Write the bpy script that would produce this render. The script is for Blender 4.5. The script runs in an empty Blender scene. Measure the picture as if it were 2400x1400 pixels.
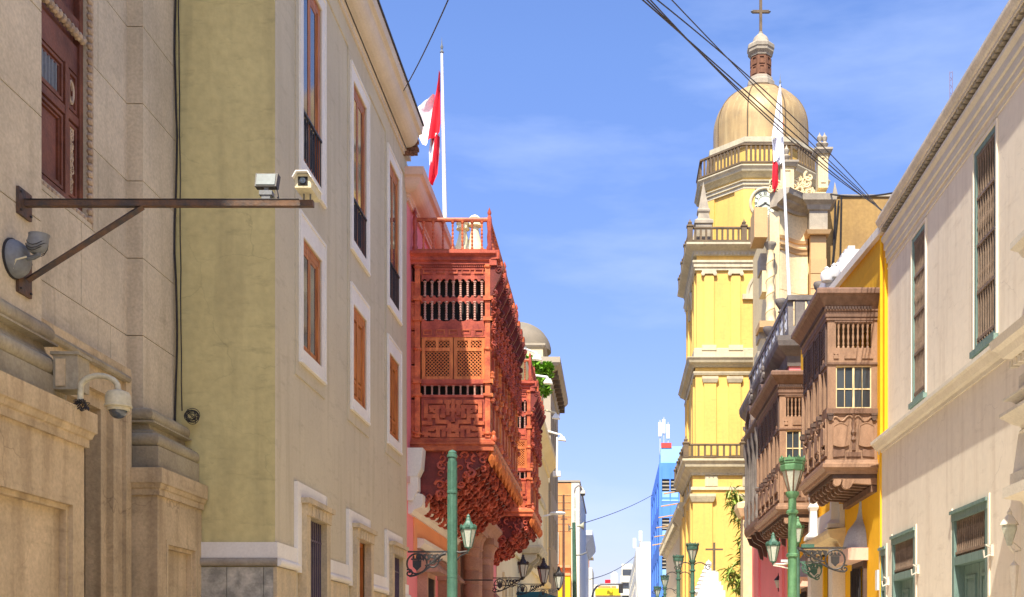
import bpy, math, random
from math import radians as R, sin, cos, pi, sqrt
random.seed(7)
# ------------------------------------------------------------------ camera, sky, sun, exposure
sc = bpy.context.scene
COL = sc.collection
H = 1.65                                   # eye height
cam = bpy.data.cameras.new("camera"); camo = bpy.data.objects.new("camera", cam); COL.objects.link(camo)
camo.location = (0, 0, H); camo.rotation_euler = (R(90), 0, 0)
cam.sensor_width = 36; cam.lens = 40.5; cam.shift_x = -0.1; cam.shift_y = 830 / 2400
cam.clip_start = .1; cam.clip_end = 6000
sc.camera = camo
SX, SY, SZ = .165, .70, -1.0                # direction the sunlight travels
w = bpy.data.worlds.new("World"); sc.world = w; w.use_nodes = True
nt = w.node_tree; nt.nodes.clear()
def wn(t): return nt.nodes.new(t)
sky = wn('ShaderNodeTexSky'); sky.sky_type = 'NISHITA'; sky.sun_disc = False
sky.sun_elevation = math.atan2(-SZ, math.hypot(SX, SY)); sky.sun_rotation = math.atan2(-SX, -SY)
sky.altitude = 100; sky.air_density = 1.0; sky.dust_density = 1.2; sky.ozone_density = 3.2
tc = wn('ShaderNodeTexCoord'); mp = wn('ShaderNodeMapping'); mp.inputs['Scale'].default_value = (1.3, 1.3, 5.0)
mp.inputs['Rotation'].default_value = (0, R(14), 0)
no = wn('ShaderNodeTexNoise'); no.inputs['Scale'].default_value = 2.2; no.inputs['Detail'].default_value = 7; no.inputs['Roughness'].default_value = .55
cr = wn('ShaderNodeValToRGB'); cr.color_ramp.elements[0].position = .50; cr.color_ramp.elements[1].position = .92
cr.color_ramp.elements[1].color = (.22, .22, .22, 1)
mx = wn('ShaderNodeMix'); mx.data_type = 'RGBA'; mx.inputs[7].default_value = (7.5, 8.0, 9.0, 1)
hs = wn('ShaderNodeHueSaturation'); hs.inputs['Hue'].default_value = .513; hs.inputs['Saturation'].default_value = 1.13
bg = wn('ShaderNodeBackground'); bg.inputs['Strength'].default_value = .122
ow = wn('ShaderNodeOutputWorld')
L = nt.links.new
L(tc.outputs['Generated'], mp.inputs['Vector']); L(mp.outputs[0], no.inputs['Vector']); L(no.outputs['Fac'], cr.inputs[0])
L(sky.outputs[0], hs.inputs['Color']); L(hs.outputs[0], mx.inputs[6]); L(cr.outputs[0], mx.inputs[0])
sz = wn('ShaderNodeSeparateXYZ'); L(tc.outputs['Generated'], sz.inputs[0])
hz = wn('ShaderNodeValToRGB'); e = hz.color_ramp.elements                      # lavender haze low in the sky, all round
e[0].position = .02; e[0].color = (.66, .53, .63, 1); e[1].position = .46; e[1].color = (1, 1, 1, 1)
e2 = e.new(.18); e2.color = (.83, .73, .83, 1)
mh = wn('ShaderNodeMix'); mh.data_type = 'RGBA'; mh.blend_type = 'MULTIPLY'; mh.inputs[0].default_value = 1
L(sz.outputs['Z'], hz.inputs[0]); L(mx.outputs[2], mh.inputs[6]); L(hz.outputs[0], mh.inputs[7])
L(mh.outputs[2], bg.inputs[0]); L(bg.outputs[0], ow.inputs[0])
sl = bpy.data.lights.new("sun", 'SUN'); sl.energy = 3.7; sl.angle = R(.5); sl.color = (1, .92, .78)
so = bpy.data.objects.new("sun", sl); COL.objects.link(so)
import mathutils
so.rotation_euler = mathutils.Vector((SX, SY, SZ)).to_track_quat('-Z', 'Y').to_euler(); so.location = (-8, -10, 40)
vs = sc.view_settings; vs.view_transform = 'Standard'; vs.look = 'None'; vs.gamma = 1; vs.exposure = 1.2
sc.cycles.max_bounces = 8; sc.cycles.diffuse_bounces = 5; sc.cycles.glossy_bounces = 3
sc.cycles.use_denoising = True

# ------------------------------------------------------------------ materials
def M(name, c1, c2=None, scale=1.0, rough=.85, bump=.2, bscale=28., streak=0., sc_=(.09, .07, .05), metal=0., spots=0., rv=.06, stretch=(1, 1, 1), spec=.35, fine=.12, crack=0., smudge=0.):
    m = bpy.data.materials.new(name); m.use_nodes = True
    t = m.node_tree; N = t.nodes.new; K = t.links.new
    p = t.nodes['Principled BSDF']
    c2 = c2 or tuple(x * .8 for x in c1)
    g = N('ShaderNodeNewGeometry'); mpn = N('ShaderNodeMapping'); mpn.inputs['Scale'].default_value = stretch
    K(g.outputs['Position'], mpn.inputs['Vector'])
    n1 = N('ShaderNodeTexNoise'); n1.inputs['Scale'].default_value = scale; n1.inputs['Detail'].default_value = 6; n1.inputs['Roughness'].default_value = .6
    K(mpn.outputs[0], n1.inputs['Vector'])
    r1 = N('ShaderNodeMapRange'); r1.inputs[1].default_value = .36; r1.inputs[2].default_value = .64; K(n1.outputs['Fac'], r1.inputs[0])
    mx = N('ShaderNodeMix'); mx.data_type = 'RGBA'; mx.inputs[6].default_value = (*c1, 1); mx.inputs[7].default_value = (*c2, 1)
    K(r1.outputs[0], mx.inputs[0]); cur = mx.outputs[2]
    if streak:
        ms = N('ShaderNodeMapping'); ms.inputs['Scale'].default_value = (2.6, 2.6, .22); K(g.outputs['Position'], ms.inputs['Vector'])
        n2 = N('ShaderNodeTexNoise'); n2.inputs['Scale'].default_value = 1.6; n2.inputs['Detail'].default_value = 5; K(ms.outputs[0], n2.inputs['Vector'])
        r2 = N('ShaderNodeMapRange'); r2.inputs[1].default_value = .5; r2.inputs[2].default_value = .8; r2.inputs[4].default_value = streak; K(n2.outputs['Fac'], r2.inputs[0])
        mm = N('ShaderNodeMix'); mm.data_type = 'RGBA'; mm.inputs[7].default_value = (*sc_, 1); K(r2.outputs[0], mm.inputs[0]); K(cur, mm.inputs[6]); cur = mm.outputs[2]
    if spots:
        n4 = N('ShaderNodeTexNoise'); n4.inputs['Scale'].default_value = 7; n4.inputs['Detail'].default_value = 8; n4.inputs['Roughness'].default_value = .7; K(g.outputs['Position'], n4.inputs['Vector'])
        r4 = N('ShaderNodeMapRange'); r4.inputs[1].default_value = .62; r4.inputs[2].default_value = .72; r4.inputs[4].default_value = spots; K(n4.outputs['Fac'], r4.inputs[0])
        m4 = N('ShaderNodeMix'); m4.data_type = 'RGBA'; m4.inputs[7].default_value = (*sc_, 1); K(r4.outputs[0], m4.inputs[0]); K(cur, m4.inputs[6]); cur = m4.outputs[2]
    if smudge:
        m5 = N('ShaderNodeMapping'); m5.inputs['Scale'].default_value = (.9, .9, 3.6); K(g.outputs['Position'], m5.inputs['Vector'])
        n5 = N('ShaderNodeTexNoise'); n5.inputs['Scale'].default_value = 1.7; n5.inputs['Detail'].default_value = 9; n5.inputs['Roughness'].default_value = .68; K(m5.outputs[0], n5.inputs['Vector'])
        r5 = N('ShaderNodeMapRange'); r5.inputs[1].default_value = .56; r5.inputs[2].default_value = .74; r5.inputs[4].default_value = smudge; K(n5.outputs['Fac'], r5.inputs[0])
        x5 = N('ShaderNodeMix'); x5.data_type = 'RGBA'; x5.inputs[7].default_value = (*[q * .75 for q in sc_], 1); K(r5.outputs[0], x5.inputs[0]); K(cur, x5.inputs[6]); cur = x5.outputs[2]
    if crack:
        nw = N('ShaderNodeTexNoise'); nw.inputs['Scale'].default_value = 2.2; nw.inputs['Detail'].default_value = 6; K(g.outputs['Position'], nw.inputs['Vector'])
        va = N('ShaderNodeVectorMath'); va.operation = 'MULTIPLY_ADD'; va.inputs[1].default_value = (.55, .55, .55); K(nw.outputs['Color'], va.inputs[0]); K(g.outputs['Position'], va.inputs[2])
        vo = N('ShaderNodeTexVoronoi'); vo.feature = 'DISTANCE_TO_EDGE'; vo.inputs['Scale'].default_value = .8; K(va.outputs[0], vo.inputs['Vector'])
        rc = N('ShaderNodeMapRange'); rc.inputs[1].default_value = .0; rc.inputs[2].default_value = .008; rc.inputs[3].default_value = crack; rc.inputs[4].default_value = 0; K(vo.outputs['Distance'], rc.inputs[0])
        n6 = N('ShaderNodeTexNoise'); n6.inputs['Scale'].default_value = .9; K(g.outputs['Position'], n6.inputs['Vector'])
        r6 = N('ShaderNodeMapRange'); r6.inputs[1].default_value = .5; r6.inputs[2].default_value = .62; K(n6.outputs['Fac'], r6.inputs[0])
        mc = N('ShaderNodeMath'); mc.operation = 'MULTIPLY'; K(rc.outputs[0], mc.inputs[0]); K(r6.outputs[0], mc.inputs[1])
        x6 = N('ShaderNodeMix'); x6.data_type = 'RGBA'; x6.inputs[7].default_value = (*[q * .45 for q in sc_], 1); K(mc.outputs[0], x6.inputs[0]); K(cur, x6.inputs[6]); cur = x6.outputs[2]
    n3 = N('ShaderNodeTexNoise'); n3.inputs['Scale'].default_value = bscale; n3.inputs['Detail'].default_value = 5; K(mpn.outputs[0], n3.inputs['Vector'])
    r3 = N('ShaderNodeMapRange'); r3.inputs[1].default_value = .3; r3.inputs[2].default_value = .7; r3.inputs[3].default_value = 1 - fine; r3.inputs[4].default_value = 1 + fine; K(n3.outputs['Fac'], r3.inputs[0])
    oi = N('ShaderNodeObjectInfo'); ro = N('ShaderNodeMapRange'); ro.inputs[3].default_value = 1 - rv; ro.inputs[4].default_value = 1 + rv; K(oi.outputs['Random'], ro.inputs[0])
    mu = N('ShaderNodeMath'); mu.operation = 'MULTIPLY'; K(r3.outputs[0], mu.inputs[0]); K(ro.outputs[0], mu.inputs[1])
    vm = N('ShaderNodeVectorMath'); vm.operation = 'SCALE'; K(cur, vm.inputs[0]); K(mu.outputs[0], vm.inputs['Scale'])
    K(vm.outputs[0], p.inputs['Base Color'])
    p.inputs['Roughness'].default_value = rough; p.inputs['Metallic'].default_value = metal
    p.inputs['Specular IOR Level'].default_value = spec
    if bump:
        b = N('ShaderNodeBump'); b.inputs['Strength'].default_value = bump; b.inputs['Distance'].default_value = .02
        K(n3.outputs['Fac'], b.inputs['Height']); K(b.outputs[0], p.inputs['Normal'])
    return m
ST = (.30, .25, .17)
m_stone = M('stone_ashlar', (.63, .525, .355), (.51, .425, .285), .9, streak=.5, sc_=(.34, .27, .17), spots=.28, bump=.15, rv=.05, smudge=.35)
m_stone2 = M('stone_base', (.63, .48, .275), (.46, .35, .20), 1.3, smudge=.4, crack=.45, streak=.8, sc_=(.24, .16, .08), spots=.5, bump=.3, rv=.05)
m_stone3 = M('stone_torus', (.40, .34, .215), (.27, .22, .14), 1.6, streak=.4, sc_=(.5, .44, .34), spots=.2, bump=.3)
m_olive = M('olive_plaster', (.64, .545, .24), (.56, .475, .21), .8, streak=.5, sc_=(.34, .28, .13), smudge=.5, crack=.28, spots=.35, bump=.45, bscale=9, fine=.07)
m_beige = M('beige_plaster', (.59, .515, .345), (.535, .465, .315), .6, streak=.5, smudge=.4, crack=.25, sc_=(.38, .32, .20), bump=.1, fine=.04)
m_trimL = M('white_trim', (.80, .76, .66), (.73, .68, .58), 1.2, streak=.12, sc_=(.5, .45, .38), bump=.08, fine=.05)
m_corn = M('cornice_paint', (.66, .57, .44), (.58, .50, .39), .9, streak=.2, sc_=(.44, .37, .28), bump=.1, fine=.05)
m_lime = M('limestone_surround', (.64, .50, .29), (.48, .39, .25), 2.0, streak=.5, sc_=(.24, .2, .15), spots=.3, bump=.25)
m_marble = M('grey_marble', (.52, .48, .38), (.24, .23, .185), 4.5, rough=.55, spots=.7, smudge=.6, sc_=(.13, .12, .09), bump=.15, rv=.15)
m_wood = M('orange_wood', (.56, .20, .045), (.30, .09, .024), 3.5, rough=.45, stretch=(6, 6, .6), bump=.15, spots=.2, sc_=(.06, .02, .01), rv=.14)
m_glass = M('dark_glass', (.05, .065, .08), (.03, .04, .05), .7, rough=.06, bump=0, spec=.9, fine=.02, rv=.2)
m_iron = M('black_iron', (.03, .028, .03), (.05, .045, .04), 5, rough=.5, bump=.1, metal=.2)
m_bar = M('purple_bars', (.11, .075, .11), (.06, .05, .08), 4, rough=.5, bump=.1)
m_steel = M('rusty_steel', (.055, .045, .04), (.15, .075, .035), 6, rough=.55, bump=.3, spots=.5, sc_=(.2, .09, .03))
m_grey = M('camera_grey', (.20, .21, .215), (.15, .16, .16), 3, rough=.5, bump=.05)
m_cream = M('camera_cream', (.62, .56, .36), (.5, .45, .3), 4, rough=.5, bump=.05, spots=.15)
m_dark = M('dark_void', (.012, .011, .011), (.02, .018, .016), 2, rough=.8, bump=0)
m_bronze = M('bronze_panel', (.27, .095, .05), (.14, .05, .03), 2.4, rough=.42, metal=.25, bump=.2, streak=.4, sc_=(.34, .17, .11), spots=.4)
m_rope = M('rope_moulding', (.55, .42, .28), (.36, .26, .17), 4, bump=.3, spots=.3)
m_pink = M('pink_plaster', (.86, .26, .27), (.80, .24, .24), .8, streak=.15, sc_=(.7, .3, .26), bump=.1, fine=.04)
m_peach = M('peach_plaster', (.88, .36, .16), (.80, .32, .15), .8, streak=.15, sc_=(.7, .3, .16), bump=.1, fine=.04)
m_tagcorn = M('pink_cornice', (.74, .50, .38), (.62, .42, .33), .9, streak=.3, sc_=(.5, .36, .28), bump=.1, fine=.05)
m_mahshade = M('mahogany_shade', (.20, .03, .02), (.10, .016, .012), 3, rough=.55, bump=.25, rv=.15)  # darker copy of mahogany that paints shade into the carved brackets
m_mah = M('mahogany', (.52, .105, .055), (.24, .04, .026), 2.6, rough=.5, bump=.2, rv=.16, spots=.15, sc_=(.10, .02, .012), fine=.14)
m_mah3 = M('golden_cedar', (.70, .23, .062), (.48, .125, .036), 3.0, rough=.5, stretch=(4, 4, .8), bump=.2, rv=.18, spots=.12, sc_=(.2, .05, .02), fine=.14)
m_balu = M('weathered_baluster', (.56, .33, .26), (.40, .20, .15), 6, rough=.6, bump=.2, rv=.15)
m_mah2 = M('mahogany_bright', (.62, .16, .055), (.32, .058, .026), 3.2, rough=.5, bump=.2, rv=.2, spots=.12, sc_=(.12, .025, .012), fine=.14)
m_ptl = M('portal_stone', (.46, .27, .18), (.36, .20, .13), 1.5, bump=.35, spots=.3, rv=.14)
m_creamw = M('cream_plaster', (.80, .70, .42), (.74, .64, .38), .5, streak=.2, sc_=(.55, .46, .30), bump=.1, fine=.04)
m_greyb = M('greybrown_stone', (.42, .36, .26), (.36, .31, .23), .4, streak=.25, sc_=(.25, .21, .16), bump=.1, fine=.05)
m_tanroof = M('tan_roof', (.29, .24, .175), (.22, .19, .14), .6, streak=.3, sc_=(.3, .25, .19), bump=.1)
m_leaf = M('leaf_green', (.22, .42, .03), (.12, .27, .02), 2.5, rough=.5, bump=0, rv=.1, fine=.3)
m_leaf2 = M('leaf_bamboo', (.20, .32, .04), (.34, .36, .10), 2.5, rough=.55, bump=0, rv=.1, fine=.3)
m_twig = M('twig', (.16, .11, .06), (.1, .07, .04), 6, bump=.2)
m_orange = M('orange_brick', (.66, .30, .10), (.54, .24, .09), 1.0, streak=.2, sc_=(.35, .17, .08), bump=.25, rv=.16)
m_white = M('white_plaster', (.70, .68, .63), (.62, .60, .56), .5, streak=.12, sc_=(.6, .56, .5), bump=.08, fine=.04)
m_cream2 = M('far_cream', (.70, .66, .53), (.66, .62, .50), .1, streak=.12, sc_=(.6, .56, .46), bump=0, fine=.03)
m_blue = M('blue_paint', (.10, .27, .80), (.085, .24, .74), .2, streak=.12, sc_=(.2, .35, .75), bump=0, fine=.04)
m_ltblue = M('light_blue', (.30, .55, .85), (.27, .5, .8), .2, bump=0, fine=.04)
m_yel = M('tower_yellow', (.82, .535, .14), (.73, .47, .125), .25, streak=.55, smudge=.4, sc_=(.54, .36, .12), bump=.1, bscale=6, fine=.04)
m_pale = M('tower_trim', (.62, .55, .37), (.48, .42, .29), .8, streak=.6, smudge=.5, sc_=(.36, .31, .22), bump=.1, bscale=8, fine=.06)
m_brnrail = M('brown_rail', (.17, .12, .07), (.11, .08, .05), 1.5, bump=.1)
m_dome = M('dome_tan', (.44, .30, .13), (.33, .23, .11), .8, rough=.5, smudge=.3, streak=.7, sc_=(.62, .47, .22), metal=.15, bump=.12, fine=.08)
m_lant = M('lantern_brown', (.22, .10, .055), (.15, .07, .04), 2, bump=.1)
m_grstone = M('weathered_stone', (.44, .38, .28), (.30, .26, .20), 1.5, streak=.4, sc_=(.22, .18, .14), bump=.2)
m_chst = M('church_stone', (.78, .64, .37), (.72, .58, .33), .5, streak=.25, sc_=(.5, .38, .22), bump=.15, bscale=8, rv=.05)
m_chst2 = M('church_orange_stone', (.62, .40, .18), (.54, .34, .16), .6, streak=.25, sc_=(.38, .24, .12), bump=.15, rv=.08)
m_ochre = M('ochre_plaster', (.42, .26, .085), (.34, .21, .075), .5, streak=.3, sc_=(.22, .14, .06), spots=.2, bump=.35, bscale=5)
m_rcream = M('rosy_cream', (.87, .775, .625), (.82, .73, .585), .5, streak=.5, smudge=.3, crack=.25, sc_=(.56, .45, .33), bump=.12, bscale=8, fine=.035)
m_rtrim = M('cream_stone_trim', (.76, .70, .58), (.68, .62, .50), 1.2, streak=.2, sc_=(.46, .40, .31), bump=.15, fine=.07)
m_eave = M('eave_grey', (.74, .67, .56), (.60, .54, .45), 1.2, streak=.3, sc_=(.25, .21, .17), bump=.15)
m_teal = M('teal_wood', (.19, .285, .245), (.14, .22, .195), 3, rough=.55, stretch=(5, 5, .8), bump=.15, rv=.1)
m_grille = M('brown_grille', (.24, .17, .12), (.17, .12, .085), 5, rough=.6, bump=.15)
m_yw = M('yellow_plaster', (.90, .50, .012), (.84, .45, .012), .6, streak=.14, sc_=(.7, .36, .02), bump=.12, bscale=8, fine=.04)
m_brn = M('brown_wood', (.215, .125, .082), (.14, .078, .05), 2.6, rough=.55, stretch=(3, 3, 1), bump=.2, rv=.12, spots=.2, sc_=(.08, .045, .03), fine=.16)
m_brnlt = M('brown_wood_pale', (.34, .205, .128), (.25, .148, .09), 2.6, rough=.55, stretch=(3, 3, 1), bump=.2, rv=.1, fine=.14)
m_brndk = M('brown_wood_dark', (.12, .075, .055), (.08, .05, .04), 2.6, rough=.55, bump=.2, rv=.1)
m_greyw = M('grey_wood', (.20, .172, .148), (.13, .112, .098), 2, rough=.7, bump=.2, rv=.1)
m_green = M('green_paint', (.12, .25, .12), (.08, .19, .09), 5, rough=.45, bump=.25, spots=.6, sc_=(.05, .11, .06), rv=.1)
m_green2 = M('teal_green_paint', (.075, .165, .115), (.05, .12, .085), 5, rough=.45, bump=.25, spots=.6, sc_=(.05, .10, .07), rv=.1)
m_mast = M('mast_haze_tint', (.26, .22, .33), (.22, .19, .29), 1, bump=0)  # violet-grey colour stands in for haze over the distant mast
m_lens = M('lamp_lens', (.16, .19, .19), (.12, .14, .14), 3, rough=.5, bump=0)
m_frost = M('frosted_glass', (.50, .52, .42), (.42, .44, .37), 3, rough=.3, bump=0)
m_white2 = M('white_enamel', (.80, .79, .74), (.72, .71, .66), 3, rough=.4, bump=.03)
m_red = M('flag_red', (.72, .012, .03), (.6, .01, .025), 2, rough=.8, bump=.1, bscale=40)
m_flagw = M('flag_white', (.84, .83, .85), (.78, .77, .8), 2, rough=.8, bump=.1, bscale=40)
m_hood = M('grey_hood', (.55, .57, .60), (.47, .49, .52), 1.5, bump=.1)
m_asph = M('asphalt', (.06, .06, .06), (.045, .045, .045), .8, bump=.3)
m_pave = M('pale_bounce_paving', (.62, .54, .42), (.54, .47, .37), .7, bump=.2)  # ground out of view, kept pale and warm to bounce light onto the walls
m_clock = M('clock_face', (.62, .66, .52), (.56, .6, .48), 1, bump=0)
m_tealaw = M('teal_canvas', (.02, .14, .18), (.02, .1, .13), 1, bump=.1)
m_redb = M('red_roof_box', (.55, .07, .06), (.45, .06, .05), 1, bump=.1)
m_yel2 = M('bright_yellow', (.90, .62, .02), (.85, .58, .02), .3, bump=0)

# ------------------------------------------------------------------ mesh helpers
class MB:
    def __init__(s): s.v = []; s.f = []; s.sm = []; s.T = None
    def add(s, vs, fs, smooth=False):
        o = len(s.v)
        s.v += [s.T(*p) for p in vs] if s.T else [tuple(p) for p in vs]
        s.f += [tuple(i + o for i in f) for f in fs]; s.sm += [smooth] * len(fs)
        return s
    def box(s, a, b, c, d, e, f):
        return s.add([(a, c, e), (b, c, e), (b, d, e), (a, d, e), (a, c, f), (b, c, f), (b, d, f), (a, d, f)],
                     [(0, 3, 2, 1), (4, 5, 6, 7), (0, 1, 5, 4), (1, 2, 6, 5), (2, 3, 7, 6), (3, 0, 4, 7)])
    def prism(s, pts, axis, a0, a1, smooth=False):
        n = len(pts)
        def q(p, a): return {'y': (p[0], a, p[1]), 'x': (a, p[0], p[1]), 'z': (p[0], p[1], a)}[axis]
        vs = [q(p, a0) for p in pts] + [q(p, a1) for p in pts]
        s.add(vs, [tuple(range(n))[::-1], tuple(range(n, 2 * n))])
        o = len(s.v) - 2 * n
        for i in range(n):
            j = (i + 1) % n
            s.f.append((o + i, o + j, o + n + j, o + n + i)); s.sm.append(smooth)
        return s
    def lathe(s, prof, cx=0, cy=0, seg=12, smooth=True, ph=0., sx=1., sy=1.):
        n = len(prof); vs = []
        for i in range(seg):
            a = 2 * pi * i / seg + ph
            vs += [(cx + r * cos(a) * sx, cy + r * sin(a) * sy, z) for r, z in prof]
        fs = [(i * n + k, ((i + 1) % seg) * n + k, ((i + 1) % seg) * n + k + 1, i * n + k + 1) for i in range(seg) for k in range(n - 1)]
        s.add(vs, fs, smooth); o = len(s.v) - len(vs)
        if prof[0] == prof[-1]: return s
        if prof[0][0] > 1e-4: s.f.append(tuple(o + i * n for i in range(seg))[::-1]); s.sm.append(False)
        if prof[-1][0] > 1e-4: s.f.append(tuple(o + i * n + n - 1 for i in range(seg))); s.sm.append(False)
        return s
    def tube(s, pts, r, seg=6, closed=False, smooth=True):
        n = len(pts); rs = r if isinstance(r, (list, tuple)) else [r] * n
        P = [mathutils.Vector(p) for p in pts]; vs = []; up = None
        for i in range(n):
            t = (P[(i + 1) % n] - P[i - 1]) if closed else (P[min(i + 1, n - 1)] - P[max(i - 1, 0)])
            t = t.normalized() if t.length > 1e-9 else mathutils.Vector((0, 0, 1))
            if up is None: up = mathutils.Vector((0, 0, 1)) if abs(t.z) < .9 else mathutils.Vector((1, 0, 0))
            a = t.cross(up); a = a.normalized() if a.length > 1e-6 else mathutils.Vector((0, 1, 0)); b = a.cross(t); up = b
            for k in range(seg):
                an = 2 * pi * k / seg; vs.append(tuple(P[i] + (a * cos(an) + b * sin(an)) * rs[i]))
        m = n if closed else n - 1
        fs = [(i * seg + k, i * seg + (k + 1) % seg, ((i + 1) % n) * seg + (k + 1) % seg, ((i + 1) % n) * seg + k) for i in range(m) for k in range(seg)]
        s.add(vs, fs, smooth)
        if not closed:
            o = len(s.v) - len(vs)
            s.f.append(tuple(o + k for k in range(seg))); s.f.append(tuple(o + (n - 1) * seg + k for k in range(seg))[::-1]); s.sm += [False, False]
        return s
    def mould(s, path, prof, closed=False, smooth=False):
        # sweep a closed (d, z) section along an (x, y) path, d measured to the right of it, mitred corners
        n = len(path); m = len(prof); vs = []
        for i in range(n):
            def nrm(a, b):
                dx, dy = b[0] - a[0], b[1] - a[1]; l = math.hypot(dx, dy) or 1; return (dy / l, -dx / l)
            if closed: n1, n2 = nrm(path[i - 1], path[i]), nrm(path[i], path[(i + 1) % n])
            else:
                n1 = nrm(path[i - 1], path[i]) if i else nrm(path[0], path[1])
                n2 = nrm(path[i], path[i + 1]) if i < n - 1 else n1
            k = 1 + n1[0] * n2[0] + n1[1] * n2[1]; k = max(k, .2)
            ox, oy = (n1[0] + n2[0]) / k, (n1[1] + n2[1]) / k
            vs += [(path[i][0] + ox * d, path[i][1] + oy * d, z) for d, z in prof]
        segs = n if closed else n - 1
        fs = [(i * m + k, i * m + (k + 1) % m, ((i + 1) % n) * m + (k + 1) % m, ((i + 1) % n) * m + k) for i in range(segs) for k in range(m)]
        s.add(vs, fs, smooth)
        if not closed:
            o = len(s.v) - len(vs); s.f.append(tuple(o + k for k in range(m))[::-1]); s.f.append(tuple(o + (n - 1) * m + k for k in range(m))); s.sm += [False, False]
        return s
    def wall(s, f, b, u0, u1, z0, z1, holes=(), axis='x'):
        # slab with rectangular holes; axis: the direction of its thickness f..b
        us = sorted({u0, u1, *[h[0] for h in holes], *[h[1] for h in holes]}); zs = sorted({z0, z1, *[h[2] for h in holes], *[h[3] for h in holes]})
        us = [u for u in us if u0 <= u <= u1]; zs = [z for z in zs if z0 <= z <= z1]
        def solid(i, k):
            if not (0 <= i < len(us) - 1 and 0 <= k < len(zs) - 1): return False
            u, z = (us[i] + us[i + 1]) / 2, (zs[k] + zs[k + 1]) / 2
            return not any(h[0] < u < h[1] and h[2] < z < h[3] for h in holes)
        def P(d, u, z): return (d, u, z) if axis == 'x' else (u, d, z)
        for i in range(len(us) - 1):
            for k in range(len(zs) - 1):
                if not solid(i, k): continue
                a, c, e, g = us[i], us[i + 1], zs[k], zs[k + 1]
                s.add([P(f, a, e), P(f, c, e), P(f, c, g), P(f, a, g), P(b, a, e), P(b, c, e), P(b, c, g), P(b, a, g)], [(0, 1, 2, 3), (7, 6, 5, 4)])
                o = len(s.v) - 8
                for ok, q in ((solid(i - 1, k), (0, 3, 7, 4)), (solid(i + 1, k), (1, 5, 6, 2)), (solid(i, k - 1), (0, 4, 5, 1)), (solid(i, k + 1), (3, 2, 6, 7))):
                    if not ok: s.f.append(tuple(o + j for j in q)); s.sm.append(False)
        return s
    def frame(s, u0, u1, z0, z1, wd, n0, n1):
        # picture-frame of four butted bars in (u, n, z)
        s.box(u0, u1, n0, n1, z1 - wd, z1); s.box(u0, u1, n0, n1, z0, z0 + wd)
        s.box(u0, u0 + wd, n0, n1, z0 + wd, z1 - wd); s.box(u1 - wd, u1, n0, n1, z0 + wd, z1 - wd); return s
    def mesh(s, name, mat, O=(0, 0, 0), ang=40):
        me = bpy.data.meshes.new(name)
        me.from_pydata([(x - O[0], y - O[1], z - O[2]) for x, y, z in s.v], [], s.f)
        if any(s.sm):
            me.polygons.foreach_set('use_smooth', s.sm); me.set_sharp_from_angle(angle=R(ang))
        me.materials.append(mat); return me
def tag(o, label, cat, group=None, kind=None):
    if label: o['label'] = label
    if cat: o['category'] = cat
    if group: o['group'] = group
    if kind: o['kind'] = kind
    return o
class Thing:
    def __init__(s, name, label, cat, loc, group=None):
        s.O = loc; s.e = bpy.data.objects.new(name, None); COL.objects.link(s.e); s.e.location = loc; s.e.empty_display_size = .2
        tag(s.e, label, cat, group)
    def part(s, mb, name, mat, parent=None, label=None, kind=None, ang=40):
        o = bpy.data.objects.new(name, mb.mesh(name, mat, s.O, ang)); COL.objects.link(o); o.parent = parent or s.e
        if label: o['label'] = label
        if kind: o['kind'] = kind
        return o
    def inst(s, me, name, loc, parent=None, rot=(0, 0, 0), scale=(1, 1, 1)):
        o = bpy.data.objects.new(name, me); COL.objects.link(o); o.parent = parent or s.e
        o.location = tuple(a - b for a, b in zip(loc, s.O)); o.rotation_euler = rot; o.scale = scale; return o
def solo(mb, name, mat, label, cat, group=None, kind=None, O=None, ang=40):
    if O is None:
        xs, ys, zs = zip(*mb.v); O = ((min(xs) + max(xs)) / 2, (min(ys) + max(ys)) / 2, min(zs))
    o = bpy.data.objects.new(name, mb.mesh(name, mat, O, ang)); COL.objects.link(o); o.location = O
    return tag(o, label, cat, group, kind)
def copy_tree(o, parent=None):
    c = o.copy(); COL.objects.link(c); c.parent = parent
    for ch in list(o.children): copy_tree(ch, c)
    return c
def arc(cx, cz, r, a0, a1, n=6, rz=None):
    rz = rz or r
    return [(cx + r * cos(R(a0 + (a1 - a0) * i / n)), cz + rz * sin(R(a0 + (a1 - a0) * i / n))) for i in range(n + 1)]
def spiral(cx, cz, r0, turns, a0, n=18, sgn=1, y=0., rend=.18):
    out = []
    for i in range(n + 1):
        t = i / n; a = a0 + sgn * turns * 2 * pi * t; r = r0 * (1 - (1 - rend) * t)
        out.append((cx + r * cos(a), y, cz + r * sin(a)))
    return out
def PX(x, y, Y):                            # a point read off a vertical plane at distance Y
    return ((x - 1440) * Y / 2700, Y, H + (1530 - y) * Y / 2700)
BOXC = {}
def unit_box(mat):
    if mat.name not in BOXC:
        BOXC[mat.name] = MB().box(-.5, .5, -.5, .5, -.5, .5).mesh('block_' + mat.name, mat)
    return BOXC[mat.name]
def block(t, name, mat, a, b, c, d, e, f, parent=None):
    return t.inst(unit_box(mat), name, ((a + b) / 2, (c + d) / 2, (e + f) / 2), parent, scale=(b - a, d - c, f - e))

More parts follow.
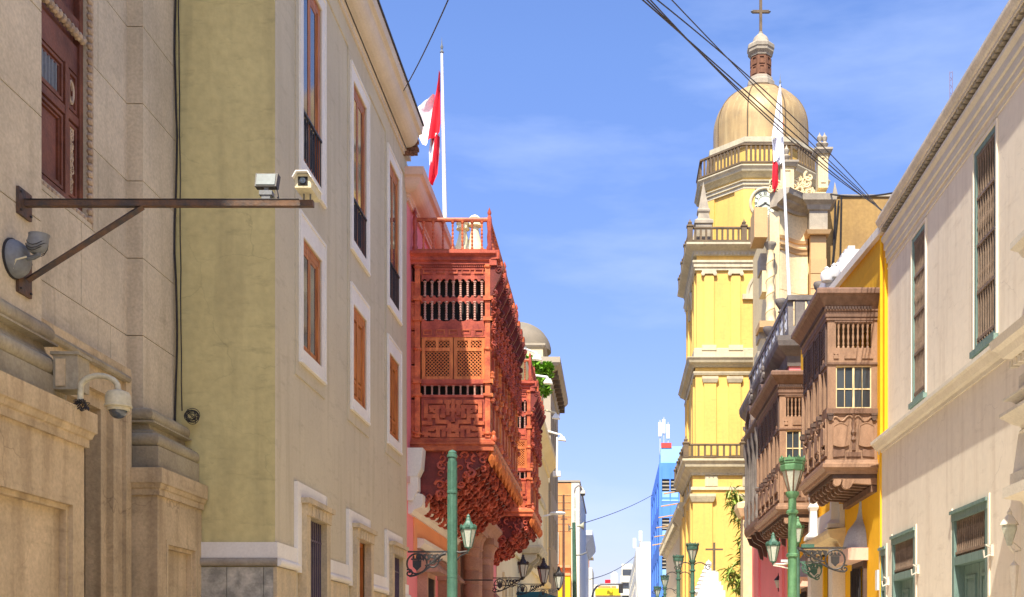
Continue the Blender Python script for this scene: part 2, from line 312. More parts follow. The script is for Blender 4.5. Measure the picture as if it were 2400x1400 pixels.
# ------------------------------------------------------------------ ground
tag(solo(MB().box(-900, 900, -300, 2600, -.5, 0), 'ground', m_asph, None, None, kind='structure', O=(0, 0, 0)), None, None)
solo(MB().box(-2.25, 2.6, -60, 600, -.02, .008), 'road', m_pave, None, None, kind='structure', O=(0, 0, 0))
mb = MB()
mb.box(-2.4, -2.25, -60, 600, -.02, .125); mb.box(2.6, 2.75, -60, 600, -.02, .125)
solo(mb, 'kerb', m_grstone, None, None, kind='structure', O=(0, 0, 0))
mb = MB(); mb.box(-6.6, -2.4, -60, 600, -.02, .12)
solo(mb, 'pavement', m_pave, None, None, kind='structure', O=(0, 0, 0))
mb = MB(); mb.box(2.75, 6.2, -60, 600, -.02, .12)
solo(mb, 'pavement', m_pave, None, None, kind='structure', O=(0, 0, 0))
# ================================================================== LEFT: stone bank building
t = Thing('stone_building', 'grey-beige ashlar stone building with bronze window and tall pilasters', 'building', (-10, 8, 0))
mb = MB(); mb.wall(-6.44, -7.2, -8, 16.27, 0, 23, [(11.5, 14.07, 6.98, 13.0), (11.75, 14.02, -.1, 4.66)])  # height beyond the view is set so it shades the olive wall
mb.box(-16, -7.201, -8, 16.27, 0, 23)
wall = t.part(mb, 'wall', m_stone)
# ashlar courses on the wall
J = 1.016; zj = [3.79 + J * k for k in range(-3, 12)]
G = .006
for k, z in enumerate(zj):
    z0, z1 = z + G, z + J - G
    if z1 > 18.9: break
    segs = []
    cuts = [11.2, 12.6, 13.85, 15.16] if k % 2 else [11.2, 13.2, 14.3, 15.16]
    for a, b in zip(cuts[:-1], cuts[1:]):
        pieces = [(a, b, z0, z1)]
        for (h0, h1, g0, g1) in ((11.4, 14.16, 6.90, 13.1), (11.0, 14.66, -1, 5.26)):
            nxt = []
            for (p, q, r, s_) in pieces:
                if q <= h0 or p >= h1 or s_ <= g0 or r >= g1: nxt.append((p, q, r, s_)); continue
                if p < h0: nxt.append((p, h0, r, s_))
                if q > h1: nxt.append((h1, q, r, s_))
                m0, m1 = max(p, h0), min(q, h1)
                if s_ > g1: nxt.append((m0, m1, g1, s_))
                if r < g0: nxt.append((m0, m1, r, g0))
            pieces = nxt
        for (p, q, r, s_) in pieces:
            if q - p > .05 and s_ - r > .04: block(t, 'stone_block', m_stone, -6.45, -6.41, p + G, q - G, max(r, .3), s_, wall)
# pilasters of stacked blocks
def pilaster(name, x1, y0, y1, zb, label=None):
    core = t.part(MB().box(-6.42, x1 - .03, y0 + .03, y1 - (.03 if y1 < 16 else .0), zb, 18.9), name, m_stone)
    for z in zj:
        if z + J < zb or z > 18: continue
        block(t, 'stone_block', m_stone, -6.415, x1, y0, y1 + (0 if y1 < 16 else .005), max(z + G, zb), z + J - G, core)
    return core
pilaster('pilaster', -6.2, 15.15, 16.27, 4.83)
pilaster('pilaster', -5.55, 9.2, 11.16, 4.83)
for k in range(4):
    pass
def torus_prof(d, z0, z1):
    r = (z1 - z0) / 2
    return [(-.05, z0)] + [(d - r * .9 + r * .9 * cos(R(a)), (z0 + z1) / 2 + r * sin(R(a))) for a in range(-90, 91, 22)] + [(-.05, z1)]
def pil_base(x1, y0, y1, d1, d2, dp):
    far = y1 > 16
    ye = y1 + (.0 if far else .0)
    path = [(-6.5, ye), (x1, ye), (x1, y0), (-6.5, y0)] if not far else [(x1, ye), (x1, y0), (-6.5, y0)]
    path = path[::-1]
    # outward must lie to the right of the path: go from wall at y0 along to the street, then +y
    b = MB(); b.mould(path, torus_prof(d1, 4.31, 4.49), smooth=True); b.mould(path, torus_prof(d2, 4.66, 4.84), smooth=True)
    b.mould(path, [(-.05, 4.49), (d1 - .10, 4.49), (d1 - .10, 4.52), (d2 - .06, 4.56), (d2 - .08, 4.63), (d2 + .02, 4.64), (d2 + .02, 4.66), (-.05, 4.66)])
    b.mould(path, [(-.05, 4.02), (dp, 4.02), (dp, 4.31), (-.05, 4.31)])
    t.part(b, 'pilaster_base', m_stone3)
pil_base(-6.2, 15.15, 16.27, .34, .21, .335)
pil_base(-5.55, 9.2, 11.16, .17, .09, .165)
def pedestal(xf, y0, y1):
    far = y1 > 16
    b = MB(); u0, u1 = y0 + .28, y1 - .2
    b.wall(xf, xf - .10, y0, y1, .3, 3.66, [(u0, u1, .9, 3.12)]); b.box(-6.6, xf - .101, y0, y1, .3, 3.66)
    ped = t.part(b, 'pedestal', m_stone2)
    path = [(-6.6, y0), (xf, y0), (xf, y1)] + ([] if far else [(-6.6, y1)])
    c = MB()
    c.mould(path, [(-.02, 3.66), (.035, 3.66), (.035, 3.74), (.055, 3.75), (.07, 3.80), (.09, 3.81), (.09, 4.0), (-.02, 4.02)])
    t.part(c, 'pedestal_cap', m_stone2, ped)
    f = MB()
    for d, q in ((0, .05), (.05, .035)):
        f.T = lambda u, n, z: (xf - .10 + n, u, z)
        f.frame(u0 + d + .002, u1 - d - .002, .9 + d + .002, 3.12 - d - .002, .055, 0, q + .06 - d * .6)
    t.part(f, 'panel_frame', m_stone2, ped)
    p = MB(); p.mould(path, [(-.02, .12), (.08, .12), (.08, .34), (.0, .42), (-.02, .42)]); t.part(p, 'plinth', m_stone3, ped)
pedestal(-5.83, 14.7, 16.27)
pedestal(-5.2, 8.6, 11.3)
# carved door surround and leaf
d = MB()
for i, (a, b, x) in enumerate(((.0, .16, -6.14), (.16, .32, -6.19), (.32, .46, -6.17), (.46, .63, -6.25))):
    yo, zo = 14.65 - a, 5.24 - a
    d.box(-6.46, x, yo - (b - a), yo, .12, zo); d.box(-6.46, x, 11.3, yo - (b - a), zo - (b - a), zo)
t.part(d, 'door_surround', m_stone2)
d = MB(); d.tube([(-6.15, 11.3, 5.1), (-6.15, 14.56, 5.1)], .05, 8)
t.part(d, 'lintel_roll', m_stone3)
d = MB(); d.box(-6.98, -6.9, 11.75, 14.02, .12, 4.66)
for y in (11.9, 13.0):
    for z0, z1 in ((.4, 1.9), (2.1, 3.4), (3.6, 4.5)): d.box(-6.9, -6.87, y, y + .85, z0, z1)
t.part(d, 'door', m_brndk)
t.part(MB().box(-6.47, -6.452, 13.99, 14.012, 1.7, 2.45), 'notice_plate', m_white2)
# bronze window
win = t.part(MB().box(-6.60, -6.56, 11.5, 14.07, 6.98, 13.0), 'bronze_window', m_bronze)
b = MB(); b.T = lambda u, n, z: (-6.56 + n, u, z)
z_l = 9.0
for (z0, z1) in ((6.98, 8.98), (9.2, 12.9)):
    b.box(11.5, 14.05, 0, .07, z0, z0 + .10); b.box(11.5, 14.05, 0, .05, z1 - .34, z1)
b.box(13.97, 14.06, 0, .075, 7.08, 12.9); b.box(13.62, 13.70, 0, .07, 7.08, 8.64); b.box(12.2, 12.28, 0, .07, 7.08, 8.64)
b.box(11.5, 13.97, 0, .065, 8.02, 8.12)
for (u0, u1, z0, z1) in ((12.28, 13.62, 7.08, 8.02), (12.28, 13.62, 8.12, 8.64), (13.70, 13.97, 7.08, 8.02), (13.70, 13.97, 8.12, 8.64)):
    b.frame(u0 + .03, u1 - .03, z0 + .03, z1 - .03, .035, 0, .055); b.frame(u0 + .075, u1 - .075, z0 + .08, z1 - .08, .022, 0, .035)
t.part(b, 'window_frame', m_bronze, win)
t.part(MB().box(-6.56, -6.548, 12.4, 13.5, 7.2, 7.9), 'bronze_panel', m_bronze, win)
lv = MB()
for k in range(14): lv.tube([(-6.545, 12.4 + k * .082, 8.22), (-6.545, 12.4 + k * .082, 8.54)], .026, 6)
t.part(lv, 'reeded_panel', m_grey, win)
o = MB(); o.T = lambda u, n, z: (-6.55 + n, u, z); 
o.tube([(13.835 + .06 * cos(a * pi / 8), .02, 8.38 + .13 * sin(a * pi / 8)) for a in range(16)], .022, 6, closed=True)
t.part(o, 'oval_boss', m_rope, win)
c = MB(); c.T = lambda u, n, z: (-6.55 + n, u, z); random.seed(3)
for k in range(16):
    c.tube([(p[0], .02, p[2]) for p in spiral(13.835 + random.uniform(-.03, .03), 7.2 + k * .05, .05, 1.2, random.uniform(0, 6), 8)], .014, 5)
t.part(c, 'carved_strip', m_rope, win)
# rope mouldings round the window
rp = MB().lathe([(.0, -.05), (.035, -.03), (.045, 0), (.035, .03), (0, .05)], seg=8).mesh('rope_bead', m_rope)
for k in range(66):
    t.inst(rp, 'rope_bead', (-6.42, 14.10, 6.95 + k * .092), wall, rot=(R(38), 0, 0))
for k in range(26):
    t.inst(rp, 'rope_bead', (-6.45, 11.5 + k * .1, 6.93), wall, rot=(R(90), R(38), 0))
    t.inst(rp, 'rope_bead', (-6.47, 11.5 + k * .1, 9.09), wall, rot=(R(90), R(38), 0), scale=(1.3, 1.3, 1))
t.part(MB().box(-6.44, -6.405, 14.135, 14.165, 6.86, 13.1), 'window_fillet', m_rope)

# ------------------------------------------------------------------ steel arm and cameras on the stone building
YB, ZB = 10.8, 5.86
a = Thing('steel_bracket_arm', 'long rusty steel arm with diagonal brace fixed to the stone pilaster', 'bracket', (-5.5, YB, ZB))
a.part(MB().box(-5.52, -2.82, YB - .03, YB + .03, ZB - .03, ZB + .025), 'beam', m_steel)
a.part(MB().box(-5.52, -2.95, YB - .036, YB + .036, ZB + .027, ZB + .034), 'beam_flange', m_iron)
a.part(MB().tube([(-5.5, YB, ZB - .72), (-4.42, YB, ZB - .03)], .032, 4, smooth=False), 'brace', m_steel)
a.part(MB().box(-5.548, -5.52, YB - .12, YB + .12, ZB - .13, ZB + .12), 'mounting_plate', m_steel)
a.part(MB().box(-5.548, -5.52, YB - .12, YB + .12, ZB - .86, ZB - .50), 'mounting_plate', m_steel)
bolt = MB().lathe([(.0, .0), (.012, .0), (.012, .015), (0, .015)], seg=6).mesh('bolt', m_iron)
for z in (-.09, .08, -.82, -.54):
    for y in (-.09, .09): a.inst(bolt, 'bolt', (-5.52, YB + y, ZB + z), rot=(0, R(90), 0))
f = Thing('flood_light', 'square grey floodlight standing on the rusty steel arm', 'floodlight', (-3.26, YB, ZB + .035))
b = MB(); b.T = lambda x, y, z: (-3.26 + x, YB + y + .35 * (z - .1), ZB + .035 + z)
b.prism([(-.10, .11), (.10, .11), (.105, .25), (-.105, .25)], 'y', -.05, .04); f.part(b, 'housing', m_iron)
b = MB(); b.T = lambda x, y, z: (-3.26 + x, YB + y + .35 * (z - .1), ZB + .035 + z)
b.box(-.088, .088, -.06, -.0501, .125, .238); f.part(b, 'lens', m_lens)
b = MB(); b.box(-3.30, -3.22, YB - .03, YB + .03, ZB + .034, ZB + .07); b.box(-3.32, -3.2, YB - .04, YB + .05, ZB + .07, ZB + .11); b.box(-3.28, -3.24, YB - .02, YB + .02, ZB + .10, ZB + .15)
f.part(b, 'stand', m_grey)
b = MB(); b.tube([(-3.16, YB, ZB + .06), (-3.145, YB, ZB + .03), (-3.15, YB - .02, ZB + .1), (-3.17, YB, ZB + .16)], .006, 5); f.part(b, 'lead', m_iron)
f = Thing('box_camera', 'cream box security camera in a white hood at the arm tip', 'camera', (-2.88, YB, ZB + .03))
b = MB(); b.prism([(-2.955, ZB + .09), (-2.805, ZB + .09), (-2.80, ZB + .19), (-2.835, ZB + .215), (-2.925, ZB + .215), (-2.96, ZB + .19)], 'y', YB - .15, YB + .2); f.part(b, 'body', m_cream)
b = MB(); b.prism([(-2.97, ZB + .17), (-2.962, ZB + .17), (-2.93, ZB + .222), (-2.83, ZB + .222), (-2.798, ZB + .17), (-2.79, ZB + .17), (-2.825, ZB + .232), (-2.935, ZB + .232)], 'y', YB - .2, YB + .22); f.part(b, 'hood', m_white2)
f.part(MB().box(-2.925, -2.835, YB - .156, YB - .1501, ZB + .11, ZB + .19), 'window_plate', m_dark)
b = MB(); b.T = lambda x, y, z: (-2.88 + x, YB - .155 - z, ZB + .15 + y); b.lathe([(.028, 0), (.028, .012), (.015, .014), (0, .010)], seg=12); f.part(b, 'lens', m_glass)
b = MB()
for x in (-2.91, -2.85): b.tube([(x, YB, ZB + .034), (x, YB, ZB + .09)], .008, 6)
f.part(b, 'stem', m_grey)
# small wall camera with ball head
Yp, Zp = 10.62, 5.28
Xp = -5.55
f = Thing('wall_camera', 'grey round-headed wall camera below the steel arm brace', 'camera', (Xp, Yp, Zp - .17))
b = MB(); b.T = lambda x, y, z: (Xp + z, Yp + x, Zp + y); b.lathe([(.17, .002), (.175, .03), (.165, .06), (.14, .10), (.11, .125), (.05, .14), (0, .14)], seg=24); f.part(b, 'base', m_grey)
b = MB(); b.T = lambda x, y, z: (Xp + z, Yp + x, Zp + y); b.lathe([(.185, .0015), (.185, .02), (.17, .02), (.17, .0015), (.185, .0015)], seg=24); f.part(b, 'gasket', m_iron)
f.part(MB().tube([(Xp + .13, Yp, Zp), (Xp + .2, Yp - .01, Zp + .01), (Xp + .25, Yp - .02, Zp + .03), (Xp + .25, Yp - .02, Zp + .09)], .024, 8), 'arm', m_grey)
b = MB(); b.T = lambda x, y, z: (Xp + .235 + x + .2 * z, Yp - .02 + y, Zp + .10 + z)
b.lathe([(0, -.06), (.04, -.055), (.075, -.03), (.088, .0), (.09, .05), (.088, .10), (.094, .115), (.08, .118), (.07, .10), (0, .10)], seg=20); f.part(b, 'head', m_grey)
b = MB()
for r, z in ((.093, .0), (.09, .03), (.085, -.02)): b.tube([(Xp + .235 + r * cos(k * pi / 8) + .2 * z, Yp - .02 + r * sin(k * pi / 8), Zp + .10 + z + .035 * cos(k * pi / 4)) for k in range(16)], .004, 4, closed=True)
f.part(b, 'ring', m_iron)
f.part(MB().tube([(Xp + .06, Yp - .1, Zp - .12), (Xp + .1, Yp - .13, Zp - .05), (Xp + .16, Yp - .06, Zp + .0)], .008, 5), 'lead', m_cream)
# dome camera on goose-neck beside the junction box
Yd = 11.0
f = Thing('dome_camera', 'cream dome camera hanging from a curved goose-neck pipe', 'camera', (-4.75, Yd, 3.9))
sx0, sz0 = PX(188, 935, Yd)[0], PX(188, 935, Yd)[2]
dx, dz = PX(277, 935, Yd)[0], PX(277, 935, Yd)[2]
pts = [(sx0, Yd, sz0 - .02), (sx0 + .005, Yd, sz0 + .1)] + [((sx0 + dx) / 2 - (dx - sx0) / 2 * cos(R(k)), Yd, sz0 + .1 + .12 * sin(R(k))) for k in range(15, 170, 15)] + [(dx, Yd, dz + .08)]
f.part(MB().tube(pts, .028, 10), 'goose_neck', m_cream)
b = MB(); b.lathe([(.0, .085), (.05, .08), (.1, .06), (.118, .02), (.12, -.06), (.127, -.065), (.127, -.08), (.105, -.085), (.1, -.115), (.0, -.115)], dx, Yd, 24)
b.v = [(x, y, z + dz) for x, y, z in b.v]; f.part(b, 'housing', m_cream)
b = MB(); b.lathe([(.0, -.19)] + [(.085 * sin(R(k)), -.115 - .075 * cos(R(k))) for k in range(15, 91, 15)], dx, Yd, 20); b.v = [(x, y, z + dz) for x, y, z in b.v]; f.part(b, 'bubble', m_glass)
b = MB()
for k in range(9):
    q = random.uniform(0, 6)
    b.tube([(sx0 + .04 * cos(q + j) + random.uniform(-.04, .05), Yd + .05 * sin(q + j), sz0 - .06 + .05 * sin(q * 2 + j * 1.3)) for j in range(7)], .005, 4)
f.part(b, 'loose_wire', m_iron)
jx0, jz0 = PX(136, 918, 11.15)[0], PX(136, 918, 11.15)[2]; jx1, jz1 = PX(193, 838, 11.15)[0], PX(193, 838, 11.15)[2]
f = Thing('junction_box', 'beige upright junction box beside the goose-neck camera', 'box', (jx0, 11.1, jz0))
f.part(MB().box(jx0, jx1, 11.05, 11.3, jz0, jz1), 'body', m_stone3)
f.part(MB().box(jx0 + .03, jx0 + .12, 11.035, 11.05, jz0 + .03, jz1 - .04), 'door', m_stone2)
f.part(MB().box(jx0 - .02, jx1 + .02, 11.03, 11.32, jz1, jz1 + .03), 'cover', m_stone3)
# cables in the corner
Yc = 16.22
def cable(pts, r, lab, grp=None, m=None, n=1):
    return solo(MB().tube(pts, r, 5), 'cable', m or m_iron, lab, 'cable', grp)
def hang(a, b, sag, n=14):
    return [tuple(a[i] + (b[i] - a[i]) * k / n - (sag * 4 * (k / n) * (1 - k / n) if i == 2 else 0) for i in range(3)) for k in range(n + 1)]
random.seed(5)
cable([(-6.17 + .015 * sin(z * 2.3) + random.uniform(-.006, .006), 16.2, z) for z in [4.9 + .4 * k for k in range(22)]], .016, 'thick black cable running down the corner between pilaster and olive wall')
cable([(-6.14 + .008 * (12 - z) + random.uniform(-.005, .005), 16.2, z) for z in [5.05 + .4 * k for k in range(21)]] , .009, 'thin black cable hanging loose on the olive wall, ending in a coil')
b = MB()
ccx, _, ccz = PX(452, 977, 16.2)
for k in range(9):
    r = random.uniform(.07, .115); ox, oz, e = random.uniform(-.015, .015), random.uniform(-.015, .015), random.uniform(.8, 1.1)
    b.tube([(ccx + ox + r * cos(j * pi / 8), 16.19 - k * .006, ccz + oz + r * e * sin(j * pi / 8)) for j in range(16)], .0045, 4, closed=True)
for k in range(5): b.tube([(ccx + random.uniform(-.07, .07), 16.16, ccz + random.uniform(-.1, .1)) for _ in range(4)], .004, 4)
solo(b, 'cable_coil', m_iron, 'loose coil of thin black wire hanging on the olive wall', 'coil')

# ================================================================== LEFT: beige three-storey building
XW = -4.8; Y0, Y1 = 16.3, 26.62
t = Thing('beige_building', 'beige plastered three-storey building with white window surrounds and olive side wall', 'building', (-8, 21, 0))
CY = (18.22, 21.62, 25.0)
holes = []
for cy in CY:
    holes += [(cy - .56, cy + .56, 9.2, 12.12), (cy - .56, cy + .56, 6.3, 8.03), (cy - .5, cy + .5, .12, 3.75)]
w1 = t.part(MB().wall(XW, XW - .45, Y0 + .002, Y1, 0, 13.0, holes), 'wall', m_beige)
t.part(MB().box(-6.6, XW - .003, Y0, Y0 + .3, 0, 13.0), 'side_wall', m_olive, label='olive-yellow weathered side wall')
t.part(MB().box(-14, XW - .46, Y0 + .31, Y1 - .01, 0, 12.9), 'core', m_dark)
t.part(MB().box(-14, XW + .1, Y0 + .05, Y1, 13.0, 13.12), 'roof_slab', m_corn)
# quoin strip at the corner and raised bays
for cy in CY:
    b = MB(); b.wall(XW + .02, XW - .01, cy - .92, cy + .84, 5.84, 12.55, [(cy - .56, cy + .56, 9.2, 12.12), (cy - .56, cy + .56, 6.3, 8.03)]); t.part(b, 'raised_bay', m_beige)
t.part(MB().box(XW - .01, XW + .02, Y0 + .6, Y1, 12.551, 12.92), 'frieze_band', m_beige)
# cornice
def cprof(z, s=1.0):
    return [(-.1, z), (.06 * s, z), (.06 * s, z + .07), (.10 * s, z + .09), (.10 * s, z + .14), (.13 * s, z + .15)] + [(.13 * s + .24 * s * sin(R(k)), z + .15 + .26 * (1 - cos(R(k)))) for k in range(0, 91, 15)] + [(.39 * s, z + .43), (.45 * s, z + .45), (.47 * s, z + .58), (.47 * s, z + .62), (-.1, z + .62)]
t.part(MB().mould([(XW, Y0 - 2), (XW, 26.05)], cprof(12.92)), 'cornice', m_corn, ang=20)
t.part(MB().mould([(XW, Y0 - 2), (XW, 26.05)], [(.3, 13.545), (.5, 13.545), (.5, 13.585), (.3, 13.585)]), 'roof_flashing', m_iron)
# broken end of the cornice: bare brick
br = MB().box(-.5, .5, -.5, .5, -.5, .5).mesh('brick', m_lant)
for k in range(6):
    for j in range(4):
        t.inst(br, 'brick', (XW + .02 + .09 * j + .03 * (k % 2), 26.12 + .03 * random.random(), 12.98 + .085 * k), scale=(.082, .13, .07))
# windows
mbal = MB().tube([(0, 0, 0), (0, 0, .74)], .011, 5).mesh('baluster', m_iron)
for i, cy in enumerate(CY):
    for (z0, z1, tall) in ((9.2, 12.12, 1), (6.3, 8.03, 0)):
        TW = lambda u, n, z: (XW + n, u, z)
        b = MB(); b.T = TW; q = .22 if tall else .30
        b.box(cy - .74, cy - .562, .021, .038, z0 - .2, z1 + q); b.box(cy + .562, cy + .74, .021, .038, z0 - .2, z1 + q)
        b.box(cy - .562, cy + .562, .021, .038, z1 + .002, z1 + q); b.box(cy - .562, cy + .562, .021, .038, z0 - .2, z0 - .002)
        b.box(cy - .78, cy - .74, .021, .055, z0 - .24, z1 + q + .04); b.box(cy + .74, cy + .78, .021, .055, z0 - .24, z1 + q + .04)
        b.box(cy - .74, cy + .74, .021, .055, z1 + q, z1 + q + .04); b.box(cy - .74, cy + .74, .021, .075, z0 - .24, z0 - .2)
        wn_ = t.part(b, 'window', m_trimL)
        b = MB(); b.T = TW
        b.frame(cy - .558, cy + .558, z0 + .002, z1 - .002, .05, -.10, .0); b.box(cy - .508, cy + .508, -.08, -.005, z1 - .15, z1 - .053); b.box(cy + .38, cy + .508, -.08, .012, z0 + .053, z1 - .15)
        t.part(b, 'window_frame', m_wood, wn_)
        for sgn in (-1, 1):
            e = MB(); e.T = TW
            u0, u1 = (cy - .505, cy - .064) if sgn < 0 else (cy - .056, cy + .378)
            e.frame(u0, u1, z0 + .054, z1 - .153, .06, -.07, -.008)
            if not tall: e.box(u0 + .06, u1 - .06, -.07, -.02, z0 + .35, z0 + .41)
            t.part(e, 'casement', m_wood, wn_)
            if tall or i == 0: t.part(MB().box(XW - .026, XW - .018, u0 + .058, u1 - .058, z0 + .112, z1 - .21), 'pane', m_glass, wn_)
            else:
                t.part(MB().box(XW - .06, XW - .048, u0 + .058, u1 - .058, z0 + .112, z1 - .21), 'shutter_panel', m_brndk, wn_)  # dark backing paints shaded gaps around the raised panels
                for (a_, c_) in ((z0 + .16, z0 + .33), (z0 + .45, z1 - .26)):
                    pnl = MB(); pnl.T = TW; pnl.box(u0 + .10, u1 - .10, -.05, -.022, a_, c_); t.part(pnl, 'shutter_panel', m_wood, wn_)
        if tall:
            for k in range(9): t.inst(mbal, 'baluster', (XW + .02, cy - .5 + k * .125, z0 + .02), wn_)
            t.part(MB().box(XW + .0, XW + .04, cy - .557, cy + .557, z0 + .75, z0 + .785), 'hand_rail', m_iron, wn_)
# ground floor openings with stone surrounds
for i, cy in enumerate(CY):
    b = MB(); b.T = lambda u, n, z: (XW + n, u, z); e = .0 if i != 1 else .06
    b.box(cy - .97 - e, cy - .74, .002, .06, 2.86, 4.22); b.box(cy - .74, cy + .76, .002, .06, 4.0, 4.22)
    b.box(cy + .74, cy + .80, .002, .06, 4.03, 4.22)
    t.part(b, 'white_surround', m_trimL)
    s = MB(); s.T = lambda u, n, z: (XW + n, u, z)
    s.box(cy - .74, cy - .5, -.02, .13, .12, 3.74); s.box(cy + .5, cy + .74, -.02, .13, .12, 3.74)
    s.prism([(cy - .74, 3.74), (cy + .74, 3.74), (cy + .74, 3.92), (cy - .74, 3.92)], 'y', -.02, .15)
    s.box(cy - .8, cy + .8, -.02, .2, 3.92, 4.0)
    for k in range(5): s.prism([(cy - .52 + k * .21, 3.745), (cy - .36 + k * .21, 3.745), (cy - .32 + k * .21, 3.90), (cy - .50 + k * .21, 3.90)], 'y', .15, .165)
    op = t.part(s, 'stone_surround', m_lime)
    if i == 1:
        b = MB(); b.T = lambda u, n, z: (XW + n, u, z)
        b.frame(cy - .498, cy + .498, .12, 3.73, .07, -.2, -.02); b.box(cy - .428, cy + .428, -.18, -.12, .12, 3.66)
        d = t.part(b, 'door', m_wood)
        for u0 in (cy - .40, cy + .03):
            for (z0, z1) in ((.3, 1.3), (1.45, 2.35), (2.45, 3.1), (3.18, 3.55)):
                p = MB(); p.T = b.T; p.frame(u0, u0 + .37, z0, z1, .05, -.12, -.08); p.box(u0 + .08, u0 + .29, -.12, -.095, z0 + .08, z1 - .08); t.part(p, 'door_panel', m_wood, d)
    else:
        t.part(MB().box(XW - .42, XW - .36, cy - .498, cy + .498, .12, 3.74), 'window', m_glass if i else m_dark)
        rod = MB().tube([(0, 0, 0), (0, 0, 3.4)], .013, 5).mesh('bar', m_bar)
        for k in range(9): t.inst(rod, 'bar', (XW + .03, cy - .46 + k * .115, .32), op)
        for z in (1.2, 2.4, 3.4): t.part(MB().box(XW + .018, XW + .042, cy - .497, cy + .497, z, z + .03), 'cross_bar', m_bar, op)
# white band, roll moulding, stone dado
def band(y0, y1):
    t.part(MB().box(XW - .01, XW + .05, y0, y1, 2.99, 3.21), 'white_band', m_trimL)
    b = MB(); b.tube([(XW + .05, y0, 2.93), (XW + .05, y1, 2.93)], .06, 10); t.part(b, 'roll_moulding', m_trimL)
    n = max(1, round((y1 - y0) / .8))
    for k in range(n):
        a, c = y0 + (y1 - y0) * k / n, y0 + (y1 - y0) * (k + 1) / n
        for z0, z1 in ((.13, 1.45), (1.46, 2.86)): block(t, 'stone_slab', m_lime, XW - .01, XW + .04, a + .005, c - .005, z0, z1)
band(Y0 - .06, CY[0] - .97); band(CY[0] + .742, CY[1] - 1.03); band(CY[1] + .742, CY[2] - .97); band(CY[2] + .742, Y1)
t.part(MB().box(-6.3, XW + .048, Y0 - .05, Y0 + .01, 2.99, 3.21), 'white_band', m_trimL)
t.part(MB().tube([(-6.3, Y0 - .05, 2.93), (XW + .05, Y0 - .05, 2.93)], .06, 10), 'roll_moulding', m_grstone)
xs = [-6.3, -5.92, -5.47, -4.95, XW + .036]
for a, c in zip(xs[:-1], xs[1:]):
    for z0, z1 in ((.13, 1.4), (1.41, 2.86)): block(t, 'marble_slab', m_marble, a + .004, c - .004, Y0 - .045, Y0 + .01, z0, z1)
# ================================================================== LEFT: pink palace with carved wooden balconies
Y0, Y1 = 26.75, 47.0
t = Thing('pink_palace', 'pink palace with carved red wooden balconies and stone portal', 'building', (-8, 37, 0))
pw = t.part(MB().wall(XW - .02, XW - .4, Y0, Y1, 0, 12.2, [(28.3, 29.3, .12, 3.5), (31.6, 32.6, .12, 3.5), (42.2, 43.2, .12, 3.5), (36.0, 38.6, .12, 5.0)]), 'wall', m_pink)
t.part(MB().box(-14, XW - .41, Y0 + .3, Y1 - .01, 0, 12.15), 'core', m_dark)
t.part(MB().box(-14, XW - .03, Y0 - .02, Y0 + .28, 0, 12.2), 'side_wall', m_pink)
t.part(MB().mould([(-7, Y0 - .02), (XW - .02, Y0 - .02), (XW - .02, Y1)], cprof(12.12, 1.0)), 'cornice', m_tagcorn, ang=20)
t.part(MB().box(XW - .02, XW + .05, Y0 + .02, 35.2, 5.6, 5.75), 'string_course', m_tagcorn)
# peach painted panels and mouldings low on the wall
t.part(MB().box(XW - .02, XW + .01, 27.6, 35.0, 3.9, 5.45), 'peach_panel', m_peach)
b = MB(); b.mould([(XW - .02, 26.9), (XW - .02, 34.9)], [(0, 4.9), (.08, 4.9), (.14, 5.0), (.3, 5.05), (.34, 5.12), (.34, 5.35), (0, 5.42)]); t.part(b, 'hood_moulding', m_trimL)
b = MB(); b.mould([(XW - .02, 28.0), (XW - .02, 33.5)], [(0, 4.2), (.1, 4.2), (.2, 4.32), (.2, 4.42), (0, 4.45)]); t.part(b, 'sill_moulding', m_trimL)
b = MB(); b.prism([(XW - .02, 5.75), (XW + .2, 5.75), (XW + .3, 5.95), (XW + .34, 6.42), (XW - .02, 6.42)], 'y', 26.8, 27.25); t.part(b, 'white_console', m_trimL)
b = MB(); b.prism([(XW - .02, 5.2), (XW + .1, 5.2), (XW + .22, 5.45), (XW + .22, 5.75), (XW - .02, 5.75)], 'y', 26.82, 27.2, smooth=False); t.part(b, 'white_console', m_trimL)
# barred windows with sloped hoods
for cy in (28.8, 32.1, 42.7):
    b = MB(); b.T = lambda u, n, z: (XW - .02 + n, u, z)
    b.frame(cy - .62, cy + .62, .3, 3.62, .12, 0, .25)
    wn_ = t.part(b, 'window', m_ptl)
    t.part(MB().box(XW - .3, XW - .25, cy - .5, cy + .5, .42, 3.5), 'pane', m_glass, wn_)
    h = MB(); h.prism([(XW - .02, 3.62), (XW + .55, 3.62), (XW + .5, 3.72), (XW + .1, 4.15), (XW - .02, 4.2)], 'y', cy - .8, cy + .8); t.part(h, 'window_hood', m_ptl, wn_)
    rod = MB().tube([(0, 0, 0), (0, 0, 3.1)], .015, 5).mesh('bar', m_iron)
    for k in range(6): t.inst(rod, 'bar', (XW + .2, cy - .45 + k * .18, .4), wn_)
    for z in (1.1, 2.0, 2.9): t.part(MB().box(XW + .185, XW + .215, cy - .5, cy + .5, z, z + .03), 'cross_bar', m_iron, wn_)
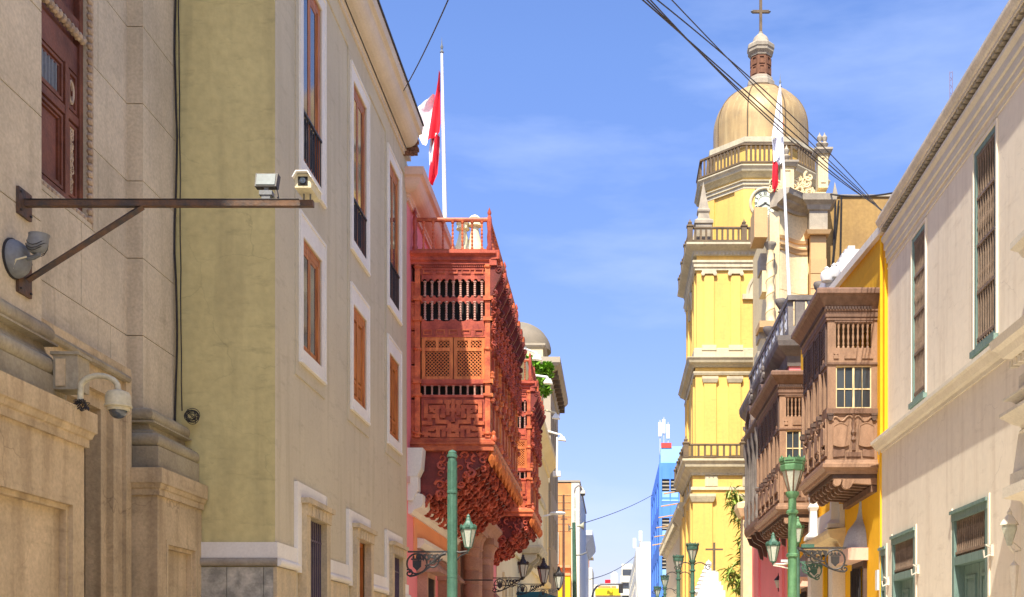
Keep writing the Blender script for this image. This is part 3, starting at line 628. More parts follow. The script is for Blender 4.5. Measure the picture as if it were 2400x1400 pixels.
# stone portal: pairs of drum columns, entablature, arch door
def drum_column(cx, cy, r, ztop):
    b = MB(); b.lathe([(r * 1.35, .12), (r * 1.35, .5), (r * 1.2, .55), (r * 1.2, .7), (r, .78), (r * .96, ztop)], cx, cy, 16); c = t.part(b, 'column', m_ptl)
    z = .8; k = 0
    while z < ztop - .1:
        h = min(.42, ztop - z); d = MB(); d.lathe([(r * 1.0, z + .006), (r * 1.03, z + .02), (r * 1.03, z + h - .02), (r, z + h - .006)], cx, cy, 16); t.part(d, 'column_drum', m_ptl, c); z += h
    d = MB(); d.lathe([(r, ztop), (r * 1.15, ztop + .04), (r * 1.05, ztop + .1), (r * 1.25, ztop + .3), (r * 1.5, ztop + .38), (r * 1.5, ztop + .46), (0, ztop + .46)], cx, cy, 12); t.part(d, 'capital', m_ptl, c)
for cy in (35.3, 36.05, 38.7, 39.4): drum_column(XW + .42, cy, .24, 4.8)
b = MB()
for (y0, y1) in ((34.9, 36.4), (38.35, 39.8)): b.box(XW - .02, XW + .8, y0, y1, 5.26, 5.45); b.box(XW - .02, XW + .12, y0, y1, .12, 5.26)
b.mould([(XW - .02, 34.85), (XW - .02, 39.85)], [(0, 5.45), (.75, 5.45), (.8, 5.6), (.95, 5.75), (.95, 5.85), (0, 5.85)]); t.part(b, 'portal', m_ptl)
b = MB(); b.box(XW - .3, XW - .2, 36.0, 38.6, .12, 5.0); t.part(b, 'portal_door', m_mah)
b = MB()
for k in range(9): b.prism(arc(0, 3.4, 1.25, 180 * k / 9 + 1, 180 * (k + 1) / 9 - 1, 2) + arc(0, 3.4, 1.6, 180 * (k + 1) / 9 - 1, 180 * k / 9 + 1, 2), 'x', XW, XW + .22)
b.v = [(x, y + 37.3, z) for x, y, z in b.v]; t.part(b, 'portal_arch', m_ptl)
# upper façade openings between balconies
# ---------------------------------------------------------------- carved balcony kit
def turned(h, r, mat, twist=False, seg=8):
    p = [(r * .9, 0), (r * .9, .06 * h), (r * .5, .1 * h), (r * .8, .16 * h), (r * .45, .22 * h)]
    for k in range(4):
        z = .25 + .13 * k; p += [(r * .75, (z + .03) * h), (r * .75, (z + .07) * h), (r * .42, (z + .125) * h)]
    p += [(r * .8, .84 * h), (r * .5, .9 * h), (r * 1.1, .95 * h), (r * 1.1, h)]
    return MB().lathe(p, seg=seg).mesh('baluster', mat)
bal_a = turned(.36, .042, m_balu); bal_b = turned(.44, .042, m_balu); bal_c = turned(.22, .035, m_balu)
def lattice(b, u0, u1, z0, z1, n0, n1, step=.085, w=.02):
    # diagonal slats clipped to the rectangle
    W, Hh = u1 - u0, z1 - z0
    k = -Hh
    while k < W:
        for s in (1, -1):
            a0, a1 = max(0, -k), min(Hh, W - k)
            if a1 - a0 > .02:
                p = []
                for q in (a0, a1):
                    uu, zz = k + q, q
                    p.append((u0 + uu if s > 0 else u1 - uu, z0 + zz))
                dx, dz = (w * .7, -w * .7) if s > 0 else (w * .7, w * .7)
                off = 0 if s > 0 else .012
                b.add([(p[0][0] - dx / 2, n0 + off, p[0][1] - dz / 2), (p[0][0] + dx / 2, n0 + off, p[0][1] + dz / 2), (p[1][0] + dx / 2, n0 + off, p[1][1] + dz / 2), (p[1][0] - dx / 2, n0 + off, p[1][1] - dz / 2),
                       (p[0][0] - dx / 2, n1 + off, p[0][1] - dz / 2), (p[0][0] + dx / 2, n1 + off, p[0][1] + dz / 2), (p[1][0] + dx / 2, n1 + off, p[1][1] + dz / 2), (p[1][0] - dx / 2, n1 + off, p[1][1] - dz / 2)],
                      [(0, 1, 2, 3), (4, 7, 6, 5), (0, 4, 5, 1), (2, 6, 7, 3), (1, 5, 6, 2), (0, 3, 7, 4)])
        k += step
def scallop(b, u0, u1, zb, zt, n, up, n0, n1):
    # board whose lower (or upper) edge is a row of pointed lobes
    w = (u1 - u0) / n; pts = []
    for k in range(n):
        c = u0 + w * (k + .5)
        for (f, d) in ((-.5, 0), (-.34, .0), (-.28, .55), (-.16, .9), (0, 1), (.16, .9), (.28, .55), (.34, 0)):
            pts.append((c + f * w, d))
    pts.append((u1, 0))
    e = [(u, (zb + (1 - d) * 0 + d * .055) if not up else (zt - d * .055)) for u, d in pts]
    poly = e + ([(u1, zt), (u0, zt)] if not up else [(u1, zb), (u0, zb)])
    n_ = len(e)
    base = zt if not up else zb
    for i in range(n_ - 1):
        (a, za), (c, zc) = e[i], e[i + 1]
        b.add([(a, n0, za), (c, n0, zc), (c, n0, base), (a, n0, base), (a, n1, za), (c, n1, zc), (c, n1, base), (a, n1, base)], [(0, 1, 2, 3), (4, 7, 6, 5), (0, 4, 5, 1), (3, 2, 6, 7)])
def fret(b, u0, u1, z0, z1, n0, n1):
    # interlaced key-pattern of raised bars on an 11 x 9 grid
    W, Hh = (u1 - u0) / 22, (z1 - z0) / 14
    def bar(a, c, e, f): b.box(max(u0, u0 + (a - .22) * W), min(u1, u0 + (c + .22) * W), n0, n1 + .004 * random.random(), max(z0, z0 + (e - .18) * Hh), min(z1, z0 + (f + .18) * Hh))
    for s in (0, 1):
        def mb_(a, c, e, f): bar(*((a, c, e, f) if not s else (22 - c, 22 - a, e, f)))
        mb_(1, 2, 8.5, 13); mb_(2, 6, 12, 13); mb_(3, 4, 9, 11.2); mb_(4, 8, 10.2, 11.2); mb_(5, 6, 5, 10.2)
        mb_(1, 5, 7, 8); mb_(0, 3.6, 4.6, 5.6); mb_(7, 8, 7, 10.2); mb_(8, 10, 12, 13); mb_(8.6, 9.6, 8, 12)
        mb_(1, 2, 0, 3.4); mb_(2, 4.2, 2.4, 3.4); mb_(5.2, 6.2, 0, 3.9); mb_(3.2, 8.2, 2.9, 3.9) ; mb_(3, 5.2, .3, 1.2); mb_(7.2, 8.2, 0, 2.9)
        mb_(9.2, 10.0, 1.2, 5.4); mb_(6.2, 9.2, 5.0, 6.0); mb_(2.2, 3.2, 5.6, 7); mb_(9, 11, .2, 1.2)
        for (a, e) in ((2.6, 10), (6.4, 12), (4.2, 8.6), (8.2, 2.2), (.3, 1), (6.6, 7.2), (2.0, .6)): mb_(a, a + .8, e, e + .9)
    bar(10.6, 11.4, 5.6, 13.4); bar(8.4, 13.6, 9.2, 10.1); bar(10.4, 11.6, 2.2, 4.6)
def corner_post(b, u, n, z0, z1, r=.07):
    b.box(u - r, u + r, n - r, n + r, z0, z1)
    for z in (z0 + .05, (z0 + z1) / 2, z1 - .1): b.lathe([(r * 1.2, z), (r * 1.7, z + .03), (r * 1.7, z + .06), (r * 1.2, z + .09)], u, n, 8, ph=pi / 8)
def console(mat):
    # S-scroll bracket, local: n outward, z down from 0, thickness in u
    b = MB(); pr = [(0, 0), (.30, 0), (.32, -.06)] + [(.30 - .06 * k / 6 - .16 * sin(k / 6 * pi / 2) * (k / 6), -.06 - .09 * k) for k in range(1, 7)] + [(.06, -.68), (0, -.72)]
    b.T = lambda n, u, z: (u, n, z)
    b.prism(pr, 'y', -.05, .05)
    b.T = lambda n, u, z: (u, n, z)
    for uu in (-.055, .055): b.tube([(p[0], uu, p[2]) for p in spiral(.22, -.1, .09, 1.4, 1, 14)], .02, 5)
    b.tube([(p[0], 0, p[2]) for p in spiral(.1, -.62, .07, 1.3, 4, 12)], .045, 6)
    return b.mesh('console', mat)
def corbel(mat, depth, h, seed, th=.11):
    # carved bracket plate covered in scrolls and leaves; local x outward, z down from 0
    random.seed(seed); b = MB()
    prof = [(0, 0), (depth, 0), (depth, -.14)] + [(depth * (1 - .86 * (k / 9)) + .06 * sin(k * 2.2), -.16 - (h - .2) * (k / 9) ** .75) for k in range(1, 10)] + [(0, -h)]
    b.prism(prof, 'y', -th / 2, th / 2); plate = b.mesh('corbel', m_mahshade); b = MB()  # plate coloured darker than its scrolls to paint shade between them
    for side in (-1, 1):
        y = side * th * .55
        for k in range(34):
            u = random.random(); x = depth * u * .98; zmax = h * (1 - u) ** .9 + .12
            z = -random.random() * zmax * .98 - .04
            r = random.uniform(.05, .13)
            b.tube([(p[0], y + side * .03 * sin(i * .5), p[2]) for i, p in enumerate(spiral(x, z, r, random.uniform(.8, 1.6), random.uniform(0, 6), 12, random.choice((-1, 1))))], [r * .34 * (1 - .5 * i / 12) for i in range(13)], 5)
    for k in range(1, 10):            # leaf lobes rolling off the lower edge
        q = prof[2 + k] if 2 + k < len(prof) else prof[-1]
        for s in (-1, 1):
            rr = random.uniform(.07, .14); b.tube([(p[0], s * random.uniform(.04, .12) + p[1], p[2]) for p in spiral(q[0] + random.uniform(-.04, .08), q[1] - random.uniform(-.04, .08), rr, 1.2, random.uniform(0, 6), 10)], [rr * .4 * (1 - .4 * i / 10) for i in range(11)], 6)
        b.lathe([(0, q[1] - .17), (.05, q[1] - .12), (.07, q[1] - .05), (.03, q[1] + .02)], q[0], 0, 7)
    return plate, b.mesh('corbel_carving', mat)
def carved_balcony(tt, Xo, Yn, Yf, nb, label, sidebays=1, rail=True):
    Xi = XW - .02
    S = lambda u, n, z: (Xi + u, Yn - n, z)                 # face towards the end of the street we stand in
    Fm = lambda u, n, z: (Xo + n, Yn + u, z)                # long face over the street
    Wd, Ln = Xo - Xi, Yf - Yn
    # floor slab, roof slab, base and top cornices
    b = MB(); path = [(Xi, Yn), (Xo, Yn), (Xo, Yf), (Xi, Yf)]
    b.box(Xi, Xo, Yn, Yf, 6.45, 6.72)
    bal = tt.part(b, 'balcony', m_mah, label=label)
    b = MB(); b.mould(path, [(-.02, 6.42), (.13, 6.42), (.13, 6.54), (.17, 6.56), (.17, 6.60), (.07, 6.68), (.02, 6.74), (-.02, 6.74)]); tt.part(b, 'base_cornice', m_mah2, bal)
    b = MB(); b.mould(path, [(-.02, 10.84), (.05, 10.84), (.05, 10.90), (.10, 10.93), (.10, 11.0), (.19, 11.06), (.19, 11.12), (-.02, 11.14)]); tt.part(b, 'top_cornice', m_mah, bal)
    tt.part(MB().box(Xi, Xo, Yn, Yf, 10.92, 11.06), 'balcony_roof', m_mah, bal); tt.part(MB().box(Xi + .02, Xo - .28, Yn + .3, Yf - .07, 6.73, 10.9), 'inner_shade_box', m_dark, bal)  # dark box added inside, painting the unlit depth behind the screens
    inner = MB(); inner.box(Xi + .01, Xo - .22, Yf - .06, Yf - .02, 6.72, 10.9); tt.part(inner, 'far_end', m_mah, bal)
    def facefill(T, u0, u1, nbal, doors, dentn):
        # one bay of the screen between posts
        b = MB(); b.T = T
        b.box(u0 - .02, u1 + .02, -.07, -.01, 10.62, 10.86)
        for k in range(dentn): b.box(u0 + (k + .25) * (u1 - u0) / dentn, u0 + (k + .75) * (u1 - u0) / dentn, -.01, .03, 10.78, 10.83)
        b.box(u0, u1, -.01, .015, 10.72, 10.75)
        scallop(b, u0, u1, 10.46, 10.64, max(2, nbal + 1), False, -.06, -.015)
        scallop(b, u0, u1, 10.02, 10.12, nbal + 1, True, -.06, -.015); scallop(b, u0, u1, 9.93, 10.03, nbal + 1, False, -.06, -.016)
        scallop(b, u0, u1, 9.30, 9.56, max(2, nbal // 2), True, -.06, -.015)
        b.box(u0, u1, -.07, -.02, 9.16, 9.31); b.box(u0, u1, -.07, .0, 9.13, 9.17)
        tt.part(b, 'upper_screen', m_mah, bal); b = MB(); b.T = T
        b.box(u0, u1, -.07, .03, 8.02, 8.12); b.box(u0, u1, -.07, -.0, 7.98, 8.02); b.box(u0, u1, -.07, .0, 7.70, 7.76)
        fr = tt.part(b, 'lower_screen', m_mah, bal)
        # small raised panels
        n = max(2, round((u1 - u0) / .3))
        for (z0, z1, nn) in ((10.65, 10.72, -.005), (9.2, 9.28, -.012)):
            for k in range(n):
                a, c = u0 + (k + .15) * (u1 - u0) / n, u0 + (k + .85) * (u1 - u0) / n
                p = MB(); p.T = T; p.frame(a, c, z0 - .02, z1 + .03, .025, nn - .01, nn + .018); tt.part(p, 'small_panel', m_mah2, bal)
        for k in range(nbal):
            u = u0 + (k + .5) * (u1 - u0) / nbal
            tt.inst(bal_a, 'baluster', T(u, -.04, 10.10), bal); tt.inst(bal_b, 'baluster', T(u, -.04, 9.54), bal); tt.inst(bal_c, 'baluster', T(u, -.03, 7.76), bal)
        wd = (u1 - u0) / doors
        for k in range(doors):
            a, c = u0 + k * wd + .01, u0 + (k + 1) * wd - .01
            s = MB(); s.T = T
            s.box(a, a + .08, -.06, -.015, 8.12, 9.13); s.box(c - .08, c, -.06, -.015, 8.12, 9.13)
            for (z0, z1) in ((8.12, 8.20), (8.80, 8.88), (9.05, 9.13)): s.box(a + .08, c - .08, -.06, -.015, z0, z1)
            s.box((a + c) / 2 - .035, (a + c) / 2 + .035, -.06, -.015, 8.88, 9.05)
            sh = tt.part(s, 'lattice_shutter', m_mah3, bal)
            l = MB(); l.T = T; lattice(l, a + .08, c - .08, 8.20, 8.80, -.05, -.038); lattice(l, a + .08, c - .08, 8.88, 9.05, -.05, -.038)
            tt.part(l, 'lattice', m_mah3, bal, kind='stuff')
        f = MB(); f.T = T; f.box(u0, u1, -.07, -.03, 6.72, 7.699); tt.part(f, 'apron_board', m_mah, bal); f = MB(); f.T = T; fret(f, u0 + .02, u1 - .02, 6.75, 7.69, -.03, .022); tt.part(f, 'fretwork_panel', m_mah2, bal, kind='stuff')
    # side face
    sb = Wd - .3
    facefill(S, .24, .24 + sb - .02, 9, 2, 34)
    # corner posts and console towers
    p = MB()
    for (u, T) in ((.16, S), (Wd - .02, S)):
        p.T = T; corner_post(p, u, .0, 6.74, 10.84, .06)
        for (z, h) in ((9.98, .1), (9.5, .1), (8.02, .1), (7.72, .06)): p.box(u - .10, u + .10, -.1, .1, z, z + h)
    tt.part(p, 'corner_post', m_mah2, bal)
    # stepped blocks against the wall
    for k, (z0, z1) in enumerate(((9.98, 10.45), (9.3, 9.95), (8.5, 9.27), (7.7, 8.45), (6.75, 7.65))):
        q = MB(); q.T = S; q.box(-.0, .13, -.06, -.02 + .03 * (k % 2), z0, z1); q.frame(.015, .115, z0 + .03, z1 - .03, .022, -.02 + .03 * (k % 2), .01 + .03 * (k % 2)); tt.part(q, 'wall_panel', m_mah2, bal)
    q = MB(); q.T = S; q.tube([(pp[0], .02, pp[2]) for pp in spiral(.09, 6.93, .08, 1.4, 1.6, 14)], .022, 6); tt.part(q, 'volute', m_mah2, bal)
    # long face: bays, posts, cornice break-outs, consoles
    bw = Ln / nb
    cons = console(m_mahshade)  # consoles coloured dark as painted shade along the long face
    leafy = MB(); random.seed(9)
    for k in range(40):
        leafy.tube([(pp[0], .02 + random.uniform(0, .1), pp[2]) for pp in spiral(random.uniform(-.1, .1), -random.uniform(0, 1.25), random.uniform(.04, .09), 1.2, random.uniform(0, 6), 9)], .022, 5)
    leafm = leafy.mesh('carving', m_mah)
    for k in range(nb):
        u0, u1 = k * bw + .07, (k + 1) * bw - .07
        facefill(Fm, u0, u1, 4, 1, 12)
    for k in range(nb + 1):
        u = k * bw
        p = MB(); p.T = Fm
        if k: corner_post(p, u, .0, 6.74, 10.84, .055)
        mm = (m_mah3, m_mah, m_mah2)[k % 3]
        if k: tt.part(p, 'bay_post', mm, bal)
        for (z, h) in ((9.98, .1), (9.5, .1), (8.02, .1), (7.70, .08)):
            p = MB(); p.T = Fm; p.box(u - .09, u + .09, -.02, .11, z, z + h); tt.part(p, 'post_block', mm, bal)
        p = MB(); p.T = Fm; p.prism([(u - .12, .06), (u + .12, .06), (u + .14, .24), (u + .16, .27), (u - .16, .27), (u - .14, .24)], 'z', 10.94, 11.15)
        p.box(u - .11, u + .11, .03, .2, 10.80, 10.94); tt.part(p, 'cornice_block', m_mah2 if k % 2 else m_mah, bal)
        p = MB(); p.T = Fm; p.lathe([(.03, 8.1), (.07, 8.16), (.05, 8.22), (.07, 8.27), (0, 8.33)], u, .09, 8); tt.part(p, 'post_finial', m_mah2, bal); p = MB(); p.T = Fm; p.lathe([(.02, 7.56), (.06, 7.60), (.06, 7.66), (.02, 7.7)], u, .09, 8); tt.part(p, 'post_bead', m_mah2, bal); p = MB(); p.T = Fm
        p.lathe([(0, 6.6), (.075, 6.66), (.085, 6.72), (.04, 6.80), (.055, 6.86), (0, 6.92)], u, .12, 8)
        tt.part(p, 'post_knob', m_mah2, bal)
        x, y, z = Fm(u, .03, 10.80)
        tt.inst(cons, 'console', (x, y, z), bal, rot=(0, 0, R(-90)))
        x, y, z = Fm(u, .06, 10.1); tt.inst(leafm, 'carving', (x, y, z), bal, rot=(0, 0, R(-90)))
        # diamond pendants under the base
        d = MB(); d.T = Fm; d.lathe([(0, 6.02), (.085, 6.2), (.10, 6.3), (.06, 6.42)], u, .08, 4, smooth=False); tt.part(d, 'pendant', m_mah3, bal); d = MB(); d.T = Fm; d.lathe([(0, 6.12), (.07, 6.24), (.07, 6.34), (.05, 6.42)], u + bw / 2, .12, 8, smooth=False)
        tt.part(d, 'pendant', m_mah3, bal)
    # corbels below
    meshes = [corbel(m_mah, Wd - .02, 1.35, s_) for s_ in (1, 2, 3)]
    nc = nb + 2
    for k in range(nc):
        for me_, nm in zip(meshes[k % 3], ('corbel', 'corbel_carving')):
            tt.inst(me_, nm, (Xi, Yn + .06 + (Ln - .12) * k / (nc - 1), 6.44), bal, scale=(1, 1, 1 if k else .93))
    if rail:
        r = MB(); r.mould([(Xi + .1, Yn - .02), (Xo + .02, Yn - .02), (Xo + .02, Yf)], [(-.04, 11.86), (.03, 11.86), (.04, 11.90), (.03, 11.94), (-.04, 11.94)]); r.mould([(Xi + .1, Yn - .02), (Xo + .02, Yn - .02), (Xo + .02, Yf)], [(-.04, 11.14), (.03, 11.14), (.03, 11.2), (-.04, 11.2)])
        tt.part(r, 'roof_rail', m_mah2, bal)
        br_ = turned(.66, .036, m_mah2)
        for k in range(7): tt.inst(br_, 'baluster', (Xi + .3 + k * (Wd - .32) / 6.6, Yn - .02, 11.2), bal)
        for k in range(1, int(Ln / .28)): tt.inst(br_, 'baluster', (Xo + .02, Yn + k * .28, 11.2), bal)
        for (x, y) in ((Xi + .1, Yn - .02), (Xo + .02, Yn - .02), (Xo + .02, Yn + Ln / 2), (Xo + .02, Yf)):
            q = MB(); q.lathe([(.06, 11.14), (.07, 11.24), (.045, 11.3), (.06, 11.5), (.045, 11.62), (.065, 11.82), (.05, 11.96), (.03, 12.0), (.05, 12.06), (.0, 12.2)], x, y, 8); tt.part(q, 'newel', m_mah, bal)
    return bal
carved_balcony(t, -2.98, 27.3, 34.8, 9, 'long carved red wooden balcony with fretwork, lattice shutters and scroll corbels')
carved_balcony(t, -2.98, 40.4, 44.4, 5, 'short carved red wooden balcony beyond the stone portal')
# rooftop finials seen through the balcony rail
for (x, y, h) in ((1085, 585, 70), (1113, 585, 82)):
    X, Y, Z = PX(x, y, 33.0)
    b = MB(); q = h * 33 / 2700
    b.lathe([(.28, 10.9), (.28, Z), (.22, Z + .1 * q), (.14, Z + .4 * q), (.1, Z + .62 * q), (.2, Z + .66 * q), (.16, Z + .78 * q), (.2, Z + .86 * q), (.1, Z + .95 * q), (0, Z + q)], X, Y, 10); t.part(b, 'roof_finial', m_creamw)

# flag and pole over the palace
def flag_thing(base, top, rp, white, red, label, flab, grp=None):
    b = MB(); n = 8
    b.tube([tuple(base[i] + (top[i] - base[i]) * k / n for i in range(3)) for k in range(n + 1)], [rp * (1 - .45 * k / n) for k in range(n + 1)], 10)
    f = Thing('flag_pole', label, 'flag pole', base)
    f.part(b, 'pole', m_white2)
    b = MB(); b.lathe([(0, top[2]), (rp * .9, top[2] + .02), (rp * .3, top[2] + .1), (rp * .7, top[2] + .16), (rp * .25, top[2] + .24), (0, top[2] + .45)], top[0], top[1], 8); f.part(b, 'finial', m_grey)
    g = Thing('flag', flab, 'flag', white[0][0][0])
    def cloth(rows, ph):
        b = MB(); m = len(rows[0]); vs = []
        for i, row in enumerate(rows): vs += [(p[0], p[1] + .05 * sin(i * .9 + k * 1.3 + ph), p[2]) for k, p in enumerate(row)]
        b.add(vs, [(i * m + k, i * m + k + 1, (i + 1) * m + k + 1, (i + 1) * m + k) for i in range(len(rows) - 1) for k in range(m - 1)], True); return b
    for rows in white: g.part(cloth(rows, .4), 'white_stripe', m_flagw, ang=180)
    for rows in red: g.part(cloth(rows, 1.1), 'red_stripe', m_red, ang=180)
    return f, g
Yf = 31.0
def poly_rows(left, right, nk, Y, amp=.18, ph=0.):
    # cloth between two pixel-height curves given as lists of points, folded in depth
    rows = []
    n = len(left)
    for i in range(n):
        row = []
        for k in range(nk + 1):
            f = k / nk; x = left[i][0] * (1 - f) + right[i][0] * f; y = left[i][1] * (1 - f) + right[i][1] * f
            X, _, Z = PX(x, y, Y); row.append((X, Y + amp * sin(f * 7 + i * .8 + ph), Z))
        rows.append(row)
    return rows
base, top = PX(1043, 520, Yf), PX(1035.5, 125, Yf)
red1 = poly_rows([(1029, 168), (1020, 215), (1012, 255), (1006, 300), (1003, 332)], [(1030.5, 168), (1031, 215), (1032, 255), (1033, 290), (1031, 312)], 6, Yf, .08)
wh1 = poly_rows([(1010, 226), (985, 240), (962, 258), (970, 285), (980, 320), (992, 345)], [(1019, 222), (1016, 240), (1012, 258), (1009, 285), (1006, 315), (1004, 330)], 8, Yf + .05, .12)
wh2 = poly_rows([(1010, 318), (1004, 350), (1005, 385)], [(1030, 314), (1030, 350), (1026, 385)], 5, Yf + .12, .06)
red2 = poly_rows([(1013, 322), (1010, 360), (1005, 395), (1003, 432)], [(1030, 318), (1027, 360), (1025, 405), (1016, 432)], 5, Yf + .04, .07)
flag_thing(base, top, .062, [wh1, wh2], [red1, red2], 'tapered white flag pole on the pink palace roof', 'red and white flag hanging folded against the palace pole')

# ================================================================== LEFT: cream building, domed grey building, far ones
t = Thing('cream_building', 'cream plastered building with deep cornice and enclosed stone balcony', 'building', (-8, 65, 0))
hol = [(y, y + 1.0, 1.5, 4.9) for y in (49.5, 52.5, 55.5, 58.5, 62, 66, 70, 74, 78)] + [(y, y + 1.1, 7.6, 11.5) for y in (52, 58, 68, 74, 79)]
t.part(MB().wall(XW, XW - .4, 47.02, 84, 0, 15.0, hol), 'wall', m_creamw)
t.part(MB().box(-14, XW - .41, 47.02, 84, 0, 14.9), 'core', m_dark)
for h in hol:
    b = MB(); b.T = lambda u, n, z: (XW + n, u, z); b.frame(h[0] - .18, h[1] + .18, h[2] - .15, h[3] + .2, .16, .0, .1); wn_ = t.part(b, 'window', m_creamw)
    t.part(MB().box(XW - .3, XW - .25, h[0], h[1], h[2], h[3]), 'pane', m_glass, wn_)
t.part(MB().mould([(XW, 47.05), (XW, 84)], [(-.1, 14.4), (.1, 14.4), (.14, 14.7), (.5, 15.1), (.62, 15.2), (.62, 15.6), (-.1, 15.62)]), 'cornice', m_creamw)
t.part(MB().mould([(XW, 47.05), (XW, 84)], [(-.1, 6.3), (.15, 6.3), (.2, 6.5), (.2, 6.62), (-.1, 6.62)]), 'string_course', m_creamw)
b = MB(); b.box(XW, XW + 1.0, 57.2, 61.5, 6.9, 9.6); t.part(b, 'stone_balcony', m_creamw)
bs = MB(); bs.mould([(XW, 57.2), (XW + 1.0, 57.2), (XW + 1.0, 61.5), (XW, 61.5)], [(-.02, 6.6), (.06, 6.6), (.22, 6.85), (.22, 6.98), (-.02, 7.0)]); bs.mould([(XW, 57.2), (XW + 1.0, 57.2), (XW + 1.0, 61.5), (XW, 61.5)], [(-.02, 9.3), (.1, 9.3), (.15, 9.5), (-.02, 9.6)]); t.part(bs, 'balcony_moulding', m_pale)
for y in (57.3, 59.3, 61.2):
    b = MB(); b.prism([(XW, 6.6), (XW + .95, 6.6), (XW + .9, 6.35), (XW + .6, 6.1), (XW + .5, 6.2), (XW + .25, 5.8), (XW, 5.6)], 'y', y, y + .22); t.part(b, 'balcony_corbel', m_pale)
# roof garden bush
t2 = Thing('roof_bush', 'bright green leafy bush growing on the cream building roof', 'bush', (-4.9, 70, 15.6))
b = MB(); random.seed(21)
def leaves(b, c, rad, n, s, seed, flat=1.0):
    random.seed(seed)
    for _ in range(n):
        while True:
            p = [random.uniform(-1, 1) for _ in range(3)]
            if sum(q * q for q in p) < 1: break
        f = .55 + .45 * random.random()
        q = [c[i] + p[i] * rad[i] for i in range(3)]
        a, e = random.uniform(0, 2 * pi), random.uniform(-1, 1)
        d = mathutils.Vector((cos(a), sin(a), e * .8)).normalized(); u = d.cross(mathutils.Vector((random.uniform(-1, 1), random.uniform(-1, 1), 1))).normalized()
        L_, W_ = s * f, s * f * .38
        P = mathutils.Vector(q)
        b.add([tuple(P), tuple(P + d * L_ * .5 + u * W_), tuple(P + d * L_), tuple(P + d * L_ * .5 - u * W_)], [(0, 1, 2, 3)])
for (x, y, r, Y, k) in ((1240, 862, 24, 69, 1), (1268, 880, 22, 70, 2), (1250, 900, 22, 68, 3), (1272, 915, 14, 70, 4), (1225, 850, 14, 69, 5), (1283, 862, 9, 70, 6)):
    c = PX(x, y, Y); rr = r * Y / 2700
    leaves(b, c, (rr * 1.1, rr, rr * 1.1), 620, .34, 30 + k)
t2.part(b, 'foliage', m_leaf)
b = MB(); 
for (x, y) in ((1240, 900), (1262, 930), (1272, 925)):
    p = PX(x, y, 69.5); b.tube([(p[0] - .1, 69.5, 15.55), ((p[0]), 69.5, (15.55 + p[2]) / 2), p], .04, 5)
t2.part(b, 'stem', m_twig)
b = MB(); b.box(-5.8, -4.25, 68.6, 70.6, 15.62, 16.1); t2.part(b, 'planter', m_lime)

t = Thing('domed_corner_building', 'tall grey-brown building with tan corner dome and bracketed cornice', 'building', (-9, 91, 0))
hol = [(y, y + 1.6, z, z + 2.4) for y in (86.5, 89.5, 92.5, 95.5) for z in (6, 10, 14, 18)]
t.part(MB().wall(XW, XW - .4, 84.7, 98, 0, 22.6, hol), 'wall', m_greyb)
for h in hol:
    wn_ = t.part(MB().box(XW - .35, XW - .3, h[0], h[1], h[2], h[3]), 'window', m_glass)
fr = MB().wall(84.71, 85.1, -16, XW - .002, 0, 22.6, [(-8.4, -7.2, z, z + 2.4) for z in (6, 10, 14, 18)], axis='y'); t.part(fr, 'side_wall', m_greyb)
t.part(MB().box(-16, XW - .42, 85.2, 97.9, 0, 22.5), 'core', m_dark)
for k in range(5):
    t.part(MB().box(XW - .5, XW + .12, 84.6, 85.3, 1.0 + k * 4.2, 5.0 + k * 4.2), 'corner_block', m_greyb)
path = [(-16, 84.7), (XW, 84.7), (XW, 98)]
t.part(MB().mould(path, [(-.1, 21.6), (.12, 21.6), (.2, 22.3), (.7, 22.6), (.85, 22.8), (.85, 23.2), (-.1, 23.3)]), 'cornice', m_greyb)
for k in range(9): t.part(MB().box(XW + .1, XW + .6, 85.2 + k * 1.5, 85.5 + k * 1.5, 21.9, 22.6), 'cornice_bracket', m_brnrail)
t.part(MB().box(-9.5, -5.3, 85.2, 89.6, 23.3, 24.4), 'attic', m_creamw)
t.part(MB().mould([(-9.5, 89.6), (-9.5, 85.2), (-5.3, 85.2), (-5.3, 89.6)], [(-.05, 24.1), (.1, 24.2), (.2, 24.35), (.2, 24.5), (-.05, 24.5)]), 'attic_moulding', m_greyb)
b = MB(); b.lathe([(2.5 * cos(R(k)), 24.5 + 2.2 * sin(R(k))) for k in range(0, 91, 9)], -7.3, 87.6, 24); t.part(b, 'dome', m_tanroof)
# floodlight arms fixed along the left façades
for i, (x0, y0, x1, y1, Y, hd) in enumerate(((1222, 815, 1257, 828, 62, 1), (1240, 878, 1283, 884, 64, 1), (1262, 958, 1302, 968, 72, 1), (1275, 1008, 1316, 1020, 76, 1))):
    f = Thing('street_floodlight', ('white arm floodlight, topmost of the row beside the leafy roof bush', 'white arm floodlight reaching out of the leafy roof bush', 'arm floodlight tinted as if lit orange, just below the leafy roof bush', 'white arm floodlight with a long drop cable, lowest of the row')[i], 'floodlight', PX(x0, y0, Y))
    a, c = PX(x0, y0, Y), PX(x1, y1, Y)
    f.part(MB().tube([a, c], .06, 6), 'arm', m_white2 if i != 2 else m_chst)  # third arm's orange light is put into its colour
    b = MB(); b.prism([(c[0] - .22, c[2] - .34), (c[0] + .3, c[2] - .4), (c[0] + .2, c[2] - .14), (c[0] - .06, c[2] - .1)], 'y', Y - .2, Y + .2); b.tube([c, (c[0] + .05, Y, c[2] - .2)], .06, 5); f.part(b, 'lamp_head', m_white2)
    f.part(MB().tube([(XW, Y, a[2] - .3), (XW + .05, Y, a[2]), a], .07, 5), 'wall_bracket', m_grey)
    if i == 3:
        q = PX(1306, 1025, Y); q2 = PX(1305, 1105, Y); f.part(MB().tube([q, q2], .07, 6), 'drop_conduit', m_white2)
        f.part(MB().box(q2[0] - .25, q2[0] + .25, Y - .2, Y + .2, q2[2] - .35, q2[2]), 'control_box', m_white2)
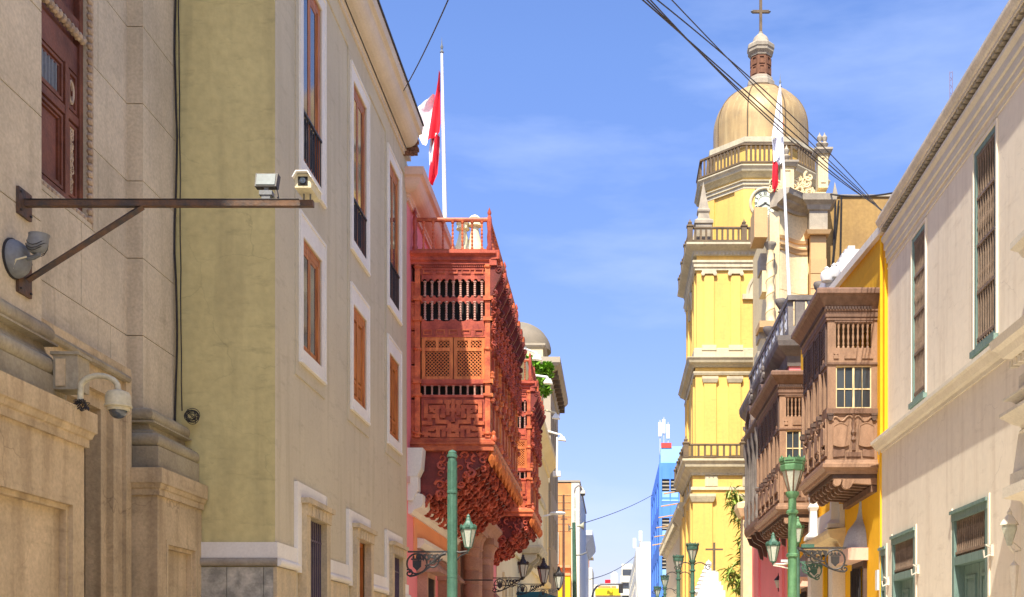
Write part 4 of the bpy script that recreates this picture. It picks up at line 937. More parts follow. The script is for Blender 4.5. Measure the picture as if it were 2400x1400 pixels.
# orange brick building
t = Thing('orange_brick_building', 'orange brick building with white corner strip and orange balcony', 'building', (-10, 140, 0))
X0 = -3.95
t.part(MB().wall(130, 130.4, -16, X0 - .9, 0, 20.8, [(-8.2, -7, 3, 5.4)], axis='y'), 'brick_wall', m_orange)
t.part(MB().box(X0 - .9, X0, 130.0, 131.2, 0, 20.9), 'white_corner', m_cream2)
t.part(MB().box(-16, X0 - .01, 131.21, 160, 0, 20.7), 'wall', m_cream2)
t.part(MB().box(-16.1, X0 + .1, 129.9, 160, 20.9, 21.1), 'roof_edge', m_greyb)
for z in (15.0, 16.5, 18.0): t.part(MB().box(X0 - .75, X0 - .45, 129.93, 130.0, z, z + 1.2), 'shutter', m_teal)
t.part(MB().box(-8, X0 - 1.0, 129.5, 129.99, 11.2, 11.5), 'ledge', m_peach)
t.part(MB().box(-8, X0 - 1.0, 129.2, 129.98, 10.3, 10.6), 'ledge', m_peach)
t.part(MB().box(-6.4, X0 - 1.0, 129.3, 129.97, 3, 10.3), 'orange_pier', m_yw)
t.part(MB().box(-7.6, -6.45, 129.7, 129.97, 6.5, 10.2), 'red_panel', m_pink)
t.part(MB().box(-7.8, -7.0, 129.6, 129.97, 12, 15.2), 'white_panel', m_white)
t.part(MB().box(-6.8, -6.3, 129.6, 129.97, 11.6, 15.2), 'white_panel', m_cream2)
for k in range(6):
    t.part(MB().box(X0 - 2.9, X0 - 1.0, 129.94, 130.0, 15.4 + k * .8, 15.46 + k * .8), 'brick_course', m_chst2)
t = Thing('pale_blue_building', 'pale grey-blue building with overhanging cornice far down the left side', 'building', (-8, 195, 0))
t.part(MB().wall(-4.8, -5.2, 185, 215, 0, 20, [(y, y + 1.6, z, z + 2.2) for y in (187, 192, 197) for z in (5, 9, 13)]), 'wall', m_white)
t.part(MB().box(-14, -5.21, 185.01, 215, 0, 19.9), 'body', m_white)
t.part(MB().mould([(-14, 185), (-4.8, 185), (-4.8, 215)], [(-.1, 19), (.2, 19), (1.3, 20.4), (1.3, 21.2), (-.1, 21.2)]), 'cornice', m_hood)
t.part(MB().box(-5.6, -4.9, 186, 188, 21.2, 23.8), 'chimney', m_white)
t = Thing('red_topped_house', 'small cream house with red rooftop block at the end of the street', 'house', (-5, 260, 0))
t.part(MB().box(-14, -4.9, 255, 275, 0, 20.5), 'wall', m_cream2); t.part(MB().box(-7.2, -5.6, 255.2, 258, 20.5, 22.6), 'red_block', m_orange); t.part(MB().box(-7.6, -4.7, 254.8, 262, 22.6, 22.9), 'roof', m_greyb)
# ================================================================== RIGHT: rosy cream building with teal windows
XR, XL = 5.4, 5.29
t = Thing('rosy_cream_building', 'rosy cream plastered building with teal barred windows and doors', 'building', (9, 14, 0))
WU = [(19.95, 20.85), (16.25, 17.25), (12.5, 13.5), (8.8, 9.8)]
DL = [(22.38, 23.0 - .12, 3.72), (20.2, 21.9, 3.85), (16.27, 18.0, 3.85), (4.0, 5.8, 3.85)]
t.part(MB().wall(XR, XR + .5, -6, 22.75, 5.7, 10.0, [(a, b, 6.15, 9.12) for a, b in WU]), 'upper_wall', m_rcream)
t.part(MB().wall(XL, XL + .6, -6, 22.98, 0, 5.7, [(a, b, -.1, z) for a, b, z in DL]), 'lower_wall', m_rcream)
t.part(MB().box(XR + .51, 15, -6, 22.74, 0, 9.9), 'core', m_dark)
t.part(MB().mould([(XL + .06, 22.99), (XL + .06, -6)], [(-.05, 5.6), (.08, 5.6), (.09, 5.66), (.14, 5.68), (.2, 5.76), (.24, 5.78), (.24, 5.84), (-.2, 5.92)]), 'string_course', m_rtrim)
P2 = [(XR, 22.76), (XR, -6)]
t.part(MB().mould(P2, [(-.05, 9.34), (.03, 9.34), (.03, 9.44), (.05, 9.45), (.05, 9.58), (.08, 9.6), (.08, 9.72), (.13, 9.78), (.13, 9.83), (-.05, 9.86)]), 'architrave', m_rtrim)
t.part(MB().mould(P2, [(-.05, 9.22), (.015, 9.22), (.015, 9.24), (-.05, 9.24)]), 'shadow_bead', m_rtrim)
t.part(MB().mould(P2, [(-.05, 9.86), (.02, 9.86), (.03, 9.99), (.17, 9.99), (.17, 10.03), (.2, 10.05), (.24, 10.13), (.24, 10.16), (-.05, 10.18)]), 'eave', m_eave)
den = MB().box(-.06, .06, -.055, .055, -.03, .03).mesh('dentil', m_grstone)
for k in range(130): t.inst(den, 'dentil', (XR - .09, 22.6 - k * .165, 9.96))
t.part(MB().box(XR - .2, 15, -6, 22.74, 10.181, 10.25), 'roof', m_eave)
# upper grilled windows
def spindle(h, r, mat):
    p = [(r, 0), (r, .02)]
    for k in range(3):
        z = k * h / 3
        p += [(r * .55, z + .04), (r * .8, z + h * .03), (r * .55, z + h * .05), (r * .6, z + h * .28), (r * 1.0, z + h * .30), (r * .6, z + h * .32)]
    p += [(r, h - .01), (r, h)]
    return MB().lathe(p, seg=6).mesh('grille_bar', mat)
for (a, c) in WU[:3]:
    b = MB(); b.T = lambda u, n, z: (XR - n, u, z)
    b.frame(a + .002, c - .002, 6.152, 9.118, .075, -.22, .012); b.box(a - .05, c + .05, .002, .07, 6.06, 6.15); b.box(a - .03, c + .03, .002, .04, 5.98, 6.06)
    wn_ = t.part(b, 'window', m_teal)
    e = MB(); e.T = b.T; e.box(c + .003, c + .05, .002, .03, 6.15, 9.17); e.box(a - .05, a - .003, .002, .03, 6.15, 9.17); e.box(a - .003, c + .003, .002, .03, 9.121, 9.17); t.part(e, 'plaster_margin', m_rcream, wn_)
    t.part(MB().box(XR + .24, XR + .28, a, c, 6.16, 9.1), 'shutter', m_brndk, wn_)
    sp = spindle(2.8, .026, m_grille)
    n = 8
    for k in range(n): t.inst(sp, 'grille_bar', (XR + .02, a + .12 + k * (c - a - .24) / (n - 1), 6.24), wn_)
    for z in (6.28, 6.98, 7.68, 8.38, 9.0):
        t.part(MB().box(XR + .0, XR + .04, a + .078, c - .078, z, z + .045), 'grille_rail', m_grille, wn_)
# ground doors with grilled fanlights
for i, (a, c, zt) in enumerate(DL):
    b = MB(); b.T = lambda u, n, z: (XL - n, u, z)
    zt_ = zt - .72
    b.box(a + .002, c - .002, -.2, .03, zt - .16, zt - .002); b.box(a + .002, a + .12, -.2, .02, .12, zt - .16); b.box(c - .12, c - .002, -.2, .02, .12, zt - .16); b.box(a + .12, c - .12, -.2, .015, zt_ - .13, zt_)
    b.box(a - .02, c + .02, .0301, .06, zt - .05, zt + .0)
    dr = t.part(b, 'door', m_teal)
    e = MB(); e.T = b.T; e.box(a - .06, a - .001, .001, .022, .12, zt + .05); e.box(c + .001, min(c + .06, 22.97), .001, .022, .12, zt + .05); t.part(e, 'plaster_margin', m_rcream, dr)
    n = max(5, int((c - a - .24) / .085)); hb = zt - .16 - zt_
    sp = MB().lathe([(.018, 0), (.011, .04), (.018, .3 * hb), (.011, .4 * hb), (.018, .7 * hb), (.011, .8 * hb), (.018, hb)], seg=6).mesh('grille_bar', m_grille)
    for k in range(n): t.inst(sp, 'grille_bar', (XL + .03, a + .15 + k * (c - a - .3) / (n - 1), zt_), dr)
    t.part(MB().box(XL + .0, XL + .03, a + .121, c - .121, zt_ + .04, zt_ + .075), 'grille_rail', m_grille, dr)
    t.part(MB().box(XL + .19, XL + .22, a + .12, c - .12, zt_, zt - .16), 'fanlight_glass', m_brndk, dr)
    for u0, u1 in ((a + .125, (a + c) / 2 - .01), ((a + c) / 2 + .01, c - .125)):
        p = MB(); p.T = b.T; p.box(u0, u1, -.2, -.14, .12, zt_ - .135)
        if u1 - u0 > .3: p.frame(u0 + .12, u1 - .12, 1.9, zt_ - .3, .05, -.14, -.115); p.box(u0 + .2, u1 - .2, -.14, -.125, 2.0, zt_ - .4)
        t.part(p, 'door_leaf', m_teal, dr)
# little wall hooks beside the doors
for (y, z) in ((16.1, 3.0), (20.02, 3.02), (22.2, 2.95)):
    b = MB(); b.box(XL - .04, XL, y - .03, y + .03, z, z + .16); b.tube([(XL - .04, y, z + .02), (XL - .12, y, z - .02), (XL - .13, y, z + .08)], .014, 5); b.tube([(XL - .04, y, z + .12), (XL - .10, y, z + .16)], .014, 5); t.part(b, 'wall_hook', m_eave)
# stone portal at the picture's edge
b = MB()
YP0 = 9.8
b.box(XL - .24, XL + .01, 13.75, 14.3, .12, 3.5); po = t.part(b, 'portal', m_rtrim)
def pmould(prof, y1, name='portal_moulding', x=XL):
    t.part(MB().mould([(x + .4, y1), (x, y1), (x, YP0)], prof), name, m_rtrim, po)
pmould([(-.1, 3.44), (.3, 3.44), (.34, 3.5), (.5, 3.55), (.5, 3.68), (.36, 3.7), (-.1, 3.7)], 13.72, 'portal_bracket')
t.part(MB().box(XL - .34, XL, 13.8, 14.42, 3.7, 3.88), 'pilaster_foot', m_rtrim, po)
q = MB(); q.prism([(XL - .31, 3.88), (XL, 3.88), (XL, 4.38), (XL - .24, 4.38)], 'y', 13.85, 14.4); t.part(q, 'pilaster_shaft', m_rtrim, po)
pmould([(-.1, 4.36), (.24, 4.36), (.27, 4.39), (.24, 4.42), (.26, 4.46), (.34, 4.5), (.4, 4.56), (.45, 4.6), (.45, 4.64), (-.1, 4.66)], 14.05, 'capital')
t.part(MB().box(XL - .26, XL, 13.85, 14.3, 4.66, 4.74), 'capital_neck', m_rtrim, po)
pmould([(-.1, 4.74), (.3, 4.74), (.34, 4.78), (.42, 4.8), (.42, 4.83), (-.1, 4.86)], 14.03)
t.part(MB().box(XL - .3, XL + .02, 13.6, 14.22, 4.86, 5.06), 'frieze_block', m_rtrim, po)
pmould([(-.1, 5.04), (.3, 5.04), (.34, 5.1), (.42, 5.12), (.46, 5.18), (.58, 5.22), (.62, 5.3), (.68, 5.34), (.7, 5.44), (-.1, 5.5)], 13.42, 'portal_cornice')
for k in range(18): t.part(MB().box(XL - .5, XL - .40, 13.9 - k * .14, 13.98 - k * .14, 5.1, 5.18), 'dentil', m_rtrim, po)
t.part(MB().box(XR - .2, XR + .01, YP0, 14.4, 5.95, 6.72), 'upper_pilaster', m_rtrim, po)
t.part(MB().mould([(XR + .1, 14.4), (XR, 14.4), (XR, YP0)], [(-.05, 6.66), (.22, 6.66), (.26, 6.74), (.34, 6.8), (.34, 6.88), (-.05, 6.92)]), 'upper_cap', m_rtrim, po)
# portal lantern
f = Thing('wall_lantern', 'small cream wall lantern on a curled arm beside the teal door', 'lantern', (4.9, 14.7, 3.2))
lx, ly, lz = PX(2366, 1268, 14.6)
b = MB(); b.lathe([(.03, lz - .06), (.05, lz), (.1, lz + .16), (.09, lz + .2)], lx, ly, 6, smooth=False); f.part(b, 'glass', m_frost)
b = MB(); b.lathe([(.12, lz + .2), (.11, lz + .23), (.05, lz + .31), (.03, lz + .33), (.035, lz + .36), (0, lz + .42)], lx, ly, 6, smooth=False); f.part(b, 'cap', m_rtrim)
f.part(MB().tube([(lx, ly, lz - .06), (lx + .05, ly, lz - .14), (lx + .16, ly, lz - .12), (XL - .25, ly, lz - .02)], .018, 6), 'arm', m_rtrim)
b = MB(); b.lathe([(.0, 2.2), (.04, 2.5), (.06, 2.75), (.02, 2.8)], lx + .06, ly, 8); b.tube([(lx + .06, ly, 2.8), (lx + .06, ly, lz - .1)], .012, 5); f.part(b, 'pendant', m_rtrim)

# ================================================================== RIGHT: yellow house with brown box balconies
t = Thing('yellow_house', 'bright yellow house with two brown wooden box balconies', 'building', (9, 30, 0))
XY = 5.34
hol = [(24.4, 25.5, .12, 3.55), (31.5, 32.5, .12, 3.4), (27.4, 29.4, .12, 4.1)]
t.part(MB().wall(XY, XY + .5, 22.77, 35.6, 0, 9.7, hol), 'wall', m_yw)
t.part(MB().box(XY + .51, 15, 22.78, 35.6, 0, 9.6), 'core', m_dark)
# rising parapet with white coping
b = MB(); b.prism([(22.78, 9.7), (33.0, 9.7), (33.0, 10.85), (22.78, 9.97)], 'x', XY, XY + .35); t.part(b, 'parapet', m_yw)
b = MB(); b.prism([(22.7, 9.94), (33.1, 10.83), (33.1, 11.03), (22.7, 10.1)], 'x', XY - .1, XY + .45); t.part(b, 'coping', m_trimL)
b = MB(); b.tube([(XY - .05, 22.82, 2.0), (XY - .05, 22.82, 9.9)], .035, 6); t.part(b, 'down_pipe', m_yw)
bal7 = MB().lathe([(.03, 0), (.03, .05), (.015, .07), (.026, .12), (.014, .16), (.028, .26), (.014, .32), (.022, .36), (.014, .40), (.03, .46), (.03, .54)], seg=8).mesh('baluster', m_brnlt)
def box_balcony(Yn, Yf, nb, label):
    Xi, Xo = XY, 4.33
    Wd = Xi - Xo
    S = lambda u, n, z: (Xo + u, Yn - n, z); Fm = lambda u, n, z: (Xo - n, Yn + u, z)
    path = [(Xi, Yf), (Xo, Yf), (Xo, Yn), (Xi, Yn)]
    b = MB(); b.box(Xo, Xi, Yn, Yf, 5.3, 5.56)
    bal = t.part(b, 'balcony', m_brn, label=label)
    t.part(MB().mould(path, [(-.02, 8.40), (.03, 8.40), (.03, 8.56), (.07, 8.58), (.07, 8.66), (.2, 8.84), (.26, 8.88), (.26, 8.96), (.22, 9.0), (-.02, 9.02)]), 'top_cornice', m_brn, bal)
    t.part(MB().box(Xo - .05, Xi, Yn - .05, Yf, 8.46, 8.9), 'balcony_roof', m_brn, bal)
    for k in range(int(Wd / .06)): block(t, 'dentil', m_brndk, Xo - .06 + k * .06, Xo - .028 + k * .06, Yn - .105, Yn - .07, 8.60, 8.66, bal)
    for k in range(int((Yf - Yn) / .09)): block(t, 'dentil', m_brndk, Xo - .105, Xo - .07, Yn + k * .09, Yn + .05 + k * .09, 8.60, 8.66, bal)
    t.part(MB().mould(path, [(-.02, 5.28), (.02, 5.28), (.04, 5.34), (.12, 5.40), (.12, 5.47), (.06, 5.5), (.05, 5.56), (-.02, 5.58)]), 'base_cornice', m_brnlt, bal)
    # side screen
    b = MB(); b.wall(.0, .07, .0, Wd, 5.58, 8.42, [(.17, Wd - .12, 7.84, 8.34), (.17, Wd - .12, 6.62, 7.48)], axis='y'); b.v = [S(x, -y, z) for x, y, z in b.v]
    t.part(b, 'side_screen', m_brnlt, bal)
    for k in range(7): t.inst(bal7, 'baluster', S(.23 + k * (Wd - .42) / 6, -.035, 7.82), bal)
    b = MB(); b.T = S; b.box(-.02, Wd, 0.0, .03, 7.5, 7.54); t.part(b, 'screen_rail', m_brn, bal); b = MB(); b.T = S; b.box(-.03, Wd, .0, .05, 6.5, 6.6); t.part(b, 'screen_rail', m_brn, bal); b = MB(); b.T = S; b.box(.14, Wd - .1, .0, .02, 8.36, 8.40); t.part(b, 'screen_rail', m_brn, bal)
    for (u0, u1) in ((.12, .22), (.34, .58), (.70, .92)):
        if u1 < Wd:
            b = MB(); b.T = S; c = (u0 + u1) / 2; h = .05
            b.prism([(u0, 7.62), (u1, 7.62), (u1, 7.68), (u1 - .04, 7.70), (c + .05, 7.72), (c, 7.76), (c - .05, 7.72), (u0 + .04, 7.70), (u0, 7.68)], 'y', .0, .025); t.part(b, 'carved_panel', m_brnlt, bal)
    w0, w1 = .17, Wd - .12
    b = MB(); b.T = S; b.frame(w0, w1, 6.62, 7.48, .02, -.06, -.02); b.box((w0 + w1) / 2 - .02, (w0 + w1) / 2 + .02, -.06, -.02, 6.645, 7.455); b.box(w0 + .025, w1 - .025, -.055, -.03, 7.0, 7.025)
    for q in (.25, .75): b.box(w0 + (w1 - w0) * q - .005, w0 + (w1 - w0) * q + .005, -.055, -.03, 6.645, 7.455)
    t.part(b, 'window_sash', m_chst, bal)
    for i in range(4):
        for j, (z0, z1) in enumerate(((6.65, 7.0), (7.03, 7.45))):
            t.part(MB().box(Xo + w0 + .03 + i * (w1 - w0 - .04) / 4, Xo + w0 + (i + 1) * (w1 - w0 - .02) / 4, Yn + .046, Yn + .05, z0, z1), 'pane', m_glass, bal)
    # carved apron
    b = MB(); b.T = S; c = Wd / 2 + .02
    for s in (-1, 1):
        pts = [(c + s * .11, 5.86)] + [(c + s * (.11 + .30 * k / 6), 5.86 - .03 * sin(pi * k / 6)) for k in range(1, 6)] + [(c + s * .41, 5.86), (c + s * .41, 6.24)] + [(c + s * (.41 - .30 * k / 6), 6.24 + .07 * sin(pi * k / 6)) for k in range(1, 6)] + [(c + s * .11, 6.24)]
        pp = MB(); pp.T = S; pp.prism(pts, 'y', 0.0, .045); pp.tube([(u, .045, z) for u, z in pts], .014, 5, closed=True); t.part(pp, 'carved_panel', m_brnlt, bal)
        pp = MB(); pp.T = S; pts = [(c + s * .18, 5.64), (c + s * .42, 5.62), (c + s * .42, 5.78), (c + s * .3, 5.76), (c + s * .18, 5.79)]; pp.prism(pts, 'y', 0.0, .03); t.part(pp, 'carved_panel', m_brn, bal)
        pp = MB(); pp.T = S; pp.tube([(c + s * (.02 + .4 * k / 10), .012, 6.42 + .05 * sin(k * .9) - .04 * (k / 10)) for k in range(11)], .022, 5); pp.box(c + s * .44 - .035, c + s * .44 + .035, 0, .03, 6.36, 6.46); t.part(pp, 'carved_ribbon', m_brnlt, bal)
    pp = MB(); pp.T = S; pp.box(c - .15, c + .15, 0, .03, 5.63, 5.72); pp.box(c - .035, c + .035, 0, .035, 5.76, 5.9); pp.lathe([(.0, 5.92), (.05, 5.97), (.025, 6.05), (.06, 6.12), (.03, 6.2), (.05, 6.3), (.02, 6.42), (.05, 6.48), (0, 6.5)], c, .01, 8); t.part(pp, 'carved_pendant', m_brn, bal)
    for u in (.02, Wd - .1):
        pp = MB(); pp.T = S; pp.box(u - .03, u + .09, .0, .06, 6.46, 6.5); pp.prism([(u, 6.36), (u + .06, 6.36), (u + .09, 6.46), (u - .03, 6.46)], 'y', .0, .05); t.part(pp, 'bracket', m_brndk, bal)
    # long face over the street
    Ln = Yf - Yn; bw = Ln / nb
    b = MB(); b.wall(Xo, Xo + .07, Yn + .072, Yf, 5.58, 8.42, [(Yn + .1 + k * bw, Yn + (k + 1) * bw - .06, 6.66, 7.42) for k in range(nb)]); t.part(b, 'street_screen', m_brn, bal)
    for k in range(nb):
        y0, y1 = Yn + .1 + k * bw, Yn + (k + 1) * bw - .06
        b = MB(); b.T = lambda u, n, z: (Xo - n, u, z)
        b.frame(y0, y1, 7.5, 8.38, .05, .0, .03)
        for q in range(9): b.box(y0 + .05, y1 - .05, .0, .018, 7.74 + q * .066, 7.77 + q * .066)
        lv = t.part(b, 'louvre_shutter', m_brndk, bal)
        b = MB(); b.T = lambda u, n, z: (Xo - n, u, z); b.box(y0 + .1, y1 - .1, .0, .03, 7.56, 7.6); b.box((y0 + y1) / 2 - .03, (y0 + y1) / 2 + .03, 0, .035, 7.54, 7.68); t.part(b, 'carved_panel', m_brn, bal)
        t.part(MB().box(Xo + .04, Xo + .05, y0, y1, 6.66, 7.42), 'pane', m_glass, bal)
        b = MB(); b.T = lambda u, n, z: (Xo - n, u, z); b.box((y0 + y1) / 2 - .02, (y0 + y1) / 2 + .02, -.04, .02, 6.66, 7.42); b.box(y1 - .01, y1 + .05, .0, .06, 6.62, 7.46); t.part(b, 'mullion', m_brnlt, bal)
        b = MB(); b.T = lambda u, n, z: (Xo - n, u, z)
        b.frame(y0, y1, 5.66, 6.42, .05, .0, .03); b.prism([(y0 + .1, 5.9), (y1 - .1, 5.9), (y1 - .1, 6.22), ((y0 + y1) / 2, 6.3), (y0 + .1, 6.22)], 'y', 0, .05)
        for q in range(7): b.tube([(p[0], .03, p[2]) for p in spiral(random.uniform(y0 + .05, y1 - .05), random.uniform(5.7, 6.4), .06, 1.2, q, 8)], .018, 5)
        t.part(b, 'carved_apron', m_brnlt, bal)
        b = MB(); b.T = lambda u, n, z: (Xo - n, u, z); b.box(y1 - .02, y1 + .08, .0, .1, 6.5, 6.58); b.box(y1, y1 + .06, 0, .07, 6.42, 6.5); t.part(b, 'bracket', m_brndk, bal)
    # joists with rolled ends underneath
    nj = nb * 2
    pr = [(Xo + .12, 5.28), (Xo + .12, 5.18)] + [(Xo + .2 + .08 * cos(R(a)), 5.12 + .08 * sin(R(a))) for a in range(140, 361, 30)] + [(Xo + .3, 5.2)] + [(Xo + .4 + .1 * cos(R(a)), 5.08 + .1 * sin(R(a))) for a in range(150, 331, 30)] + [(Xo + .52, 5.1), (Xi, 5.06), (Xi, 5.28)]
    for k in range(nj):
        y = Yn + .03 + (Ln - .15) * k / (nj - 1); b = MB(); b.prism(pr, 'y', y, y + .12); t.part(b, 'joist', m_brn if k else m_brnlt, bal)
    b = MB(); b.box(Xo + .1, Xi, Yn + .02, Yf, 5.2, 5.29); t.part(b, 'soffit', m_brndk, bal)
    b = MB(); b.box(Xi - .12, Xi - .002, Yn + .02, Yf, 4.92, 5.05); t.part(b, 'wall_plate', m_brn, bal)
box_balcony(23.4, 26.3, 4, 'nearer brown wooden box balcony above the ogee window hood')
box_balcony(30.2, 34.6, 5, 'farther brown wooden box balcony behind the green street lamp')
# ground-floor windows with grey ogee hoods
for i, (a, c, z0, z1) in enumerate(hol):
    if i == 2: continue
    b = MB(); b.T = lambda u, n, z: (XY - n, u, z); b.frame(a - .05, c + .05, .3, z1 + .05, .1, -.1, .08)
    wn_ = t.part(b, 'window', m_brndk)
    t.part(MB().box(XY + .2, XY + .25, a, c, .3, z1), 'pane', m_glass, wn_)
    rod = MB().tube([(0, 0, 0), (0, 0, z1 - .5)], .016, 5).mesh('bar', m_iron)
    for k in range(7): t.inst(rod, 'bar', (XY - .12, a + .08 + k * (c - a - .16) / 6, .4), wn_)
    for z in (1.0, 1.9, 2.75): t.part(MB().box(XY - .14, XY - .10, a, c, z, z + .04), 'cross_bar', m_rtrim, wn_)
    cy = (a + c) / 2; zz = z1 + .05
    h = MB(); h.prism([(cy - .72, zz), (cy + .72, zz), (cy + .72, zz + .26), (cy - .72, zz + .26)], 'x', XY - .42, XY); t.part(h, 'hood_ledge', m_tagcorn, wn_)
    h = MB()
    prof = [(.60, 0), (.58, .14), (.52, .30), (.42, .46), (.28, .56), (.15, .68), (.09, .84), (.06, 1.0), (.045, 1.1), (.06, 1.14), (0, 1.25)]
    vs, fs = [], []
    for (r, z) in prof:
        for k in range(9):
            an = pi * k / 8; vs.append((XY - .38 * (r / .6) * sin(an), cy + r * cos(an), zz + .26 + z))
    for j in range(len(prof) - 1):
        for k in range(8): fs.append((j * 9 + k, j * 9 + k + 1, (j + 1) * 9 + k + 1, (j + 1) * 9 + k))
    h.add(vs, fs, True); t.part(h, 'ogee_hood', m_hood, wn_)
# white portal with pinnacles
b = MB(); b.box(XY - .12, XY + .01, 26.7, 30.0, 4.1, 5.1); pt = t.part(b, 'white_portal', m_white)
t.part(MB().mould([(XY, 30.2), (XY, 26.6)], [(-.02, 4.1), (.12, 4.1), (.2, 4.25), (.36, 4.32), (.4, 4.42), (.4, 4.5), (-.02, 4.55)]), 'portal_cornice', m_chst, pt)
for y in (26.9, 29.8):
    t.part(MB().box(XY - .3, XY + .01, y - .25, y + .25, .12, 4.1), 'portal_pier', m_rtrim, pt)
    b = MB(); b.lathe([(.3, 4.55), (.28, 4.65), (.15, 4.75), (.12, 5.3), (.18, 5.4), (.12, 5.5), (.16, 5.8), (0, 5.9)], XY - .2, y, 4, smooth=False, ph=pi / 4); t.part(b, 'pinnacle', m_white, pt)
t.part(MB().box(XY + .1, XY + .15, 27.4, 29.4, .12, 4.1), 'portal_door', m_brndk, pt)
# lamp, switch plate
t.part(MB().box(XY - .1, XY, 22.95, 23.15, 2.9, 3.3), 'meter_box', m_white2)
# white finials on the roof behind
t = Thing('white_roof_lantern', 'white stepped roof lantern with ball finials behind the yellow parapet', 'roof ornament', (7, 33, 9.6))
s = 33 / 2700
def wbox(x0, x1, y0, y1, Y, d, name='block', m=None):
    a, c = PX(x0, y1, Y), PX(x1, y0, Y); t.part(MB().box(a[0], c[0], Y, Y + d, a[2], c[2]), name, m or m_white)
wbox(1935, 2060, 645, 800, 34.0, 1.5, 'base_block')
X, Y, Z = PX(1988, 632, 34.6)
b = MB(); z = PX(0, 660, 34.6)[2]
for (x0, x1, y0, y1) in ((1962, 2060, 628, 645), (1960, 2055, 615, 628), (1968, 2035, 604, 615), (1973, 2022, 594, 604), (1980, 2014, 584, 594), (1988, 2004, 576, 584)):
    wbox(x0, x1, y0, y1, 34.1 + (645 - y0) * .004, 1.3 - (645 - y0) * .008, 'step')
for (x, y) in ((1955, 632), (1938, 640)):
    c = PX(x, y, 33.8); b = MB(); b.lathe([(.16, c[2] - .25), (.2, c[2] - .1), (.17, c[2] + .02), (.08, c[2] + .08), (.1, c[2] + .12), (0, c[2] + .2)], c[0], c[1], 10); t.part(b, 'ball_finial', m_white)

# ================================================================== RIGHT: pink house with grey balustrade and ornate balcony
t = Thing('pink_corner_house', 'pink house with grey roof balustrade and dark ornate balcony', 'building', (9, 41, 0))
hol = [(37.4, 38.4, 7.0, 10.0), (39.6, 40.7, .12, 3.6)]
t.part(MB().wall(XR, XR + .4, 35.62, 46, 0, 11.0, hol), 'wall', m_pink)
t.part(MB().box(XR + .41, 15, 35.62, 46, 0, 10.9), 'core', m_greyw)
t.part(MB().box(XR + .3, XR + .35, 39.6, 40.7, .12, 3.6), 'window', m_glass)
t.part(MB().box(XR - .08, XR, 36.6, 37.2, 0, 8), 'pilaster', m_pink); t.part(MB().box(XR - .08, XR, 42.6, 43.2, 0, 8), 'pilaster', m_pink)
path = [(XR, 46), (XR, 35.62), (12, 35.62)]
t.part(MB().mould(path, [(-.1, 10.5), (.05, 10.5), (.1, 10.8), (.38, 11.05), (.42, 11.2), (.42, 11.35), (-.1, 11.4)]), 'cornice', m_greyw)
t.part(MB().mould(path, [(-.1, 9.4), (.06, 9.4), (.14, 9.6), (.2, 9.65), (.2, 9.75), (-.1, 9.8)]), 'lower_cornice', m_hood)
for k in range(14):
    y = 36.0 + k * .7; b = MB(); b.prism([(XR, 10.5), (XR - .36, 10.5), (XR - .34, 10.38), (XR - .18, 10.2), (XR - .2, 10.05), (XR, 9.8)], 'y', y, y + .16); t.part(b, 'eave_bracket', m_greyw)
b = MB(); b.mould(path, [(-.14, 11.4), (.02, 11.4), (.02, 11.75), (-.14, 11.75)]); b.mould(path, [(-.16, 12.55), (.04, 12.55), (.04, 12.7), (-.16, 12.7)]); t.part(b, 'roof_balustrade', m_greyw)
for k in range(12): t.part(MB().box(XR - .02, XR + .14, 45.6 - k * .9, 45.85 - k * .9, 11.75, 12.55), 'balustrade_pier', m_greyw)
for k in range(5): t.part(MB().box(XR + .2 + k * 1.6, XR + .5 + k * 1.6, 35.62, 35.78, 11.75, 12.55), 'balustrade_pier', m_greyw)
bb = MB().lathe([(.05, 0), (.07, .05), (.03, .12), (.08, .28), (.03, .4), (.08, .54), (.03, .68), (.07, .75), (.05, .8)], seg=8).mesh('baluster', m_hood)
for k in range(14): t.inst(bb, 'baluster', (XR + .62 + k * .13 + (.35 if k > 7 else 0), 35.7, 11.75))
for k in range(40): t.inst(bb, 'baluster', (XR + .06, 36.2 + k * .22, 11.75))
for (x, y) in ((XR + .0, 37.4), (XR + .02, 40.6), (XR + .95, 35.7)):
    b = MB(); b.lathe([(.1, 12.7), (.05, 12.78), (.16, 12.95), (.19, 13.05), (.17, 13.12), (0, 13.14)], x, y, 10); t.part(b, 'urn', m_greyw)
